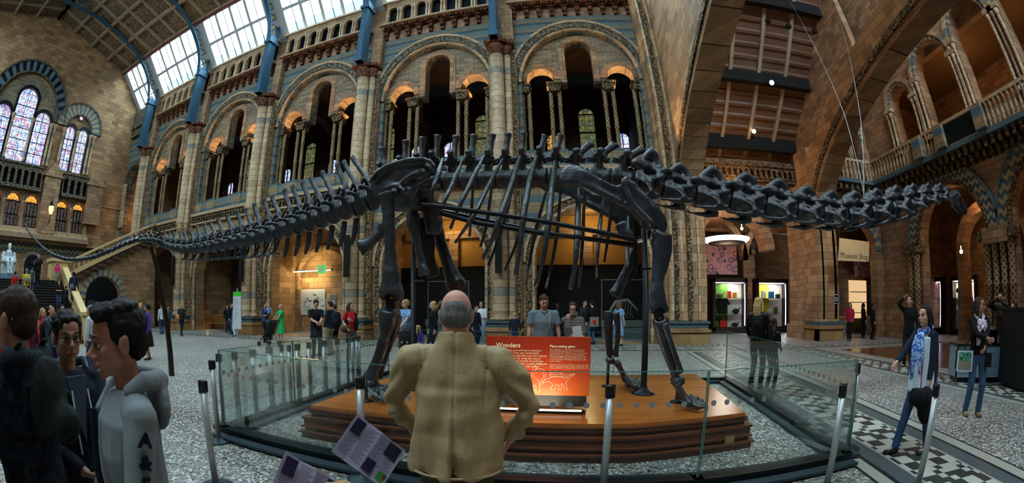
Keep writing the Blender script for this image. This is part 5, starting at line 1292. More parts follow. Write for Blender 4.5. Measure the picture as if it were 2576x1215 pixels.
m = MB(); m.bb((UX - .02 - .8, 11.9, 1.75), (UX - .75, 12.5, 2.0)); m.build('direction_sign', plain('dim_sign', (.3, .3, .3)), wst)
m = MB(); m.prism([(8.0, 0), (8.9, 0), (8.9, 3.4), (8.0, 3.2)], fX, UX - .5, UX + .1); m.build('pedestal_pier', 'terracotta_blocks', wst)
# statue
plain('marble', (.80, .83, .84), .45, 0, .08)
st = empty('seated_statue', (-33.2, 6.35, H_), 0, 'white marble statue of a bearded man seated in a chair on a plinth', 'statue')
m = MB(); m.bb((-.75, -.75, 0), (.75, .75, .55)); m.bb((-.85, -.85, 0), (.85, .85, .15)); m.build('pedestal', plain('pedestal_blue', (.42, .50, .56), .5), st)
m = MB()
m.bb((-.6, -.55, .55), (.1, .55, 1.35)); m.bb((-.7, -.55, .55), (-.5, .55, 2.0)); m.bb((-.6, -.6, 1.35), (.25, -.42, 1.6)); m.bb((-.6, .42, 1.35), (.25, .6, 1.6))
m.tube([(-.2, 0, 1.2), (-.22, 0, 1.7), (-.2, 0, 2.1), (-.15, 0, 2.25)], [(.42, .32), (.38, .26), (.42, .24), (.15, .13)], 14, up=(0, 1, 0))
for s in (-1, 1):
    m.tube([(-.1, s * .2, 1.35), (.5, s * .24, 1.42), (.62, s * .2, 1.35)], [.2, .18, .14], 10); m.tube([(.58, s * .2, 1.4), (.6, s * .14, 1.0), (.62, s * .12, .62)], [.16, .13, .1], 10); m.ell((.7, s * .12, .62), (.2, .09, .07), 8)
    m.tube([(-.18, s * .4, 2.05), (-.1, s * .52, 1.7), (.3, s * .2, 1.62)], [.14, .12, .09], 10)
m.ell((.3, 0, 1.62), (.12, .14, .08), 8); m.ell((-.08, 0, 2.48), (.17, .15, .2), 12); m.tube([(0, 0, 2.42), (.08, 0, 2.28), (.08, 0, 2.1)], [.13, .1, .04], 10); m.tube([(.1, 0, 2.5), (.14, 0, 2.44)], .03, 6)
me = remesh(m, .035, 2, rough_disp(.02, 5)); meshobj('seated_figure', me, 'marble', st)
# plaque on the end wall
pq = empty('bronze_wall_plaque', (-35.8, 9.0, 4.2), 0, 'dark arched bronze relief plaque on the wall above the landing', 'plaque')
m = MB(); m.prism(arch(0, .95, -.9, .5, 14), fX, 0, .12); m.build('stone_frame', 'column_stone', pq)
m = MB(); m.prism(arch(0, .75, -.7, .45, 14), fX, .12, .18); m.ell((.2, -.35, -.1), (.08, .16, .2), 8); m.ell((.2, .35, -.1), (.08, .16, .2), 8); m.ell((.2, 0, .5), (.08, .3, .25), 8); m.build('relief', 'iron_dark', pq)
# lantern
lt = empty('wall_lantern', (-35.1, 9.95, 8.6), 0, 'black iron lantern with glowing glass on the gabled wall pier', 'lantern')
m = MB(); m.tube([(-.0, 0, -.9), (.35, 0, -.8), (.55, 0, -.2)], .04, 6); m.build('bracket', 'black_steel', lt)
m = MB(); m.lathe((.55, 0, -.2), [(.12, 0), (.24, .35), (.22, .6)], 8, smooth=False); m.build('lamp_glass', emit('lantern_glow', (1, .85, .55), 1.6), lt)
m = MB(); m.lathe((.55, 0, .4), [(.28, 0), (.12, .22), (.14, .3), (.03, .45)], 8, smooth=False); m.build('cap', 'black_steel', lt)

# ------------------------------------------------------------------ things along the wall
for x, lab in ((-3, 'behind the ribs'), (-10.2, 'behind the hip bone'), (-17.4, 'left of the map room'), (-24.6, 'second from the stair')):
    s_ = empty('line_speaker', (x + .02, 16.52, 2.55 + (.4 if x < -5 else .4)), 0, 'tall slim black speaker on the clustered column ' + lab, 'speaker', 'slim black speakers on the columns')
    m = MB(); m.bb((-.14, -.06, 0), (.14, .06, 2.0)); m.build('cabinet', 'black_plastic', s_)
    m = MB(); m.bb((-.12, -.065, .25), (.12, -.055, 1.95)); m.build('grille', 'dark_void', s_)
    m = MB(); m.tube([(0, .02, .4), (0, .12, .4)], .03, 6); m.tube([(0, .02, 1.6), (0, .12, 1.6)], .03, 6); m.build('bracket', 'black_steel', s_)
# map board and lists in the map room
mbx = -15.1
mp = empty('map_board', (mbx - .35, 20.96, 1.05), 0, 'white floor plan map board on the lit wall', 'map')
m = MB(); m.bb((-.95, -.02, 0), (1.0, .0, 1.6)); m.build('board', plain('board_white', (.75, .76, .76), .5, 0, .03), mp)
m = MB(); r2 = random.Random(3)
cs = [plain('map_blue', (.35, .6, .85)), plain('map_green', (.45, .72, .5)), plain('map_orange', (.9, .6, .3)), plain('map_grey', (.5, .5, .55))]
for i in range(46):
    m.m = r2.choice([0, 0, 1, 2, 3, 3]); x = r2.uniform(-.75, .8); z = .25 + r2.uniform(0, 1.1) * (1 - abs(x) * .5); m.bb((x, -.026, z), (x + r2.uniform(.05, .22), -.02, z + r2.uniform(.03, .08)))
m.build('map_print', cs, mp)
ls = empty('directory_list', (mbx - 1.85, 20.96, 1.05), 0, 'narrow white directory list left of the map board', 'sign')
m = MB(); m.bb((-.28, -.02, 0), (.28, 0, 1.65)); m.build('board', 'board_white', ls)
m = MB()
for i in range(28): m.bb((-.22, -.025, 1.55 - i * .053), (-.22 + r2.uniform(.15, .4), -.02, 1.565 - i * .053))
m.build('print_lines', 'map_grey', ls)
nt = empty('framed_notice', (mbx + 1.25, 20.96, 1.3), 0, 'small dim framed notice right of the map board', 'notice')
m = MB(); m.bb((-.25, -.02, 0), (.25, 0, 1.0)); m.build('frame', plain('dim_grey', (.4, .4, .38)), nt)
m = MB(); [m.bb((-.15 + .1 * i, -.025, .3), (-.1 + .1 * i, -.02, .65)) for i in range(3)]; m.build('picture', 'board_white', nt)
fl = empty('fluorescent_lamp', (-15.3, 20.55, 3.75), 0, 'long fluorescent tube lamp across the map room wall', 'lamp')
m = MB(); m.tube([(-1.6, 0, 0), (1.5, 0, 0)], .03, 8); m.build('tube', emit('tube_warm', (1, .90, .62), 14), fl)
m = MB(); m.bb((-1.7, .03, -.02), (1.6, .1, .08)); m.build('housing', 'black_plastic', fl)
light('AREA', (-15.3, 20.45, 3.8), 32, (1, .80, .38), 2.2, (0, 1, .15), name='tube_light'); light('AREA', (-15.3, 20.3, 3.7), 40, (1, .82, .45), 2.2, (0, -.5, -1), name='tube_light')
ex = empty('exit_sign', (-14.0, 19.9, 3.75), 0, 'green hanging exit sign in front of the tube lamp', 'sign')
m = MB(); m.bb((-.3, -.02, -.25), (.3, .02, .25)); m.build('panel', emit('exit_green', (.40, .80, .45), .7), ex)
m = MB(); m.bb((-.12, -.026, -.15), (-.04, -.02, .12)); m.prism([(.02, -.02), (.16, -.02), (.09, -.14)], fY, -.026, -.02); m.bb((.07, -.026, -.02), (.11, -.02, .12)); m.build('pictogram', 'board_white', ex)
m = MB(); m.tube([(0, 0, .25), (.02, 0, 1.4), (0, 0, 2.65)], .008, 5); m.build('cord', 'steel_wire', ex)
# free standing sign
sg = empty('standing_sign', onz(598, 850), 0, 'tall white free standing sign with a green leafy top', 'sign')
m = MB(); m.bb((-.30, -.03, .45), (.30, .03, 2.1)); m.build('board', 'board_white', sg)
m = MB(); m.bb((-.30, -.032, 2.1), (.30, .032, 2.32)); m.build('leafy_header', plain('leaf_green', (.25, .75, .15), .5, 0, .6, 14), sg)
m = MB(); m.bb((-.04, -.02, 0), (.04, .02, 2.5)); m.bb((-.25, -.2, 0), (.25, .2, .02)); m.build('post', 'brushed_steel', sg)
m = MB(); [m.bb((-.2, -.035, 1.9 - i * .1), (-.2 + r2.uniform(.1, .35), -.03, 1.92 - i * .1)) for i in range(11)]; m.build('print_lines', 'map_grey', sg)
# bench
bn = empty('slatted_bench', (-22.6, 19.2, 0), 0, 'light wooden slatted bench in the dark arch behind the sign', 'bench')
m = MB(); [m.bb((-1.1, -.25 + i * .1, .43), (1.1, -.18 + i * .1, .46)) for i in range(5)]; m.build('seat', 'bench_wood', bn)
m = MB(); [m.bb((-1.05 + i * .15, .24, .5), (-.97 + i * .15, .27, .95)) for i in range(15)]; m.bb((-1.1, .22, .92), (1.1, .29, 1.0)); m.build('backrest', 'bench_wood', bn)
for x in (-1.05, 1.05):
    for y in (-.22, .24): m = MB(); m.bb((x - .035, y - .035, 0), (x + .035, y + .035, .62 if y < 0 else 1.0)); m.build('leg', 'bench_wood', bn)
light('POINT', (-23.2, 18.7, .25), 3, (1, .75, .4), .05, name='floor_light')
for x, lab in ((-25.6, 'left of'), (-18.6, 'beside the stone column behind'), (-16.5, 'right of')):
    pass
# glass case frame in dark bays
for x, lab in ((-6.3, 'thin white display case outline in the dark bay behind the hind legs'), (2.6, 'thin white display case outline in the dark bay behind the front legs')):
    f = empty('display_case', (x, 20.2, 0), 0, lab, 'display case', 'display cases in the dark bays')
    m = MB()
    for xx in (-1.1, 1.1): m.bb((xx - .02, -.02, .9), (xx + .02, .02, 2.9))
    m.bb((-1.1, -.02, 2.87), (1.1, .02, 2.91)); m.build('frame', 'dim_grey', f)
    m = MB(); m.bb((-1.15, -.3, .6), (1.15, .4, .9)); m.bb((-1.1, -.25, 0), (1.1, .35, .6)); m.build('base', plain('case_base', (.3, .33, .32)), f)
    m = MB(); m.tube([(-.8, 0, 1.2), (-.4, 0, 1.8), (.2, 0, 1.9), (.7, 0, 1.4)], [.05, .1, .08, .04], 8); [m.tube([(-.5 + .15 * k, 0, 1.8), (-.55 + .15 * k, .1, 1.3), (-.4 + .15 * k, .05, 1.0)], .02, 5) for k in range(7)]; m.build('fossil', 'dim_grey', f)
# ------------------------------------------------------------------ people
def skin_mat(name, c):
    if name in MAT: return name
    t = NT(name); p = t.pos(True); n_ = t.noise(p, 14, 4)
    c = lin(c); t.setc(t.mix(n_, tuple(x * .86 for x in c), tuple(min(1, x * 1.12) for x in c)), .5, 0, .4)
    t.b.inputs['Subsurface Weight'].default_value = .0
    MAT[name] = t.m; return name
skin_mat('skin_light', (.80, .60, .50)); skin_mat('skin_olive', (.66, .47, .38)); skin_mat('skin_pink', (.82, .58, .50)); skin_mat('skin_dark', (.38, .26, .20))
plain('eye_white', (.66, .64, .62), .2, 0, .02); plain('iris_brown', (.10, .06, .04), .15); skin_mat('lips_rose', (.62, .36, .33))
def hair_mat(name, c):
    if name in MAT: return name
    t = NT(name); p = t.pos(True); P = t.xyz(p)
    v = t.comb(t.math('MULTIPLY', P[0], 90), t.math('MULTIPLY', P[1], 90), t.math('MULTIPLY', P[2], 22))
    n_ = t.noise(v, 1.0, 4, .7); c = lin(c)
    t.setc(t.ramp(n_, [(.3, tuple(x * .45 for x in c)), (.7, tuple(min(1, x * 1.3) for x in c))]), .6, 0, .2); t.bump(n_, .6, .006)
    MAT[name] = t.m; return name
for k_, c_ in dict(hair_black=(.09, .08, .08), hair_brown=(.24, .17, .12), hair_blond=(.72, .58, .38), hair_grey=(.46, .45, .44), hair_dark_brown=(.15, .10, .08), hair_red=(.45, .30, .2)).items(): hair_mat(k_, c_)
def cloth(name, c, rough=.85, scale=5.0, var=.16, wr=.35):
    if name in MAT: return name
    t = NT(name); p = t.pos(True); n_ = t.noise(p, scale, 4); c = lin(c)
    t.setc(t.mix(n_, tuple(x * (1 - var) for x in c), tuple(min(1, x * (1 + var)) for x in c)), rough, 0, .25)
    P = t.xyz(p); v = t.comb(P[0], P[1], t.math('MULTIPLY', P[2], .55))
    h = t.math('ADD', t.math('ABSOLUTE', t.math('SUBTRACT', t.noise(v, 4.5, 2, .5), .5)) if name == 'tan_jacket' else t.noise(v, 9, 3, .5), t.math('MULTIPLY', t.noise(p, 160, 2), .06)); t.bump(h, wr, .08 if name == 'tan_jacket' else .04)
    MAT[name] = t.m; return name
def wrinkle(amp, sc=(7, 7, 4), seed=0.0):
    def f(co, no):
        out = co.copy()
        for i in range(len(co)):
            c = co[i]; out[i] += no[i] * amp * (noise.noise(Vector((c[0] * sc[0] + seed, c[1] * sc[1], c[2] * sc[2]))) + .5 * noise.noise(Vector((c[0] * sc[0] * 2.3, c[1] * sc[1] * 2.3 + seed, c[2] * sc[2] * 2))))
        return out
    return f
def ik(a, b, l1, l2, pole):
    a, b, pole = Vector(a), Vector(b), Vector(pole); d = b - a; L = min(d.length, (l1 + l2) * .999); dn = d.normalized()
    x = (l1 * l1 - l2 * l2 + L * L) / (2 * L); h = math.sqrt(max(l1 * l1 - x * x, 0)); p = (pole - dn * pole.dot(dn))
    if p.length < 1e-4: p = Vector((0, -1, 0))
    return a + dn * x + p.normalized() * h, a + dn * L
def add_hand(m, wrist, fwd, palm_n, side, curl=.5, s=1.0, thin=1.0):
    """fwd: direction of fingers; palm_n: direction the palm faces; side +1 when the thumb lies towards fwd x palm_n"""
    fwd = Vector(fwd).normalized(); pn = Vector(palm_n); pn = (pn - fwd * pn.dot(fwd)).normalized(); lat = fwd.cross(pn).normalized() * side
    W = Vector(wrist); B = Matrix((lat, fwd, pn)).transposed()
    m.tube([W - fwd * .02 * s, W + fwd * .03 * s, W + fwd * .085 * s], [(.024 * s, .019 * s), (.036 * s, .017 * s), (.042 * s, .014 * s)], 10, up=pn)
    lens = [.068, .078, .074, .058]
    for k in range(4):
        o = W + fwd * .082 * s + lat * (.031 - .0205 * k) * s; a = curl * (.9 + .12 * k); d = fwd; P = [o - fwd * .02 * s, o]
        for seg in (.45, .32, .25):
            d = (d * math.cos(a) + pn * math.sin(a) * (1 if True else 0)).normalized(); P.append(P[-1] + d * lens[k] * seg * s * 1.05)
            d = d; pr = pn
            a2 = a
            # rotate the bending plane
            d0 = d; pn2 = (pn - d0 * pn.dot(d0))
        m.tube(P, [.0095 * s, .0095 * s, .009 * s, .0085 * s, .0065 * s], 7)
    t0 = W + fwd * .025 * s + lat * .028 * s; m.tube([t0 - lat * .01 * s, t0 + (lat * .022 + fwd * .022) * s, t0 + (lat * .034 + fwd * .05 + pn * .01) * s, t0 + (lat * .032 + fwd * .072 + pn * .022) * s], [.014 * s, .012 * s, .0105 * s, .0075 * s], 7)
def head_geo(m, T, hi=False, fat=1.0):
    E = lambda c, r: m.ell(T @ Vector(c), r, 16 if hi else 10, T.to_3x3())
    def U(pts, rad, n=8): m.tube([T @ Vector(p) for p in pts], rad, n)
    E((0, -.022, .035), (.076, .098, .088)); E((0, .018, -.03), (.064 * fat, .07, .085)); E((0, .03, -.07), (.05 * fat, .048, .036)); E((0, .064, -.098), (.022, .018, .017))
    E((0, .045, .045), (.056, .042, .05))
    U([(0, .080, .012), (0, .098, -.012), (0, .112, -.034)], [.007, .009, .0135]); 
    for s in (-1, 1):
        E((s * .011, .098, -.038), (.009, .011, .008)); E((s * .036, .058, -.022), (.022, .022, .022)); E((s * .079, -.008, -.008), (.009, .021, .034)); E((s * .084, -.014, .008), (.007, .014, .02)); E((s * .046, .0, -.06), (.02, .04, .032))
    U([(-.042, .068, .022), (-.02, .084, .025), (0, .086, .02), (.02, .084, .025), (.042, .068, .022)], .0095)
    U([(-.024, .086, -.062), (-.008, .095, -.059), (.008, .095, -.059), (.024, .086, -.062)], [.004, .0065, .0065, .004]); U([(-.020, .085, -.071), (0, .093, -.073), (.020, .085, -.071)], [.004, .0075, .004])
HT = 1.75
def person(pos, face, h=1.72, skin='skin_light', hair=('short', 'hair_brown'), top=None, bottom=None, shoes='shoe_dark', head=(0, 0), lean=0.0, hands=None, elbows=None, feet=None, label='', hi=False, build=1.0, child=False,
           extra=None, group=None, cat='person', curl=.5, sleeve=1.0, glasses=False, beard=None, hem=.86, palms=None, voxel=None, wr=.007, hood=None, female=False, tuck=False, topfn=None, headtilt=0.0):
    rz = math.atan2(-face[0], face[1]); s = h / HT; hs = 1.0 if h > 1.5 else 1.0 + (1.5 - h) * .55      # children: larger heads
    root = empty('person', pos, rz, label, cat, group)
    vx = voxel or (.006 if hi else .011)
    Rl = Matrix.Rotation(-lean, 3, 'X'); pel = Vector((0, 0, .92)) 
    U = lambda p: (Rl @ (Vector(p) - pel) + pel) * s
    L_ = lambda p: Vector(p) * s
    ub = Rl @ Vector((0, 1, 0)); b = build; sw = (.175 if female else .195) * (1 + (b - 1) * .6)
    # joints
    sh = {q: U((q * sw, -.005, 1.425)) for q in (-1, 1)}
    hands = hands or {}; elbows = elbows or {}
    H = {}; EB = {}
    for q in (-1, 1):
        t = hands.get(q, (q * (sw + .07), .06, .80)); H[q] = L_(t)
        e, w = ik(sh[q], H[q], .285 * s, .25 * s, elbows.get(q, (q * .5, -.8, -.3))); EB[q] = e; H[q] = w
    ft = feet or {-1: (-.10, 0, 0), 1: (.10, .04, 0)}
    KN = {}; AN = {}; HP = {}
    for q in (-1, 1):
        HP[q] = L_((q * .09, 0, .90)); a = L_(ft[q][:3]) + Vector((0, -.03 * s, .085 * s)); k, w = ik(HP[q], a, .42 * s, .42 * s, (0, 1, .05)); KN[q] = k; AN[q] = w
    nk = U((0, -.015, 1.455)); hc = U((0, .02, 1.635)) + Vector((0, 0, 0))
    HM = Matrix.Rotation(head[0], 3, 'Z') @ Matrix.Rotation(head[1], 3, 'X') @ Matrix.Rotation(headtilt, 3, 'Y')
    T = Matrix.Translation(hc + Vector((0, 0, -.0))) @ (HM @ Matrix.Diagonal(Vector((s * hs,) * 3))).to_4x4()
    # --- body
    m = MB(); head_geo(m, T, hi, 1.0 + (b - 1) * .5)
    m.tube([nk - Vector((0, 0, .05 * s)), nk + Vector((0, 0, .02 * s)), T @ Vector((0, -.02, -.06))], [.062 * s * b, .052 * s * b, .052 * s * b], 12)
    m.tube([L_((0, 0, .86)), L_((0, 0, .95)), U((0, 0, 1.08)), U((0, .01, 1.25)), U((0, 0, 1.38)), U((0, -.01, 1.45))], [(.145 * s, .095 * s), (.15 * s, .10 * s), (.125 * s * b, .09 * s * b), (.15 * s * b, .105 * s * b), (.15 * s, .085 * s), (.07 * s, .06 * s)], 14, up=ub)
    for q in (-1, 1):
        m.tube([sh[q] + (nk - sh[q]) * .5, sh[q] + Vector((-q * .012, 0, -.012)) * s, sh[q].lerp(EB[q], .35), EB[q], EB[q].lerp(H[q], .35), H[q]], [.036 * s, .046 * s * b, .042 * s * b, .036 * s, .038 * s, .025 * s], 10)
        fw = (H[q] - EB[q]).normalized(); pn = (palms or {}).get(q, Vector((-q, .15, 0))); add_hand(m, H[q], fw if not isinstance(pn, tuple) else Vector(pn[0]), pn if not isinstance(pn, tuple) else Vector(pn[1]), 1 if q < 0 else -1, curl, s * (1 if h > 1.4 else 1.05))
        m.tube([HP[q], HP[q].lerp(KN[q], .5), KN[q], KN[q].lerp(AN[q], .35), AN[q]], [.08 * s * b, .068 * s, .05 * s, .05 * s, .034 * s], 10)
        m.tube([AN[q], AN[q] + Vector((0, .03 * s, -.045 * s)), AN[q] + Vector((0, .14 * s, -.055 * s))], [(.036 * s), (.035 * s), (.028 * s)], 8)
    me = remesh(m, vx * (.8 if hi else 1), 2 if hi else 1); bo = meshobj('body', me, skin, root)
    # --- eyes, brows, lips
    r3 = T.to_3x3()
    for q in (-1, 1):
        m = MB(); m.ell(T @ Vector((q * .031, .0745, .001)), (.0120, .0120, .0075), 10, r3); ey = m.build('eye', 'eye_white', root)
        m = MB(); m.ell(T @ Vector((q * .031, .0838, .001)), (.0062, .0040, .0064), 8, r3); m.build('iris', 'iris_brown', ey)
    hm = hair[1]
    m = MB()
    for q in (-1, 1): m.tube([T @ Vector((q * .014, .0945, .027)), T @ Vector((q * .030, .092, .034)), T @ Vector((q * .047, .077, .028))], [.0028 * s * hs, .004 * s * hs, .0022 * s * hs], 6)
    if hi:
        for q in (-1, 1): m.tube([T @ Vector((q * .019, .0885, .006)), T @ Vector((q * .031, .0905, .0115)), T @ Vector((q * .043, .0835, .006))], .0022 * s, 6)
    m.build('eyebrows', hm if hm != 'hair_grey' else 'hair_grey', root)
    m = MB(); m.tube([T @ Vector((-.023, .0885, -.0625)), T @ Vector((-.008, .0985, -.0595)), T @ Vector((.008, .0985, -.0595)), T @ Vector((.023, .0885, -.0625))], [.0025 * s, .005 * s, .005 * s, .0025 * s], 7); m.tube([T @ Vector((-.019, .0875, -.0705)), T @ Vector((0, .0975, -.0725)), T @ Vector((.019, .0875, -.0705))], [.003 * s, .006 * s, .003 * s], 7); m.build('lips', 'lips_rose', root)
    # --- hair
    m = MB(); st = hair[0]
    E = lambda c, r: m.ell(T @ Vector(c), r, 16 if hi else 10, r3)
    if st in ('short', 'tall', 'bob', 'long', 'bun', 'pony', 'curly'):
        E((0, -.032, .052), (.083, .100, .080)); E((0, -.065, .0), (.070, .066, .075))
        for q in (-1, 1): E((q * .055, -.012, .035), (.028, .05, .05))
    if st == 'tall':
        E((0, .03, .105), (.066, .058, .034)); E((-.02, .06, .10), (.045, .034, .028)); E((.03, .045, .11), (.04, .04, .03)); E((0, -.03, .11), (.07, .07, .035))
    if st == 'short': E((0, .035, .092), (.058, .040, .022))
    if st == 'curly':
        for k in range(40): a = rnd.uniform(0, 6.28); z = rnd.uniform(.05, 1); rr = math.sqrt(1 - z * z); E((.076 * rr * math.cos(a), -.025 + .093 * rr * math.sin(a), .05 + .075 * z), (.018, .018, .015))
        E((0, .035, .09), (.058, .042, .024))
    if st in ('bob', 'long', 'pony'):
        L2 = dict(bob=-.16, long=-.27, pony=-.05)[st]
        for q in (-1, 1): m.tube([T @ Vector((q * .055, .01, .07)), T @ Vector((q * .082, -.0, .0)), T @ Vector((q * .085, -.02, L2 * .5)), T @ Vector((q * .07, -.03, L2))], [.03 * s, .028 * s, .034 * s, .02 * s], 10)
        m.tube([T @ Vector((0, -.08, .03)), T @ Vector((0, -.105, -.05)), T @ Vector((0, -.10, L2 * .6)), T @ Vector((0, -.09, L2))], [(.075 * s, .045 * s), (.085 * s, .045 * s), (.088 * s, .04 * s), (.06 * s, .02 * s)], 12, up=(0, 1, 0))
        E((0, .03, .095), (.055, .04, .02))
    if st == 'bun': E((0, -.125, .02), (.035, .035, .035)); E((0, .03, .095), (.055, .04, .02))
    if st == 'pony': m.tube([T @ Vector((0, -.12, .04)), T @ Vector((0, -.16, -.02)), T @ Vector((0, -.15, -.13))], [.03 * s, .035 * s, .015 * s], 8)
    if st == 'fringe': E((0, -.050, -.015), (.080, .079, .062)); E((0, -.075, .02), (.062, .056, .05)); [E((q * .060, -.026, .005), (.023, .045, .046)) for q in (-1, 1)]
    if st == 'hat': E((0, -.02, .07), (.088, .105, .06))
    me = remesh(m, vx * .9, 1, wrinkle(.005 if st != 'fringe' else .003, (60, 60, 40))); meshobj('hair', me, hm, root)
    if beard:
        m = MB(); m.tube([T @ Vector(p) for p in [(-.068, .0, -.02), (-.058, .03, -.07), (-.025, .075, -.098), (0, .088, -.1), (.025, .075, -.098), (.058, .03, -.07), (.068, 0, -.02)]], [.008 * s, .016 * s, .02 * s, .02 * s, .02 * s, .016 * s, .008 * s], 8)
        m.tube([T @ Vector(p) for p in [(-.024, .092, -.062), (0, .104, -.050), (.024, .092, -.062)]], [.005 * s] * 3, 6); me = remesh(m, vx * .8, 1); meshobj('beard', me, beard, root)
    if glasses:
        m = MB()
        for q in (-1, 1):
            m.tube([T @ Vector((q * .033 + .021 * math.cos(a), .099 - .006 * abs(math.cos(a)), .001 + .015 * math.sin(a))) for a in np.linspace(0, 2 * PI, 15)], .0022 * s, 5, cap=False); m.tube([T @ Vector((q * .054, .092, .004)), T @ Vector((q * .079, .01, .006)), T @ Vector((q * .082, -.01, -.002))], .0022 * s, 5)
        m.tube([T @ Vector((-.012, .101, .005)), T @ Vector((.012, .101, .005))], .0014 * s, 5); m.build('glasses', 'black_plastic', root)
    # --- garments
    sl = sleeve
    if top:
        m = MB(); g = .016 * s
        z0 = hem
        dn = [(.150 * b, .108 * b) if tuck else (.168 * b, .122 * b), (.162 * b, .118 * b), (.148 * b, .112 * b), (.172 * b, .125 * b + (.012 if female else 0)), (.185 * (sw / .195), .108), (.12, .085), (.066, .062)]
        P = [L_((0, 0, z0)), L_((0, 0, .5 * z0 + .5)) if z0 > .8 else L_((0, 0, .93)), U((0, 0, 1.10)), U((0, .008, 1.26)), U((0, 0, 1.37)), U((0, -.01, 1.43)), U((0, -.012, 1.475))]
        m.tube(P, [(x * s + .006 * s, y * s + .006 * s) for x, y in dn], 20, up=ub)
        for q in (-1, 1):
            A = [sh[q] + (nk - sh[q]) * .8, sh[q] + (nk - sh[q]) * .45 + Vector((0, 0, -.008 * s)), sh[q] + Vector((-q * .012, 0, -.012)) * s, sh[q].lerp(EB[q], .4)]; r_ = [.04 * s, .056 * s, .064 * s * b, .060 * s * b]
            m.ell(sh[q] + Vector((-q * .01, 0, -.02)) * s, (.066 * s * b,) * 3, 12)
            if sl > .6: A += [EB[q], EB[q].lerp(H[q], .4), EB[q].lerp(H[q], .95 * min(sl, 1))]; r_ += [.053 * s, .05 * s, .038 * s]
            else: A += [sh[q].lerp(EB[q], .75)]; r_ += [.064 * s * b]
            m.tube(A, r_, 14)
        if hood: m.tube([U((-.10, .02, 1.47)), U((-.12, -.06, 1.50)), U((0, -.12, 1.47)), U((.12, -.06, 1.50)), U((.10, .02, 1.47))], [.03 * s, .05 * s, .06 * s, .05 * s, .03 * s], 10); m.ell(U((0, -.13, 1.40)), (.11 * s, .05 * s, .10 * s), 12)
        if topfn: topfn(m, U, L_, s)
        me = remesh(m, vx * 1.15, 3, wrinkle(wr * s)); to = meshobj('top', me, top, root)
    if bottom:
        kind, mt = bottom; m = MB()
        if kind == 'trousers':
            m.tube([L_((0, 0, .80)), L_((0, 0, .88)), L_((0, 0, .98))], [(.155 * s * b, .115 * s * b), (.158 * s * b, .118 * s * b), (.145 * s * b, .108 * s * b)], 18, up=(0, 1, 0))
            for q in (-1, 1): m.tube([HP[q], HP[q].lerp(KN[q], .45), KN[q], KN[q].lerp(AN[q], .5), AN[q] + Vector((0, 0, -.03 * s))], [.092 * s * b, .08 * s * b, .064 * s, .058 * s, .055 * s], 14)
        elif kind == 'skirt':
            m.tube([L_((0, 0, .42)), L_((0, 0, .7)), L_((0, 0, .92)), L_((0, 0, 1.02))], [(.24 * s, .2 * s), (.20 * s, .17 * s), (.165 * s, .125 * s), (.14 * s, .10 * s)], 18, up=(0, 1, 0))
        elif kind == 'shorts':
            m.tube([L_((0, 0, .80)), L_((0, 0, .98))], [(.155 * s, .115 * s), (.145 * s, .108 * s)], 18, up=(0, 1, 0))
            for q in (-1, 1): m.tube([HP[q], HP[q].lerp(KN[q], .95)], [.095 * s, .09 * s], 14)
        me = remesh(m, vx * 1.15, 2, wrinkle(wr * .9 * s, (9, 9, 9))); meshobj(kind, me, mt, root)
    for q in (-1, 1):
        m = MB(); a = AN[q]; m.tube([a + Vector((0, -.055 * s, -.055 * s)), a + Vector((0, 0, -.05 * s)), a + Vector((0, .10 * s, -.058 * s)), a + Vector((0, .185 * s, -.064 * s))], [(.040 * s, .032 * s), (.050 * s, .042 * s), (.054 * s, .032 * s), (.038 * s, .022 * s)], 10, up=(0, 0, 1)); m.tube([a, a + Vector((0, 0, -.04 * s))], [.042 * s, .042 * s], 10)
        me = remesh(m, max(vx, .009), 1); meshobj('shoe', me, shoes, root)
    if extra: extra(root, T, U, L_, H, EB, sh, s)
    return root
for nm, c in dict(navy=(.09, .12, .18), black=(.055, .055, .06), jeans=(.18, .27, .40), dark_jeans=(.10, .14, .22), grey_marl=(.50, .53, .55), red=(.70, .10, .12), yellow=(.85, .70, .12), pink=(.85, .20, .45), green=(.15, .66, .36), purple=(.30, .22, .58),
                  light_blue=(.45, .60, .75), polo_blue=(.16, .25, .40), polo_grey=(.42, .47, .50), khaki=(.52, .50, .42), maroon=(.36, .12, .20), white_cloth=(.80, .83, .86), grey_knit=(.42, .38, .36), dark_grey=(.16, .17, .18), slate=(.25, .32, .38), crimson=(.60, .10, .25), brown=(.30, .22, .15), denim_mid=(.22, .32, .42)).items(): cloth(nm, c)
cloth('tan_jacket', (.68, .58, .42), .5, 3, .08, .7); cloth('leather_black', (.05, .055, .06), .35); plain('shoe_dark', (.07, .06, .06), .5); plain('shoe_brown', (.40, .33, .16), .5); plain('shoe_white', (.7, .7, .7), .5)
def stripes_mat(name, c1, c2, per):
    t = NT(name); P = t.xyz(t.pos(True)); f = t.math('GREATER_THAN', t.math('FRACT', t.math('DIVIDE', P[2], per)), .55); t.setc(t.mix(f, lin(c1), lin(c2)), .85, 0, .2); MAT[name] = t.m
stripes_mat('striped_knit', (.46, .42, .40), (.34, .30, .30), .05)
def pattern_mat(name, base, cols, sc=30):
    t = NT(name); p = t.pos(True); n_ = t.noise(p, sc, 3, .6); t.setc(t.ramp(n_, [(.35, lin(base))] + [(.45 + .12 * i, lin(c)) for i, c in enumerate(cols)]), .85, 0, .2); t.bump(n_, .3, .01); MAT[name] = t.m
pattern_mat('blue_scarf', (.10, .25, .55), [(.20, .42, .72), (.75, .82, .9), (.15, .35, .65)], 34)
pattern_mat('floral_scarf', (.80, .82, .86), [(.82, .84, .88), (.70, .30, .38), (.35, .60, .70)], 28)
pattern_mat('camo_fabric', (.06, .08, .08), [(.13, .17, .15), (.08, .10, .10), (.20, .24, .22)], 9)
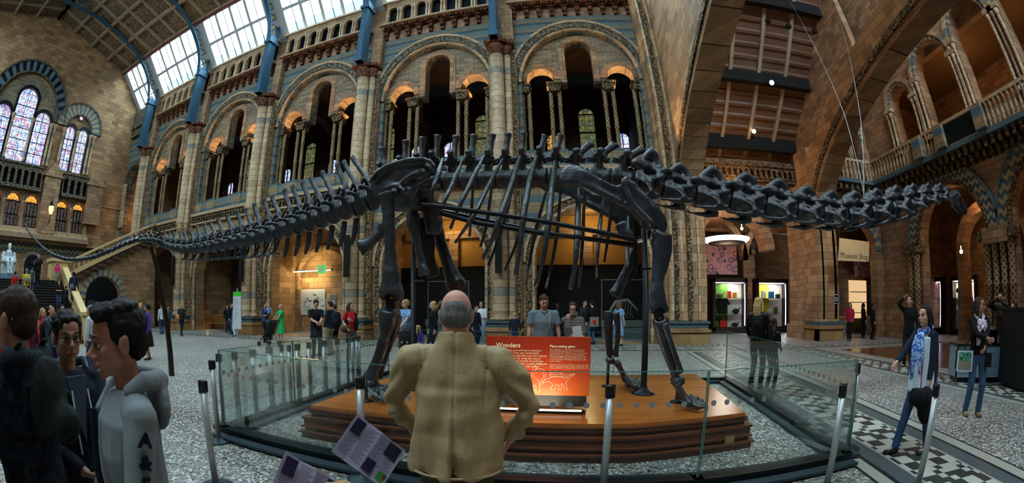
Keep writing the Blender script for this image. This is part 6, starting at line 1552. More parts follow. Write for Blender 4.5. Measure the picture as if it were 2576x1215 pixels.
pattern_mat('dark_plaid', (.03, .045, .07), [(.05, .07, .10), (.12, .17, .22), (.03, .04, .06)], 16)
def bag(root, c, r, mt, name='shoulder_bag', strap=None):
    m = MB(); m.ell(c, r, 12); m.box(c, (r[0] * 1.5, r[1] * 1.4, r[2] * 1.5)); me = remesh(m, .016, 2, wrinkle(.008)); b = meshobj(name, me, mt, None); b.parent = None
    return b
def held(root, name, mb, mt, label, cat, group=None, scale=None):
    """a separate thing carried by a person: top-level, placed through the person's own frame"""
    M = Matrix.Translation(root.location) @ root.rotation_euler.to_matrix().to_4x4()
    mb.v = [tuple(M @ Vector(v)) for v in mb.v]; c = sum((Vector(v) for v in mb.v), Vector()) / len(mb.v); mb.v = [tuple(Vector(v) - c) for v in mb.v]
    o = mb.build(name, mt, None, c); tag(o, label, cat, group); return o
def backpack(root, s, mt, label, z=1.2, sz=1.0, y=-.2):
    m = MB(); m.ell((0, y * s, z * s), (.15 * s * sz, .09 * s * sz, .22 * s * sz), 14); m.box((0, y * s, (z - .03) * s), (.24 * s * sz, .13 * s * sz, .32 * s * sz)); m.ell((0, (y - .08) * s, (z - .1) * s), (.11 * s * sz, .05 * s, .11 * s * sz), 12)
    me = remesh(m, .015, 3); M = Matrix.Translation(root.location) @ root.rotation_euler.to_matrix().to_4x4()
    c = M @ Vector((0, y * s, z * s)); bpk = empty('backpack', c, root.rotation_euler.z, label, 'backpack')
    meshobj('bag_body', me, mt, bpk, (0, -y * s, -z * s))
    m = MB()
    for q in (-1, 1): m.tube([(q * .08 * s, (y + .06) * s, (z + .2) * s), (q * .10 * s, .0, 1.47 * s), (q * .11 * s, .135 * s, 1.36 * s), (q * .14 * s, .10 * s, 1.15 * s), (q * .13 * s, (y + .07) * s, (z - .15) * s)], [(.022 * s, .007 * s)] * 5, 6, up=(0, 0, 1))
    m.build('strap', mt, bpk, (0, -y * s, -z * s)); return bpk
def pol(px, d, z=0.0): a = (px - 1184) / 1027 - .247; return Vector((d * math.sin(a), d * math.cos(a), z))
def stairpos(px, py):
    d = _ray(px, py); k = H_ / run       # z = k*(xs0 - x)
    t = (k * xs0 - 1.6) / (d.z + k * d.x); p = d * t + Vector((0, 0, 1.6)); i = math.ceil((xs0 - p.x) / (run / n_) - 1e-6); p.z = max(0, min(H_, H_ * i / n_)); return p
# ---- foreground
def toCam(p, ang=0.0):      # direction towards the standpoint turned by ang (radians, + = towards picture right)
    a = math.atan2(-p.y, -p.x) + ang; return (math.cos(a), math.sin(a))
n_ = 20
# man in the tan jacket, seen from behind
p = pol(1146, 1.92)
def jacket_extra(m, U, L, s):
    m.tube([L((0, 0, .835)), L((0, 0, .90)), L((0, 0, 1.05)), U((0, 0, 1.22)), U((0, -.005, 1.34)), U((0, -.012, 1.405)), U((0, -.015, 1.455)), U((0, -.02, 1.495)), U((0, -.01, 1.552))], [(.238 * s, .175 * s), (.236 * s, .175 * s), (.222 * s, .165 * s), (.222 * s, .15 * s), (.222 * s, .135 * s), (.165 * s, .118 * s), (.118 * s, .105 * s), (.094 * s, .094 * s), (.084 * s, .085 * s)], 24, up=(0, 1, 0))
def tanwr(co, no):
    out = co.copy()
    for i in range(len(co)):
        x, y, z = co[i]
        f = 0
        if y < 0.05 and abs(x) < .24:
            f += .020 * math.sin(x * 34 + 6 * (z - 1.1) * (1 if x > 0 else -1) + 2 * noise.noise(Vector((x * 3, 0, z * 3)))) * max(0, min(1, (1.38 - z) * 3)) 
            f += -.012 * math.exp(-((x - .012) / .006) ** 2)          # centre seam
            f += -.008 * math.exp(-((abs(x) - .155) / .006) ** 2) * (1 if z > 1.12 else 0)
        f += .008 * math.sin(z * 60 + x * 40 * (1 if x > 0 else -1) + 3 * noise.noise(Vector((x * 5, y * 5, z * 5)))) * max(0, min(1, (abs(x) - .22) * 12))
        f += .016 * noise.noise(Vector((x * 6, y * 6, z * 9))) + .009 * noise.noise(Vector((x * 16, y * 16, z * 10)))
        out[i] += no[i] * f
    return out
_w = wrinkle
def wrinkle_sel(*a, **k): return _w(*a, **k)
wrinkle = lambda amp, *a, **k: tanwr if abs(amp - .0123 * (1.665 / HT)) < 1e-6 else _w(amp, *a, **k)
man = person(p, (-.12, 1), 1.665, 'skin_pink', ('fringe', 'hair_grey'), 'tan_jacket', ('trousers', 'brown'), hi=True, build=1.28, head=(.12, -.18), wr=.0123, hem=.84, topfn=jacket_extra,
    hands={-1: (-.25, .16, .97), 1: (.27, .10, .97)}, elbows={-1: (-1, -.35, 0), 1: (1, -.35, 0)}, label='bald man with grey hair fringe in a tan jacket, seen from behind', voxel=.008)
wrinkle = _w
# hem band, seams
m = MB(); m.tube([(.226 * math.cos(a), .166 * math.sin(a), .808) for a in np.linspace(0, 2 * PI, 33)], .007, 8, cap=False); m.build('hem_band', 'tan_jacket', man)
def leaflet_mb(w_, h_, M):
    m = MB(); 
    for i in range(4):
        a, b = -w_ / 2 + w_ * i / 4, -w_ / 2 + w_ * (i + 1) / 4; za, zb = (.006 if i % 2 else -.006), (-.006 if i % 2 else .006)
        for d in (0, .0015): m.add([M @ Vector(q) for q in ((a, za + d, -h_ / 2), (b, zb + d, -h_ / 2), (b, zb + d, h_ / 2), (a, za + d, h_ / 2))], [(0, 1, 2, 3)])
    return m
plain('leaflet_paper', (.66, .64, .74), .6, 0, .04); plain('print_dark', (.08, .10, .22), .5); plain('print_grey', (.35, .36, .45), .6); plain('print_green', (.2, .5, .2), .6); plain('print_red', (.7, .2, .2), .6)
def leaflet(c, rot, w_, h_, label, group=None):
    M = rot.to_matrix(); r = empty('leaflet', c, 0, label, 'leaflet', group)
    leaflet_mb(w_, h_, M.to_4x4()).build('sheet', 'leaflet_paper', r)
    def q(u0, v0, u1, v1, mt, nm):
        m = MB(); m.add([M @ Vector((u, -.009, v)) for u, v in ((u0, v0), (u1, v0), (u1, v1), (u0, v1))], [(0, 1, 2, 3)]); return m, mt, nm
    for (a, b, c_, d, mt, nm) in ((-.46, .1, -.28, .44, 'print_dark', 'picture'), (.20, .12, .44, .44, 'print_dark', 'picture'), (.02, -.42, .2, -.12, 'print_dark', 'picture'), (.30, -.42, .46, -.22, 'print_green', 'picture'), (.4, -.36, .46, -.26, 'print_red', 'picture')):
        m, mt, nm = q(a * w_, b * h_, c_ * w_, d * h_, mt, nm); m.build(nm, mt, r)
    m = MB()
    for col, (u0, u1) in enumerate(((-.46, -.28), (-.23, -.02), (.02, .18), (.24, .46))):
        for k in range(22):
            v = .42 - k * .038
            if col in (0,) and v > .08 or col == 3 and (v > .1 or v < -.2) or col == 2 and v < -.1: continue
            m.add([M @ Vector((u, -.0095, vv)) for u, vv in ((u0 * w_, v * h_), ((u1 - .03 * (k % 3)) * w_, v * h_), ((u1 - .03 * (k % 3)) * w_, (v + .014) * h_), (u0 * w_, (v + .014) * h_))], [(0, 1, 2, 3)])
    m.build('print_lines', 'print_grey', r); return r
lp = pol(918, 2.02); lp.z = .86
leaflet(lp, Euler((-.35, R(42), .62), 'XYZ'), .33, .24, 'unfolded printed leaflet held by the man in the tan jacket')
p = pol(815, .98)
kid = person(p, toCam(p, 2.4), 1.13, 'skin_light', ('short', 'hair_blond'), 'khaki', ('trousers', 'jeans'), hands={-1: (-.16, .30, 1.52), 1: (.02, .36, 1.5)}, label='child at the bottom edge holding up a leaflet, hardly in view')
lp = pol(742, 1.10); lp.z = 1.075
leaflet(lp, Euler((-.45, R(38), .9), 'XYZ'), .22, .16, 'printed leaflet at the bottom edge of the picture, left of the first one')
# boy in the grey hoodie, profile to the left
p = pol(303, 1.42)
def ex_af(root, T, U, L, H, EB, sh, s):
    a, b = sh[-1], EB[-1]
    for ch, t in (('A', .22), ('&', .46), ('F', .70)):
        c = a.lerp(b, t); d = (b - a).normalized(); out = Vector((-1, .08, 0)).normalized()
        me = text_mb(ch, .056, 'CENTER', .006, bold=.0025); o = meshobj('sleeve_letter', me, 'navy', root)
        zax = out; yax = (-d - zax * (-d).dot(zax)).normalized(); xax = yax.cross(zax); o.rotation_euler = Matrix((xax, yax, zax)).transposed().to_euler(); o.location = c + out * .067 * s + Vector((0, .0, -.02))
    m = MB()
    m.tube([U((-.11, .02, 1.475)), U((-.12, -.05, 1.515)), U((-.05, -.135, 1.50)), U((.05, -.135, 1.50)), U((.12, -.05, 1.515)), U((.11, .03, 1.475)), U((.05, .11, 1.40))], [(.018, .022), (.022, .03), (.028, .032), (.028, .032), (.022, .03), (.018, .022), (.012, .012)], 12); m.ell(U((0, -.125, 1.42)), (.115, .035, .10), 14)
    me = remesh(m, .008, 3, _w(.006)); meshobj('hood', me, 'grey_marl', root)
    m = MB(); m.tube([U((0, .132, 1.42)), U((0, .155, 1.2)), U((0, .145, .9))], [(.012, .006)] * 3, 6, up=(1, 0, 0)); m.build('zip', 'navy', root)
person(p, toCam(p, -1.36), 1.595, 'skin_olive', ('tall', 'hair_black'), 'grey_marl', ('trousers', 'dark_jeans'), hi=True, build=.95, head=(.05, -.10), hands={-1: (-.24, .16, .82), 1: (.2, .2, .85)}, label='boy in a grey hooded sweater, close by in profile at the left', extra=ex_af, wr=.006, voxel=.006)
# boy with glasses
p = pol(165, 2.08)
def ex_gl(root, T, U, L, H, EB, sh, s):
    m = MB(); m.tube([U((0, .02, 1.44)), U((0, .115, 1.36)), U((0, .148, 1.24)), U((0, .14, 1.12))], [(.06, .02), (.045, .012), (.03, .01), (.006, .006)], 10, up=(1, 0, 0)) if False else m.prism([(-.06, 1.46), (.06, 1.46), (.0, 1.14)], lambda u, v, d: tuple(U((u, d + .17 - abs(v - 1.25) * .22, v))), -.02, .0); m.build('tee_shirt_inset', 'slate', root)
    m = MB()
    for q in (-1, 1): m.tube([U((q * .045, .15, 1.40)), U((q * .05, .175, 1.25)), U((q * .05, .17, 1.10))], .004, 6)
    m.build('drawstring', 'white_cloth', root)
    m = MB(); m.tube([U((-.10, .02, 1.475)), U((-.12, -.05, 1.51)), U((0, -.12, 1.49)), U((.12, -.05, 1.51)), U((.10, .02, 1.475)), U((.05, .12, 1.38))], [.014, .024, .03, .024, .014, .008], 10); me = remesh(m, .01, 2); meshobj('hood', me, 'slate', root)
    m = MB(); m.ell(U((-.095, .155, 1.30)), (.012, .004, .016), 6); m.ell(U((-.09, .157, 1.318)), (.005, .003, .01), 6); m.build('gold_emblem', 'gilt', root)
    a, b = EB[-1], H[-1]
    for i, ch in enumerate('FITCH'):
        me = text_mb(ch, .05, 'CENTER', .005, bold=.002); o = meshobj('sleeve_letter', me, 'white_cloth', root); c = sh[-1].lerp(a, .55 + i * .18) if i < 3 else a.lerp(b, (i - 2) * .2); o.location = c + Vector((-.058, .01, 0)); o.rotation_euler = (PI / 2, 0, -PI / 2 - .2)
p_ = person(p, toCam(p, .35), 1.57, 'skin_olive', ('curly', 'hair_black'), 'navy', ('trousers', 'dark_jeans'), hi=True, build=.92, head=(-.12, -.06), glasses=True, hands={-1: (-.02, .30, 1.02), 1: (.10, .30, 1.06)}, elbows={-1: (-.9, -.6, -.4), 1: (.9, -.6, -.4)}, curl=.8, extra=ex_gl, label='boy with glasses in a navy hooded top, holding a phone in both hands', palms={-1: ((.55, .65, -.2), (.3, .1, 1)), 1: ((-.6, .6, -.2), (-.3, .1, 1))}, voxel=.007)
m = MB(); m.box((.04, .36 * .93, 1.0), (.10, .055, .014), rot=Euler((.3, .3, .5))); held(p_, 'mobile_phone', m, 'black_plastic', 'black phone in the hands of the boy with glasses', 'phone')
m = MB(); m.box((-.02, .34, .90), (.07, .004, .15), rot=Euler((.2, -.5, .2))); held(p_, 'folded_paper', m, 'white_cloth', 'folded white paper hanging from the hand of the boy with glasses', 'paper')
# boy with the camouflage backpack, far left
p = pol(38, 1.78)
person(p, toCam(p, -2.35), 1.66, 'skin_olive', ('short', 'hair_brown'), 'dark_plaid', ('trousers', 'dark_jeans'), hi=True, build=1.05, head=(.15, .0), hood=True, hands={-1: (-.25, .2, .95), 1: (.26, .12, .9)}, label='boy in a dark patterned hooded jacket at the left edge, back turned', voxel=.009)
q = [o for o in bpy.data.objects if o.name.startswith('person') and o.get('label', '').startswith('boy in a dark patterned')][0]
bpk = backpack(q, .95, 'camo_fabric', 'dark camouflage backpack hanging on the boy at the left edge', 1.36, .7, -.17)
# woman with the blue scarf
p = onz(2290, 1140); p.z = 0
def ex_scarf(root, T, U, L, H, EB, sh, s):
    m = MB(); m.tube([U((-.07, .04, 1.47)), U((-.075, -.05, 1.51)), U((.0, -.085, 1.50)), U((.08, -.04, 1.50)), U((.07, .05, 1.46)), U((0, .11, 1.42)), U((-.07, .05, 1.46))], [.035 * s] * 7, 10)
    m.tube([U((-.02, .12, 1.42)), U((-.06, .16, 1.28)), U((-.08, .17, 1.12)), U((-.1, .17, .98))], [(.07, .02), (.075, .02), (.055, .016), (.03, .012)], 10, up=(0, 1, 0)); m.tube([U((.03, .12, 1.42)), U((.05, .16, 1.25)), U((.05, .165, 1.0)), U((.04, .16, .86))], [(.05, .02), (.06, .02), (.05, .016), (.03, .01)], 10, up=(0, 1, 0))
    me = remesh(m, .010, 2, _w(.008)); meshobj('scarf', me, 'blue_scarf', root)
    m = MB(); m.tube([L((0, .01, .76)), L((0, .01, .95)), U((0, .015, 1.15)), U((0, .01, 1.40))], [(.20, .165), (.185, .15), (.165, .14), (.155, .11)], 18, up=(0, 1, 0)); me = remesh(m, .012, 2, _w(.008)); meshobj('white_tunic', me, 'white_cloth', root)
    m = MB(); m.tube([L((-.13, .145, .78)), L((-.12, .145, 1.0)), L((-.11, .14, 1.2)), L((-.10, .13, 1.35))], [(.008, .004)] * 4, 6, up=(0, 1, 0)); m.build('red_stripe', 'red', root)
scf = person(p, toCam(p, -.75), 1.60, 'skin_light', ('long', 'hair_dark_brown'), None, ('trousers', 'jeans'), hi=True, head=(.1, 0), female=True, hands={-1: (-.22, .10, .82), 1: (.12, .42, 1.10)}, feet={-1: (-.10, -.18, 0), 1: (.10, .28, 0)}, extra=ex_scarf, label='woman with a blue scarf and white tunic walking left at the right side', voxel=.008)
# cardigan as own garment (open front)
m = MB(); s = 1.6 / HT
r_ = scf
def cardigan(root, s, mt, hands, H_out=None):
    m = MB(); Uc = lambda q: Vector(q) * s
    for q in (-1, 1):
        m.tube([Uc((q * .12, -.075, .86)), Uc((q * .12, -.075, 1.1)), Uc((q * .125, -.06, 1.3)), Uc((q * .09, -.03, 1.44))], [(.07, .08), (.07, .08), (.07, .085), (.05, .07)], 12, up=(0, 1, 0))
        sh = Uc((q * .175, -.005, 1.425)); e, w = ik(sh, Uc(hands[q]), .285 * s, .25 * s, (q * .5, -.8, -.3)); m.tube([sh + Vector((-q * .05, 0, 0)), sh, sh.lerp(e, .4), e, e.lerp(w, .9)], [.06 * s, .064 * s, .058 * s, .052 * s, .04 * s], 12)
    m.tube([Uc((0, -.09, .86)), Uc((0, -.09, 1.2)), Uc((0, -.06, 1.44))], [(.13, .06), (.13, .06), (.1, .04)], 14, up=(0, 1, 0))
    me = remesh(m, .011, 2, _w(.007)); return meshobj('cardigan', me, mt, root)
cardigan(scf, s, 'navy', {-1: (-.22, .10, .82), 1: (.12, .42, 1.10)})
m = MB(); m.ell((-.23, .12, .60), (.13, .09, .20), 12); m.ell((-.2, .2, .68), (.13, .07, .10), 12); m.ell((-.1, .17, .66), (.14, .06, .10), 12); m.tube([(-.20, .10, .76), (-.22, .10, .70)], .04, 8); me = remesh(m, .014, 2, _w(.014, (12, 12, 6))); o = meshobj('carried_coat', me, 'black', None); o.location = scf.location; o.rotation_euler = scf.rotation_euler; tag(o, 'bundled black coat and bag hanging from the hand of the scarf woman', 'coat')
# woman with the picture bag
p = onz(2442, 1045); p.z = 0
def ex_bag(root, T, U, L, H, EB, sh, s):
    m = MB(); m.tube([U((-.075, .05, 1.46)), U((-.08, -.05, 1.50)), U((.0, -.08, 1.50)), U((.08, -.05, 1.50)), U((.075, .05, 1.46)), U((0, .12, 1.40)), U((-.06, .05, 1.46))], [.034 * s] * 7, 10)
    m.tube([U((-.05, .11, 1.42)), U((-.09, .15, 1.25)), U((-.09, .15, 1.06))], [(.05, .02), (.05, .02), (.04, .012)], 10, up=(0, 1, 0)); m.tube([U((.04, .12, 1.42)), U((.06, .155, 1.25)), U((.06, .155, 1.06))], [(.05, .02), (.05, .02), (.04, .012)], 10, up=(0, 1, 0)); m.tube([U((-.06, .13, 1.40)), U((0, .165, 1.30)), U((.06, .13, 1.40))], [.025, .03, .025], 8)
    me = remesh(m, .010, 2, _w(.007)); meshobj('scarf', me, 'floral_scarf', root)
bgw = person(p, toCam(p, .35), 1.72, 'skin_olive', ('bob', 'hair_brown'), 'black', ('trousers', 'denim_mid'), 'shoe_brown', hi=True, head=(.75, 0), female=True, hands={-1: (.0, .34, 1.05), 1: (-.02, .40, 1.18)}, curl=.9, elbows={-1: (-.8, -.6, -.5), 1: (.8, -.6, -.5)}, extra=ex_bag, hem=.92, label='woman in black with a white floral scarf and a picture bag', voxel=.008, feet={-1: (-.13, .03, 0), 1: (.13, .0, 0)})
sb = empty('messenger_bag', (0, 0, 0), 0, 'white messenger bag with a green tree picture on the woman in black', 'bag'); sb.location = bgw.location; sb.rotation_euler = bgw.rotation_euler
m = MB(); m.box((.30, .10, .84), (.32, .09, .28)); me = remesh(m, .012, 3); meshobj('bag_body', me, 'black', sb)
m = MB(); m.box((.30, .150, .82), (.30, .008, .30)); m.build('flap', 'white_cloth', sb)
pattern_mat('tree_picture', (.12, .30, .14), [(.25, .45, .22), (.45, .70, .72), (.2, .38, .2)], 18)
m = MB(); m.box((.30, .156, .885), (.25, .004, .13)); m.build('picture_trees', 'tree_picture', sb); m = MB(); m.box((.30, .156, .755), (.25, .004, .12)); m.build('picture_ground', 'khaki', sb)
m = MB(); m.tube([(.30, .08, .98), (.2, .12, 1.2), (-.12, .05, 1.47), (-.05, -.12, 1.35), (.28, .0, .98)], [(.018, .004)] * 5, 6, up=(0, 0, 1)); m.build('strap', 'black', sb)
m = MB(); m.box((-.16, .15, .84), (.11, .06, .2)); held(bgw, 'hip_pouch', m, 'black', 'small black pouch hanging at the hip of the woman in black', 'pouch')
# couple behind the orange panel
p = pol(1368, 7.85)
def ex_strap(root, T, U, L, H, EB, sh, s):
    m = MB(); m.tube([U((-.10, -.02, 1.485)), U((-.10, .10, 1.42)), U((-.085, .168, 1.26)), U((-.08, .16, 1.0))], [(.018, .006)] * 4, 6, up=(0, 0, 1)); m.build('bag_strap', 'khaki', root)
    m = MB(); m.tube([U((-.06, .05, 1.475)), U((0, .105, 1.43)), U((.06, .05, 1.475))], [(.02, .01)] * 3, 8); m.build('collar', 'polo_grey', root)
person(p, toCam(p, .12), 1.80, 'skin_light', ('curly', 'hair_brown'), 'polo_grey', ('trousers', 'khaki'), hi=True, build=1.22, head=(.05, -.35), sleeve=.5, beard='hair_red', hands={-1: (-.3, .06, .86), 1: (.3, .06, .86)}, extra=ex_strap, label='bearded man in a grey polo shirt behind the orange panel')
p = pol(1441, 7.85)
w_ = person(p, toCam(p, -.1), 1.66, 'skin_light', ('pony', 'hair_dark_brown'), 'striped_knit', ('trousers', 'dark_jeans'), hi=True, female=True, head=(.15, -.25), glasses=True, hands={1: (.05, .17, 1.50), -1: (-.10, .28, 1.12)}, curl=1.1, label='woman with glasses in a grey striped jumper, hand at her mouth', build=1.05)
m = MB(); m.box((-.12, .33, 1.13), (.17, .01, .22), rot=Euler((.1, .2, .1))); held(w_, 'folded_leaflet', m, 'board_white', 'folded grey leaflet held by the woman in the striped jumper', 'leaflet')
# ---- middle distance
def P_(px, py, face, top_px, **k):
    p = onz(px, py); p.z = 0; d = (p - Vector((0, 0, 0))).length; h = k.pop('h', None) or max(.8, 1.6 + math.tan((770 - top_px) / 1027) * d)
    return person(p, toCam(p, face), h, **k)
pm = P_(668, 862, .9, 752, h=1.78, hair=('short', 'hair_dark_brown'), top='polo_blue', bottom=('trousers', 'black'), sleeve=.5, hands={-1: (.02, .28, 1.10), 1: (.02, .26, 1.22)}, label='man in a blue polo shirt holding a baby beside the pushchair')
M_ = pm.matrix_basis if False else None
bp = Vector((0, 0, 0)); 
a_ = pm.rotation_euler.z; off_ = Matrix.Rotation(a_, 3, 'Z') @ Vector((.06, .27, 0)); bpz = 1.02
bb_ = person(pm.location + off_ + Vector((0, 0, .88)), (math.cos(a_ + PI * .1), math.sin(a_ + PI * .1)), .78, hair=('short', 'hair_blond'), top='light_blue', bottom=('trousers', 'navy'), label='baby in light blue held by the man in the blue polo shirt', hands={-1: (-.3, .3, 1.1), 1: (.3, .3, 1.1)}, shoes='shoe_white', feet={-1: (-.12, .25, .25), 1: (.12, .25, .2)}, lean=.1)
P_(708, 862, -1.0, 762, h=1.68, hair=('bob', 'hair_blond'), top='green', bottom=('skirt', 'green'), female=True, sleeve=.4, hands={-1: (-.05, .35, 1.02), 1: (.1, .38, 1.02)}, label='woman in a bright green dress pushing the pushchair')
# pushchair
pc_ = empty('pushchair', onz(678, 872), 1.3, 'black pushchair in front of the woman in green', 'pushchair')
m = MB(); m.tube([(0, .25, .35), (0, -.02, .55), (0, -.3, .98), (0, -.33, 1.05)], [(.2, .06), (.22, .12), (.22, .10), (.2, .05)], 12, up=(0, 1, 0)); m.ell((0, -.15, .92), (.23, .25, .16), 12); me = remesh(m, .02, 2); meshobj('seat', me, 'dark_grey', pc_)
m = MB()
for q in (-1, 1): m.tube([(q * .24, .40, .1), (q * .24, .0, .5), (q * .24, -.45, 1.05)], .014, 6); m.tube([(q * .24, -.35, .1), (q * .24, .0, .5)], .014, 6)
m.tube([(-.24, -.45, 1.05), (.24, -.45, 1.05)], .018, 6); m.build('frame', 'black_plastic', pc_)
for x in (-.26, .26):
    for y in (.40, -.35): m = MB(); m.tube([(x - .025, y, .1), (x + .025, y, .1)], .1, 14); m.build('wheel', 'black_plastic', pc_)
m = MB(); m.ell((.0, .1, .35), (.2, .22, .1), 10); m.build('basket', 'dark_grey', pc_)
P_(797, 905, .25, 757, h=1.78, hair=('short', 'hair_black'), top='black', bottom=('trousers', 'dark_jeans'), sleeve=.5, hi=True, head=(.1, -.5), hands={-1: (-.02, .34, 1.10), 1: (.05, .34, 1.10)}, curl=.9, build=1.05, extra=lambda root, T, U, L, H, EB, sh, s: meshobj('tied_jacket', remesh((lambda mm: (mm.tube([L((0, 0, .62)), L((0, 0, .86)), L((0, 0, .98))], [(.2, .16), (.18, .14), (.165, .125)], 14, up=(0, 1, 0)), mm)[1])(MB()), .02, 2, _w(.02)), 'dark_grey', root), label='man in a black T-shirt looking at his phone, jacket tied round his waist')
q = P_(832, 893, -2.2, 768, h=1.76, hair=('short', 'hair_brown'), top='dark_grey', bottom=('trousers', 'khaki'), label='man in khaki trousers standing behind the black T-shirt man')
backpack(q, 1.0, 'navy', 'dark backpack on the man in khaki trousers')
P_(843, 888, -2.5, 775, h=1.66, hair=('short', 'hair_brown'), top='black', bottom=('shorts', 'black'), label='person in black shorts beside the man with the backpack')
def ex_shawl(root, T, U, L, H, EB, sh, s):
    m = MB(); m.tube([L((-.12, .02, .9)), U((-.15, .02, 1.2)), U((-.11, 0, 1.43))], [(.09, .13), (.09, .13), (.07, .08)], 12, up=(0, 1, 0)); m.tube([L((.14, -.02, .95)), U((.14, -.02, 1.2)), U((.10, 0, 1.43))], [(.07, .12), (.07, .12), (.06, .07)], 12, up=(0, 1, 0)); meshobj('cardigan', remesh(m, .014, 2, _w(.008)), 'black', root)
rw = P_(884, 905, .3, 765, h=1.70, hair=('bob', 'hair_brown'), top='red', bottom=('trousers', 'denim_mid'), female=True, hi=True, sleeve=.4, head=(.5, .05), hands={-1: (.1, .28, 1.24), 1: (.2, .22, 1.0)}, extra=ex_shawl, shoes='shoe_brown', label='woman in a red top and black cardigan with her hand on her chest')
m = MB(); m.ell((.2, .17, .93), (.17, .10, .12), 12); m.ell((.1, .22, .85), (.1, .06, .14), 10); me = remesh(m, .015, 2, _w(.015)); o = meshobj('bundled_jacket', me, 'brown', None); o.location = rw.location; o.rotation_euler = rw.rotation_euler; tag(o, 'brown jacket carried over the arm of the woman in the red top', 'jacket')
person(pol(1020, 11.6), toCam(pol(1020, 11.6), -.6), 1.78, hair=('short', 'hair_blond'), top='light_blue', bottom=('trousers', 'khaki'), sleeve=.5, hi=True, head=(-.5, 0), hands={-1: (-.1, .38, 1.0), 1: (.15, .38, 1.0)}, label='man in a light blue shirt holding a pushchair handle behind the hind leg')
pc2 = empty('pushchair', pol(1026, 10.9), .2, 'black pushchair in front of the man in light blue', 'pushchair')
m = MB(); m.ell((0, 0, .75), (.26, .3, .3), 12); m.tube([(0, .1, .4), (0, -.1, .9)], [(.24, .1), (.24, .1)], 10, up=(0, 1, 0)); meshobj('hood', remesh(m, .02, 2), 'black', pc2)
m = MB(); [m.tube([(q * .24, .3, .1), (q * .24, -.1, .6), (q * .22, .45, 1.05)], .014, 6) for q in (-1, 1)]; m.tube([(-.22, .45, 1.05), (.22, .45, 1.05)], .018, 6); m.build('frame', 'black_plastic', pc2)
for x in (-.26, .26):
    for y in (.3, -.3): m = MB(); m.tube([(x - .025, y, .1), (x + .025, y, .1)], .1, 12); m.build('wheel', 'black_plastic', pc2)
person(pol(1052, 11.3), toCam(pol(1052, 11.3), 2.6), 1.05, hair=('long', 'hair_blond'), top='purple', bottom=('trousers', 'jeans'), label='small blond child beside the pushchair behind the hind leg')
person(pol(1090, 12.3), toCam(pol(1090, 12.3), -1.2), 1.74, hair=('bob', 'hair_blond'), top='black', bottom=('trousers', 'black'), female=True, label='blond woman in black beside the bald head of the nearest man')
person(pol(1211, 15.8), toCam(pol(1211, 15.8), -.3), 1.78, hair=('long', 'hair_dark_brown'), top='white_cloth', bottom=('trousers', 'light_blue'), female=True, hands={-1: (-.05, .25, 1.15), 1: (.1, .25, 1.15)}, label='woman in a white top and pale trousers near the column behind the ribs')
person(pol(1197, 15.2), toCam(pol(1197, 15.2), .8), 1.62, hair=('short', 'hair_black'), top='navy', bottom=('trousers', 'dark_jeans'), label='boy in dark clothes next to the woman in the white top')
person(pol(1295, 14.6), toCam(pol(1295, 14.6), 2.9), 1.36, hair=('short', 'hair_blond'), top='navy', bottom=('trousers', 'jeans'), label='boy in a navy jumper facing the column, back turned')
q = person(pol(1490, 17.3), toCam(pol(1490, 17.3), -2.6), 1.82, hair=('short', 'hair_black'), top='black', bottom=('trousers', 'denim_mid'), label='man in black with a cream tote bag, back turned, in the dark bay')
m = MB(); m.box((-.02, -.2, .95), (.4, .08, .4)); o = held(q, 'tote_bag', m, 'khaki', 'cream tote bag with an orange dot on the man in the dark bay', 'bag')
m = MB(); m.prism([(.08 * math.cos(2 * PI * i / 14), .08 * math.sin(2 * PI * i / 14)) for i in range(14)], fY, -.12, -.11); o2 = m.build('orange_dot', 'red', o)
person(pol(1470, 17.6), toCam(pol(1470, 17.6), .9), 1.84, hair=('short', 'hair_black'), top='dark_grey', bottom=('trousers', 'khaki'), label='man in dark grey beside the man with the tote bag')
person(pol(1402, 18.8), toCam(pol(1402, 18.8), 0), 1.74, 'skin_dark', hair=('short', 'hair_black'), top='black', bottom=('trousers', 'dark_jeans'), label='person in black standing in the dark bay behind the bearded man')
q = person(pol(1557, 16.7), toCam(pol(1557, 16.7), 2.5), 1.78, hair=('long', 'hair_red'), top='light_blue', bottom=('skirt', 'light_blue'), female=True, sleeve=.4, hem=.7, label='woman in a light blue dress seen from behind near the far front leg')
m = MB(); m.box((-.25, -.05, .95), (.2, .08, .16)); held(q, 'shoulder_bag', m, 'white_cloth', 'small white shoulder bag on the woman in the light blue dress', 'bag')
# left middle distance
P_(375, 905, -2.0, 778, h=1.66, skin='skin_olive', hair=('bun', 'hair_black'), top='purple', bottom=('skirt', 'black'), sleeve=.5, female=True, hi=True, hands={-1: (-.05, .30, 1.12), 1: (.12, .30, 1.12)}, label='woman in a purple shirt and long black skirt with tied dark hair')
P_(356, 872, 0, 770, h=1.72, hair=('short', 'hair_blond'), top='dark_grey', bottom=('trousers', 'black'), label='fair haired man in dark clothes behind the woman in purple')
P_(408, 840, -2.5, 780, h=1.70, hair=('short', 'hair_brown'), top='white_cloth', bottom=('trousers', 'jeans'), label='person in a white jumper and blue jeans behind the curved post')
P_(424, 832, .4, 785, h=1.6, hair=('short', 'hair_black'), top='slate', bottom=('trousers', 'dark_jeans'), label='dark haired person partly behind the curved post')
q = P_(457, 845, .5, 765, h=1.74, hair=('pony', 'hair_blond'), top='dark_grey', bottom=('trousers', 'dark_jeans'), female=True, feet={-1: (-.1, -.2, 0), 1: (.1, .25, 0)}, label='blond woman in a dark jacket walking with a tan shoulder bag')
m = MB(); m.ell((.25, -.0, 1.0), (.12, .2, .18), 12); held(q, 'shoulder_bag', m, plain('tan_leather', (.66, .42, .22), .5), 'large tan shoulder bag on the walking blond woman', 'bag')
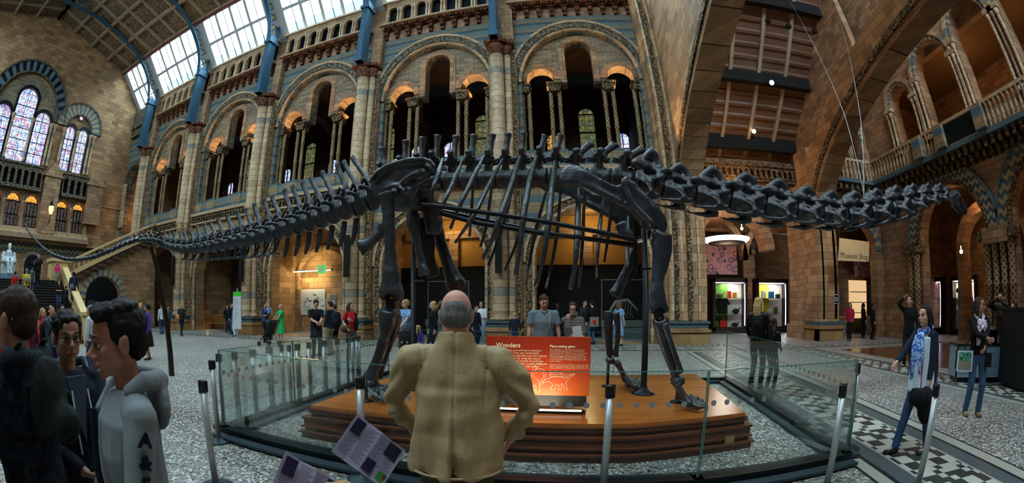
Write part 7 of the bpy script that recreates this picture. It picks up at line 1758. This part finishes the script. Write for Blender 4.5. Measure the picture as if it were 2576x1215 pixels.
P_(573, 838, .2, 762, h=1.66, hair=('bob', 'hair_black'), top='black', bottom=('trousers', 'dark_jeans'), label='dark haired woman in a black coat beside the bench')
P_(583, 842, .8, 757, h=1.78, hair=('short', 'hair_black'), top='navy', bottom=('trousers', 'jeans'), label='man in a navy jacket and jeans by the white standing sign')
P_(592, 846, -2.0, 770, h=1.70, hair=('short', 'hair_brown'), top='light_blue', bottom=('trousers', 'white_cloth'), label='person in pale trousers partly hidden behind the white standing sign')
P_(612, 838, 2.0, 780, h=1.58, hair=('short', 'hair_brown'), top='pink', bottom=('trousers', 'dark_jeans'), label='person in a pink top at the foot of the column right of the sign')
# on the stairs
def ST(px, py, face, h, **k): p = stairpos(px, py); return person(p, toCam(p, face), h, **k)
ST(36, 758, 2.9, 1.40, hair=('short', 'hair_black'), top='red', bottom=('trousers', 'jeans'), sleeve=.5, label='boy in a red T-shirt climbing the stair on the left')
q = ST(65, 764, 2.8, 1.72, hair=('short', 'hair_grey'), top='yellow', bottom=('trousers', 'black'), sleeve=.5, label='grey haired man in a yellow shirt climbing the stair')
m = MB(); m.ell((.1, -.2, 1.15), (.16, .08, .2), 10); held(q, 'sling_bag', m, 'khaki', 'cream sling bag on the back of the man in yellow', 'bag')
ST(78, 748, 2.6, 1.45, hair=('short', 'hair_black'), top='slate', bottom=('trousers', 'jeans'), sleeve=.5, label='boy in a dark T-shirt next to the man in yellow')
q = ST(94, 728, -.4, 1.84, hair=('short', 'hair_brown'), top='black', bottom=('trousers', 'black'), build=1.25, sleeve=.5, hands={1: (.15, .2, 1.35)}, label='big man in black coming down the stair near the plaque')
backpack(q, 1.0, 'black', 'black backpack on the big man in black', 1.25)
ST(143, 716, -.1, 1.22, hair=('long', 'hair_dark_brown'), top='pink', bottom=('trousers', 'grey_marl'), label='girl in a pink jumper at the stair head beside the newel')
ST(148, 782, .1, 1.45, hair=('short', 'hair_brown'), top='black', bottom=('trousers', 'jeans'), sleeve=.5, hands={-1: (-.08, .2, 1.15), 1: (.08, .2, 1.15)}, label='boy in a black T-shirt coming down the stair')
q = ST(166, 772, 2.8, 1.05, hair=('short', 'hair_black'), top='navy', bottom=('trousers', 'dark_jeans'), label='small boy in navy climbing the stair with a man')
q = ST(193, 781, 2.9, 1.80, 'skin_dark' and 1.80 if False else 1.80, ) if False else ST(184, 778, 2.9, 1.80, skin='skin_dark', hair=('short', 'hair_black'), top='navy', bottom=('trousers', 'dark_jeans'), label='tall man in navy climbing the stair beside the balustrade')
backpack(q, .9, 'slate', 'small blue backpack on the tall man in navy', 1.15, .8)
# foot of the stairs
def F(px, d, face, h, **k): p = pol(px, d); return person(p, toCam(p, face), h, **k)
q = F(74, 9.5, .5, 1.42, skin='skin_olive', hair=('pony', 'hair_black'), top='maroon', bottom=('trousers', 'black'), female=True, head=(.4, .2), label='woman in a maroon top in front of the stair, between the boys')
F(92, 10.5, .3, 1.30, hair=('short', 'hair_blond'), top='red', bottom=('trousers', 'dark_jeans'), label='blond child in red behind the woman in maroon')
F(107, 10.8, .3, 1.55, hair=('bob', 'hair_blond'), top='red', bottom=('trousers', 'khaki'), label='blond person in red left of the man with folded arms')
q = F(126, 9.6, .9, 1.62, hair=('short', 'hair_dark_brown'), top='polo_grey' if False else 'slate', bottom=('trousers', 'dark_jeans'), sleeve=.5, head=(.0, .7), hi=True, hands={-1: (.08, .26, 1.12), 1: (-.08, .28, 1.16)}, label='man with folded arms in a slate polo looking up, below the stair')
backpack(q, .92, 'black', 'dark backpack on the man with folded arms', 1.2)
F(144, 11.5, .2, 1.45, hair=('bob', 'hair_blond'), top='khaki', bottom=('trousers', 'jeans'), label='blond woman right of the man with folded arms')
F(157, 12.0, .0, 1.62, hair=('short', 'hair_black'), top='dark_grey', bottom=('trousers', 'dark_jeans'), glasses=True, label='man with sunglasses on his head at the foot of the stair')
F(228, 10.5, -2.0, 1.62, hair=('short', 'hair_grey'), top='white_cloth', bottom=('trousers', 'jeans'), label='grey haired man leaning by the foot of the balustrade')
F(2, 9.0, 2.0, 1.5, hair=('short', 'hair_black'), top='red', bottom=('trousers', 'dark_jeans'), label='person in red cut off by the left edge')
# right side
q = person(pol(1908, 8.5), toCam(pol(1908, 8.5), 2.75), 1.76, hair=('long', 'hair_blond'), top='leather_black', bottom=('trousers', 'black'), female=True, hi=True, hem=.80, hands={1: (.28, .05, .85), -1: (-.2, .12, .95)}, label='blond woman in a black leather jacket, back turned, looking at the shop cases')
person(pol(1946, 8.35), toCam(pol(1946, 8.35), 2.4), 1.36, hair=('long', 'hair_dark_brown'), top='leather_black', bottom=('trousers', 'black'), hi=True, shoes='shoe_white', label='girl in a black jacket standing close to the blond woman', hands={1: (.12, .2, 1.02)})
person(onz(2136, 857), toCam(onz(2136, 857), -.1), 1.76, hair=('bob', 'hair_brown'), top='crimson', bottom=('trousers', 'black'), female=True, hi=True, feet={-1: (-.06, 0, 0), 1: (.06, .02, 0)}, hands={-1: (-.17, .17, .95), 1: (.17, .17, .95)}, label='woman in a crimson jacket standing before the shop entrance')
person(pol(2288, 13.0), toCam(pol(2288, 13.0), -.2), 1.86, hair=('short', 'hair_brown'), top='black', bottom=('trousers', 'black'), hands={1: (.1, .25, 1.72)}, elbows={1: (1, .2, -.6)}, head=(.1, .25), label='man in black raising a camera behind the scarf woman')
q = person(pol(2518, 12.6), toCam(pol(2518, 12.6), -.35), 1.92, hair=('short', 'hair_black'), top='leather_black', bottom=('trousers', 'dark_jeans'), glasses=True, hands={-1: (-.04, .26, 1.60), 1: (.06, .26, 1.60)}, elbows={-1: (-1, .0, -.6), 1: (1, 0, -.6)}, label='man in a dark leather jacket taking a photo near the tall black cabinet')
m = MB(); m.box((0, .33, 1.72), (.12, .06, .08)); m.tube([(0, .34, 1.72), (0, .40, 1.72)], .03, 10); held(q, 'camera', m, 'black_plastic', 'black camera held up by the man in the leather jacket', 'camera')
person(pol(2552, 11.9), toCam(pol(2552, 11.9), -1.0), 1.68, hair=('long', 'hair_dark_brown'), top='navy', bottom=('trousers', 'black'), female=True, label='dark haired woman behind the tall black cabinet at the right edge')
for px, d, h, tp, lb in ((2195, 23, 1.7, 'black', 'dark figure browsing inside the shop, right one'), (2172, 24, 1.75, 'black', 'dark figure browsing inside the shop, left one')):
    person(pol(px, d), toCam(pol(px, d), 2), h, hair=('long', 'hair_black'), top=tp, bottom=('trousers', 'black'), label=lb)
# ------------------------------------------------------------------ shop front and right hand furniture
plain('case_frame', (.16, .12, .11), .4); plain('case_back', (.80, .78, .68), .6, 0, .05)
def bubbles():
    t = NT('bubble_print'); P = t.xyz(t.pos(True)); v = t.comb(P[0], P[2])
    vo = t.n('TexVoronoi'); vo.inputs['Scale'].default_value = 2.6; t.l(v, vo.inputs['Vector']); d = vo.outputs[0]
    r1 = t.math('LESS_THAN', t.math('ABSOLUTE', t.math('SUBTRACT', d, .40)), .055)
    vo2 = t.n('TexVoronoi'); vo2.inputs['Scale'].default_value = 6; t.l(v, vo2.inputs['Vector']); r2_ = t.math('LESS_THAN', t.math('ABSOLUTE', t.math('SUBTRACT', vo2.outputs[0], .33)), .05)
    t.setc(t.mix(t.math('MAXIMUM', r1, t.math('MULTIPLY', r2_, .6)), lin((.68, .50, .52)), lin((.14, .16, .38))), .6); MAT['bubble_print'] = t.m
bubbles()
def case(cx, cy, w_, rz, back, lab, goods, grp='lit display cases of the shop', z0=.35, h=3.0, cat='display case'):
    r = empty('shop_display_case', (cx, cy, 0), rz, lab, cat)
    m = MB()
    for x in (-w_ / 2 + .08, w_ / 2 - .08): m.bb((x - .09, -.3, 0), (x + .09, .35, h + .25))
    m.bb((-w_ / 2, -.3, h), (w_ / 2, .35, h + .25)); m.bb((-w_ / 2, -.3, 0), (w_ / 2, .35, z0)); m.build('frame', 'case_frame', r)
    m = MB(); m.bb((-w_ / 2 + .1, .3, z0), (w_ / 2 - .1, .34, h)); m.build('back_panel', 'case_back', r)
    m = MB(); m.bb((-w_ / 2 + .35, .28, z0), (-w_ / 2 + .35 + w_ * .36, .30, h)); m.build('coloured_panel', back, r)
    m = MB(); [m.bb((-w_ / 2 + .17, -.25, z), (w_ / 2 - .17, .28, z + .02)) for z in (z0 + .75, z0 + 1.7)]; m.build('glass_shelf', plain('shelf_glass', (.5, .6, .58), .2), r)
    m = MB(); m.bb((w_ / 2 - .2, -.27, z0 + .1), (w_ / 2 - .17, -.24, h - .1)); m.bb((-w_ / 2 + .2, -.1, h - .03), (w_ / 2 - .2, .05, h - .01)); m.build('light_strip', emit('case_light', (.95, .85, 1.0), 9), r)
    m = MB(); m.bb((-w_ / 2 + .17, -.29, z0), (w_ / 2 - .17, -.28, h)); m.build('glass_front', 'clear_glass', r)
    light('AREA', (cx, cy, h - .08), 38, (1, .92, .8), .8, (0, 0, -1), name='case_lamp')
    return r
plain('shop_green', (.25, .45, .10), .6); plain('shop_yellow', (.85, .78, .10), .6); plain('shop_orange', (.75, .5, .12), .6); plain('toy_red', (.75, .1, .1)); plain('toy_blue', (.1, .35, .55)); plain('toy_white', (.85, .85, .82))
def good(cx, cy, z, d, mt, name, label, cat='shop goods', shape='box'):
    m = MB()
    if shape == 'box': m.box((0, 0, d[2] / 2), d); m.box((0, -d[1] / 2 - .003, d[2] * .55), (d[0] * .7, .006, d[2] * .4))
    elif shape == 'shirt': m.tube([(0, 0, 0), (0, 0, d[2] * .6), (0, 0, d[2] * .9), (0, 0, d[2])], [(d[0] * .36, .05), (d[0] * .38, .06), (d[0] * .42, .05), (d[0] * .12, .04)], 12, up=(0, 1, 0)); [m.tube([(q * d[0] * .35, 0, d[2] * .9), (q * d[0] * .58, 0, d[2] * .6)], [.08, .07], 8) for q in (-1, 1)]
    elif shape == 'toy': m.ell((0, 0, d[2] * .4), (d[0] * .5, d[1] * .5, d[2] * .38), 10); m.tube([(d[0] * .3, 0, d[2] * .5), (d[0] * .5, 0, d[2] * .85), (d[0] * .6, 0, d[2] * .9)], [.05, .035, .03], 8); [m.tube([(x, y, 0), (x, y, d[2] * .3)], .02, 6) for x in (-d[0] * .2, d[0] * .2) for y in (-.04, .04)]; m.tube([(-d[0] * .3, 0, d[2] * .4), (-d[0] * .7, 0, d[2] * .2)], [.04, .01], 6)
    elif shape == 'bag': m.box((0, 0, d[2] * .4), (d[0], d[1], d[2] * .8)); m.tube([(-d[0] * .25, 0, d[2] * .8), (0, 0, d[2] * 1.05), (d[0] * .25, 0, d[2] * .8)], .015, 6)
    o = m.build(name, mt, None, (cx, cy, z)); tag(o, label, cat); return o
case(9.75, 24.0, 2.35, 0, 'shop_green', 'left lit shop display case with a green back strip', None)
case(12.75, 24.0, 2.35, 0, 'shop_yellow', 'right lit shop display case with a yellow back strip', None)
Y = 23.95
good(9.3, Y, 1.12, (.75, .2, .95), 'black', 'tee_shirt', 'black T-shirt on the middle shelf of the green backed case', 'shirt', 'shirt')
good(9.35, Y, .36, (.5, .15, .5), 'toy_red', 'carrier_bag', 'red bag at the bottom of the green backed case', 'bag', 'bag')
good(9.1, Y, 2.07, (.5, .15, .35), 'brown', 'toy_dinosaur', 'brown toy dinosaur on the top shelf of the green backed case', 'toy', 'toy')
good(9.75, Y, 2.07, (.25, .1, .42), 'toy_red', 'boxed_toy', 'red boxed toy on the top shelf of the green backed case', 'toy')
good(10.1, Y, 2.07, (.3, .1, .34), 'shop_orange', 'picture_book', 'orange book on the top shelf of the green backed case', 'book')
good(10.2, Y, 1.12, (.5, .2, .45), 'dark_grey', 'toy_dinosaur', 'dark toy on the middle shelf of the green backed case', 'toy', 'toy'); good(10.15, Y, .36, (.5, .2, .35), 'dark_grey', 'toy_dinosaur', 'dark toy at the bottom of the green backed case', 'toy', 'toy')
good(12.2, Y, 2.07, (.35, .1, .45), 'toy_white', 'boxed_toy', 'white box on the top shelf of the yellow backed case', 'toy'); good(12.75, Y, 2.07, (.4, .1, .42), 'toy_blue', 'picture_book', 'blue book on the top shelf of the yellow backed case', 'book'); good(13.25, Y, 2.07, (.3, .15, .25), 'dark_grey', 'mug', 'dark mug on the top shelf of the yellow backed case', 'mug')
good(13.1, Y, 1.12, (.3, .08, .42), 'shop_green', 'picture_book', 'green framed picture on the middle shelf of the yellow backed case', 'picture'); good(12.6, Y, 1.12, (.35, .2, .4), 'toy_white', 'round_clock', 'white clock on the middle shelf of the yellow backed case', 'clock', 'toy'); good(12.3, Y, .36, (.5, .2, .4), 'brown', 'toy_dinosaur', 'brown toy at the bottom of the yellow backed case', 'toy', 'toy')
case(23.1, 19.0, 1.9, -PI / 2 + .35, 'shop_orange', 'left lit display case seen through the zigzag arch', None); case(23.6, 16.4, 1.9, -PI / 2 + .25, 'toy_white', 'right lit display case seen through the zigzag arch', None)
for i, (y, z, mt, sh, nm, lb) in enumerate(((19.0, 2.07, 'brown', 'toy', 'toy_dinosaur', 'brown toy on the top shelf of the left case through the zigzag arch'), (19.1, 1.12, 'toy_white', 'toy', 'toy_dinosaur', 'pale toy on the middle shelf of the left case through the zigzag arch'), (16.4, 2.07, 'black', 'shirt', 'tee_shirt', 'black shirt in the right case through the zigzag arch'), (16.4, 1.12, 'toy_white', 'shirt', 'tee_shirt', 'white shirt in the right case through the zigzag arch'))):
    good(23.0, y, z, (.6, .2, .5), mt, nm, lb, 'shirt' if sh == 'shirt' else 'toy', sh)
g = empty('patterned_banner', (9.2, 24.3, 3.5), 0, 'pink panel printed with dark blue circles above the left cases', 'banner'); m = MB(); m.bb((-1.3, -.02, 0), (1.3, .02, 2.0)); m.build('panel', 'bubble_print', g)
g = empty('patterned_banner', (19.3, 20.9, 3.3), 0, 'pink panel printed with dark blue circles behind the shop banner', 'banner'); m = MB(); m.bb((-1.9, -.02, 0), (1.9, .02, 1.7)); m.build('panel', 'bubble_print', g)
# ring lamp
lp_ = empty('ring_pendant_lamp', (8.1, 20.0, 4.75), 0, 'large white glowing ring shaped pendant lamp', 'lamp')
m = MB(); m.lathe((0, 0, 0), [(1.05, 0), (1.22, .12), (1.25, .2), (1.1, .2)], 40); m.build('ring', emit('ring_glow', (1, .93, .88), 3.2), lp_)
m = MB(); m.lathe((0, 0, -.04), [(1.0, 0), (1.0, .04)], 40); m.build('diffuser', 'brown', lp_)
m = MB(); [m.tube([(.8 * math.cos(a), .8 * math.sin(a), .2), (0, 0, 1.8)], .01, 5) for a in (0, 2.1, 4.2)]; m.build('suspension', 'black_steel', lp_)
light('POINT', (8.1, 20.0, 4.3), 90, (1, .85, .75), .6)
# shop banner
bn_ = empty('shop_banner', (13.45, 16.05, 3.55), .12, 'cream banner reading Museum Shop hanging before the dark arch', 'banner')
m = MB(); m.prism([(-1.22, 0), (1.05, .05), (1.22, .98), (-1.0, 1.0)], fY, -.01, .01); m.build('sheet', plain('banner_cream', (.82, .70, .52), .6, 0, .12, 1.5), bn_)
text_obj('lettering', 'Museum Shop', .36, 'black_plastic', bn_, (-1.02, -.013, .14), (PI / 2, 0, 0), depth=.001)
m = MB(); [m.tube([(x, 0, z), (x * 1.0, 0, z + .8)], .006, 5) for x, z in ((-.98, .98), (1.18, .96))]; m.build('cord', 'steel_wire', bn_)
# shop interior
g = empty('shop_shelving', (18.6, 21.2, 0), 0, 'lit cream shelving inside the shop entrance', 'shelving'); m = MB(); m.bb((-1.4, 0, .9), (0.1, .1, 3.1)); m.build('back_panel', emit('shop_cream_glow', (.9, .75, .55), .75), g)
m = MB(); [m.bb((-1.4, -.3, z), (.1, 0, z + .04)) for z in (1.2, 1.8, 2.4)]; m.build('shelf', 'case_frame', g)
g = empty('drinks_cooler', (19.4, 21.0, 0), 0, 'drinks cooler under the Bottled water sign', 'cooler'); m = MB(); m.bb((-.5, -.3, 0), (.5, .3, 2.5)); m.build('body', 'dark_void', g); m = MB(); m.bb((-.35, -.32, 1.9), (.35, -.3, 2.3)); m.build('lit_header', emit('cooler_glow', (.95, .9, .7), 1.6), g)
g = empty('hanging_sign', (19.45, 20.6, 2.55), 0, 'pinkish sign reading Bottled water above the cooler', 'sign'); m = MB(); m.bb((-.62, -.02, 0), (.62, .02, .85)); m.build('panel', plain('sign_pink', (.50, .36, .36), .6), g); text_obj('lettering', 'Bottled water', .2, 'black_plastic', g, (-.56, -.023, .38), (PI / 2, 0, 0), depth=.001)
for x, yb, lb in ((15.4, 19.7, 'pale goods bin with orange items, left of the woman in crimson'), (18.0, 20.1, 'white goods bin right of the woman in crimson')):
    g = empty('goods_bin', (x, yb, 0), 0, lb, 'bin'); m = MB(); m.lathe((0, 0, 0), [(.3, 0), (.38, .9), (.42, .95)], 4, smooth=False); m.build('tub', plain('bin_grey', (.55, .50, .48)), g); m = MB(); [m.ell((rnd.uniform(-.25, .25), rnd.uniform(-.25, .25), .98), (.1, .1, .08), 7) for _ in range(10)]; m.build('goods', 'shop_orange', g)
g = empty('wall_notice', (13.0, 17.14, 1.7), 0, 'small framed black notice on the pier left of the shop', 'notice'); m = MB(); m.bb((-.17, -.01, 0), (.17, .01, .44)); m.build('frame', 'board_white', g); m = MB(); m.bb((-.14, -.013, .03), (.14, -.008, .41)); m.build('panel', 'black_plastic', g); m = MB(); [m.bb((x, -.016, z), (x + .07, -.012, z + .08)) for x in (-.09, .02) for z in (.12, .22)]; m.build('pictograms', 'board_white', g)
g = empty('wall_poster', (RX - .03, 11.0, 1.6), 0, 'small pale portrait poster on the brick wall near the arch', 'poster') if False else None
g = empty('wall_poster', (23.9, 14.4, 1.9), 0, 'small pale poster with a portrait on the brick wall', 'poster'); m = MB(); m.bb((-.02, -.3, 0), (.02, .3, 1.1)); m.build('sheet', plain('poster_pink', (.7, .62, .64)), g); m = MB(); m.ell((-.03, 0, .6), (.01, .12, .16), 8); m.build('portrait', 'brown', g)
# pendant lantern and wall lamps
pl_ = empty('pendant_lantern', (18.9, 11.2, 5.05), 0, 'glowing faceted pendant lantern under the zigzag arch', 'lantern')
m = MB(); m.lathe((0, 0, 0), [(.08, 0), (.25, .3), (.3, .38), (.28, .45)], 6, smooth=False); m.build('glass', emit('lantern_white', (1, .86, .66), 5), pl_); m = MB(); [m.tube([(.25 * math.cos(a), .25 * math.sin(a), .45), (.1 * math.cos(a), .1 * math.sin(a), 1.6)], .012, 5) for a in (0, 2.1, 4.2)]; m.build('chains', 'brass', pl_)
# spotlights in the transept
def spotlamp(c, lab, on, tgt, power=0):
    r = empty('spotlight', c, 0, lab, 'spotlight'); d = Vector(tgt).normalized(); m = MB(); m.tube([-d * .25, Vector((0, 0, 0)), d * .05], [.12, .16, .18], 12); m.build('housing', 'black_steel', r); m = MB(); m.tube([Vector((0, 0, 0)), Vector((0, 0, .5))], .03, 6); m.build('bracket', 'black_steel', r)
    m = MB(); m.ell(d * .06, (.15, .15, .15), 10); m.build('lens', emit('spot_cyan', (.75, 1, .92), 25) if on == 1 else emit('spot_warm', (1, .9, .7), 12) if on == 2 else 'dark_void', r)
c_ = at(1941, 208, 20.9); spotlamp(c_, 'bright white-green theatre spotlight hanging below the middle beam', 1, (-.35, -1, -.5)); light('SPOT', c_ + Vector((-.1, -.4, -.25)), 600, (.8, 1, .95), .1, (-.5, -1, -.9), 70)
spotlamp(at(1896, 330, 24.3), 'small lit spotlight below the rear ceiling beam', 2, (-.2, -1, -.6))
for i, (x, y, lb) in enumerate(((1932, 52, 'left'), (1984, 66, 'middle'), (2050, 78, 'right'))): spotlamp(at(x, y, 17.6), 'unlit theatre spotlight on the front beam, ' + lb + ' one', 0, (-.2, -1, -.8))
for px, py, Y, lb in ((1866, 575, 22.5, 'first small ceiling spot left of the stone rib'), (1918, 576, 22.5, 'second small ceiling spot beside the stone rib'), (1990, 572, 20.0, 'small twin spot near the pier'), (2418, 633, 13.0, 'small round wall light on the brick inside the zigzag arch')):
    c = at(px, py, Y); o = MB(); o.ell((0, 0, 0), (.09, .09, .09), 10); o.tube([(0, 0, 0), (0, 0, .25)], .02, 5); o = o.build('downlight', emit('spot_warm', (1, .9, .7), 12), None, c); tag(o, lb, 'spotlight')
# tall black cabinet and glass topped counter
cb = empty('tall_cabinet', (9.95, 4.85, 0), -.35, 'tall black cabinet at the right edge', 'cabinet'); m = MB(); m.bb((-.5, -.6, .06), (.5, .5, 1.52)); m.bb((-.4, -.5, 0), (.4, .4, .06)); m.build('body', plain('cabinet_black', (.03, .03, .035), .35), cb); m = MB(); m.bb((-.56, -.66, 1.52), (.56, .56, 1.58)); m.build('top', 'cabinet_black', cb); m = MB(); m.bb((-.51, -.61, .1), (-.5, -.59, 1.5)); m.build('edge_trim', 'brushed_steel', cb)
gc = empty('glass_topped_counter', (9.6, 6.15, 0), -.55, 'white counter with a printed front and glass box, behind the woman in black', 'counter')
m = MB(); m.bb((-.75, -.3, .12), (.65, .3, .78)); m.build('body', plain('counter_white', (.45, .55, .60), .5, 0, .05), gc); m = MB(); m.bb((-.7, -.25, 0), (.6, .25, .12)); m.bb((-.78, -.33, .78), (.68, .33, .82)); m.bb((-.78, -.33, .12), (-.74, -.28, .8)); m.bb((.64, -.33, .12), (.68, -.28, .8)); m.build('dark_frame', 'cabinet_black', gc)
m = MB(); [m.ring(x, .5, r - .008, r, fY, -.31, -.305, 0, 2 * PI, 20) for x, r in ((.1, .12), (.3, .14), (.45, .13), (.15, .08))]; m.tube([(-.1, -.31, .35), (.0, -.31, .38), (.05, -.31, .33)], .015, 5); m.bb((-.65, -.308, .2), (.5, -.303, .215)); m.build('printed_circles', 'map_grey', gc)
m = MB(); m.bb((-.3, -.28, .82), (.6, .28, 1.3)); m.build('glass_box', 'clear_glass', gc); m = MB(); m.bb((.2, -.15, .82), (.5, .15, 1.1)); m.build('collection_box', 'cabinet_black', gc)
ls_ = empty('leaflet_stand', (10.9, 4.6, 1.0), -.4, 'pale leaflet stand behind the tall black cabinet', 'leaflet stand'); m = MB(); m.bb((-.22, -.02, -.98), (.22, .02, .9)); m.build('board', 'board_white', ls_)

light('SPOT', (12.2, 14.2, 6.6), 120, (1, .85, .65), .1, (.5, .7, -.75), 60)  # added spot that brightens the shop banner, no fitting modelled
# ------------------------------------------------------------------ separate pieces of one kind become parts of their own
SPLIT = {'lattice': 'lattice_bar', 'gilt_leaves': 'gilt_leaf', 'rivets': 'rivet', 'post': 'post', 'treads': 'tread', 'risers': 'riser', 'eyes': 'eye', 'irises': 'iris', 'eyebrows': 'eyebrow', 'drawstring': 'drawstring',
         'glass_shelf': 'glass_shelf', 'light_strip': 'light_strip', 'warning_dots': 'warning_dot', 'attic_colonnettes': 'colonnette', 'flange': 'flange', 'side_edge': 'side_edge', 'suspension': 'suspension_rod', 'cord': 'cord', 'shelf': 'shelf',
         'step_ends': 'step_end', 'pictograms': 'pictogram', 'chains': 'chain', 'strap': 'strap', 'seat': 'seat', 'backrest': 'backrest_slat', 'steel_bracket': 'steel_bracket', 'eye_socket': 'eye_socket', 'glasses': 'glasses', 'bracket': 'bracket', 'glazing_bars': 'glazing_bar', 'balcony_corbels': 'corbel', 'frame': 'frame', 'dark_frame': 'dark_frame', 'goods': 'goods_item', 'lips': 'lip', 'inner_pilasters': 'pilaster', 'ceiling_ribs': 'ceiling_rib', 'ceiling_battens': 'ceiling_batten', 'corbel_table': 'corbel'}
def pieces(me):
    n = len(me.vertices); par = list(range(n))
    def fd(a):
        while par[a] != a: par[a] = par[par[a]]; a = par[a]
        return a
    # also weld vertices at the same place
    seen = {}
    for v in me.vertices:
        k = tuple(round(c, 5) for c in v.co); j = seen.setdefault(k, v.index); par[fd(v.index)] = fd(j)
    for p_ in me.polygons:
        a = fd(p_.vertices[0])
        for v in p_.vertices[1:]: par[fd(v)] = a
    g = {}
    for p_ in me.polygons: g.setdefault(fd(p_.vertices[0]), []).append(p_.index)
    # join pieces whose boxes touch (one bar made of several solids)
    L = []
    for fs in g.values():
        vs = {v for f in fs for v in me.polygons[f].vertices}; co = [me.vertices[v].co for v in vs]
        L.append([fs, [min(c[i] for c in co) for i in range(3)], [max(c[i] for c in co) for i in range(3)]])
    if len(L) <= 60:
        ch = True
        while ch:
            ch = False
            for i in range(len(L)):
                for j in range(i + 1, len(L)):
                    if all(L[i][1][k] <= L[j][2][k] + 1e-4 and L[j][1][k] <= L[i][2][k] + 1e-4 for k in range(3)):
                        L[i][0] += L[j][0]; L[i][1] = [min(a, b) for a, b in zip(L[i][1], L[j][1])]; L[i][2] = [max(a, b) for a, b in zip(L[i][2], L[j][2])]; L.pop(j); ch = True; break
                if ch: break
    return [l[0] for l in L]
for o in list(bpy.data.objects):
    b_ = o.name.split('.')[0]
    if o.type == 'MESH' and b_ in SPLIT and o.parent is not None and not o.children:
        pcs = pieces(o.data)
        if len(pcs) < 2 or len(pcs) > 100: o.name = SPLIT[b_] if len(pcs) < 2 else o.name; continue
        me = o.data
        for fs in pcs:
            vm = {}; vv = []; ff = []; mi = []; sm = []
            for f in fs:
                p_ = me.polygons[f]; q_ = []
                for v in p_.vertices:
                    if v not in vm: vm[v] = len(vv); vv.append(tuple(me.vertices[v].co))
                    q_.append(vm[v])
                ff.append(q_); mi.append(p_.material_index); sm.append(p_.use_smooth)
            m2 = bpy.data.meshes.new(SPLIT[b_]); m2.from_pydata(vv, [], ff)
            for mt in me.materials: m2.materials.append(mt)
            m2.polygons.foreach_set('material_index', mi); m2.polygons.foreach_set('use_smooth', sm); m2.update()
            c_ = bpy.data.objects.new(SPLIT[b_], m2); COL.objects.link(c_); c_.parent = o.parent; c_.location = o.location; c_.rotation_euler = o.rotation_euler; c_.scale = o.scale
        bpy.data.objects.remove(o)
cd = bpy.data.cameras.new('camera'); cd.type = 'PANO'
try: cd.panorama_type = 'FISHEYE_LENS_POLYNOMIAL'; cc = cd
except Exception: cc = cd.cycles; cc.panorama_type = 'FISHEYE_LENS_POLYNOMIAL'
cd.sensor_width = 36; cd.sensor_fit = 'HORIZONTAL'
cc.fisheye_polynomial_k0 = 0; cc.fisheye_polynomial_k1 = -1 / (1027 * 36 / 2576); cc.fisheye_polynomial_k2 = 0; cc.fisheye_polynomial_k3 = 0; cc.fisheye_polynomial_k4 = 0; cc.fisheye_fov = 2 * PI
cd.shift_x = (1288 - 1184) / 2576; cd.shift_y = (770 - 607.5) / 1215
cam = bpy.data.objects.new('camera', cd); COL.objects.link(cam); cam.location = (0, 0, 1.6); cam.rotation_euler = (PI / 2, 0, .247)
scene.camera = cam
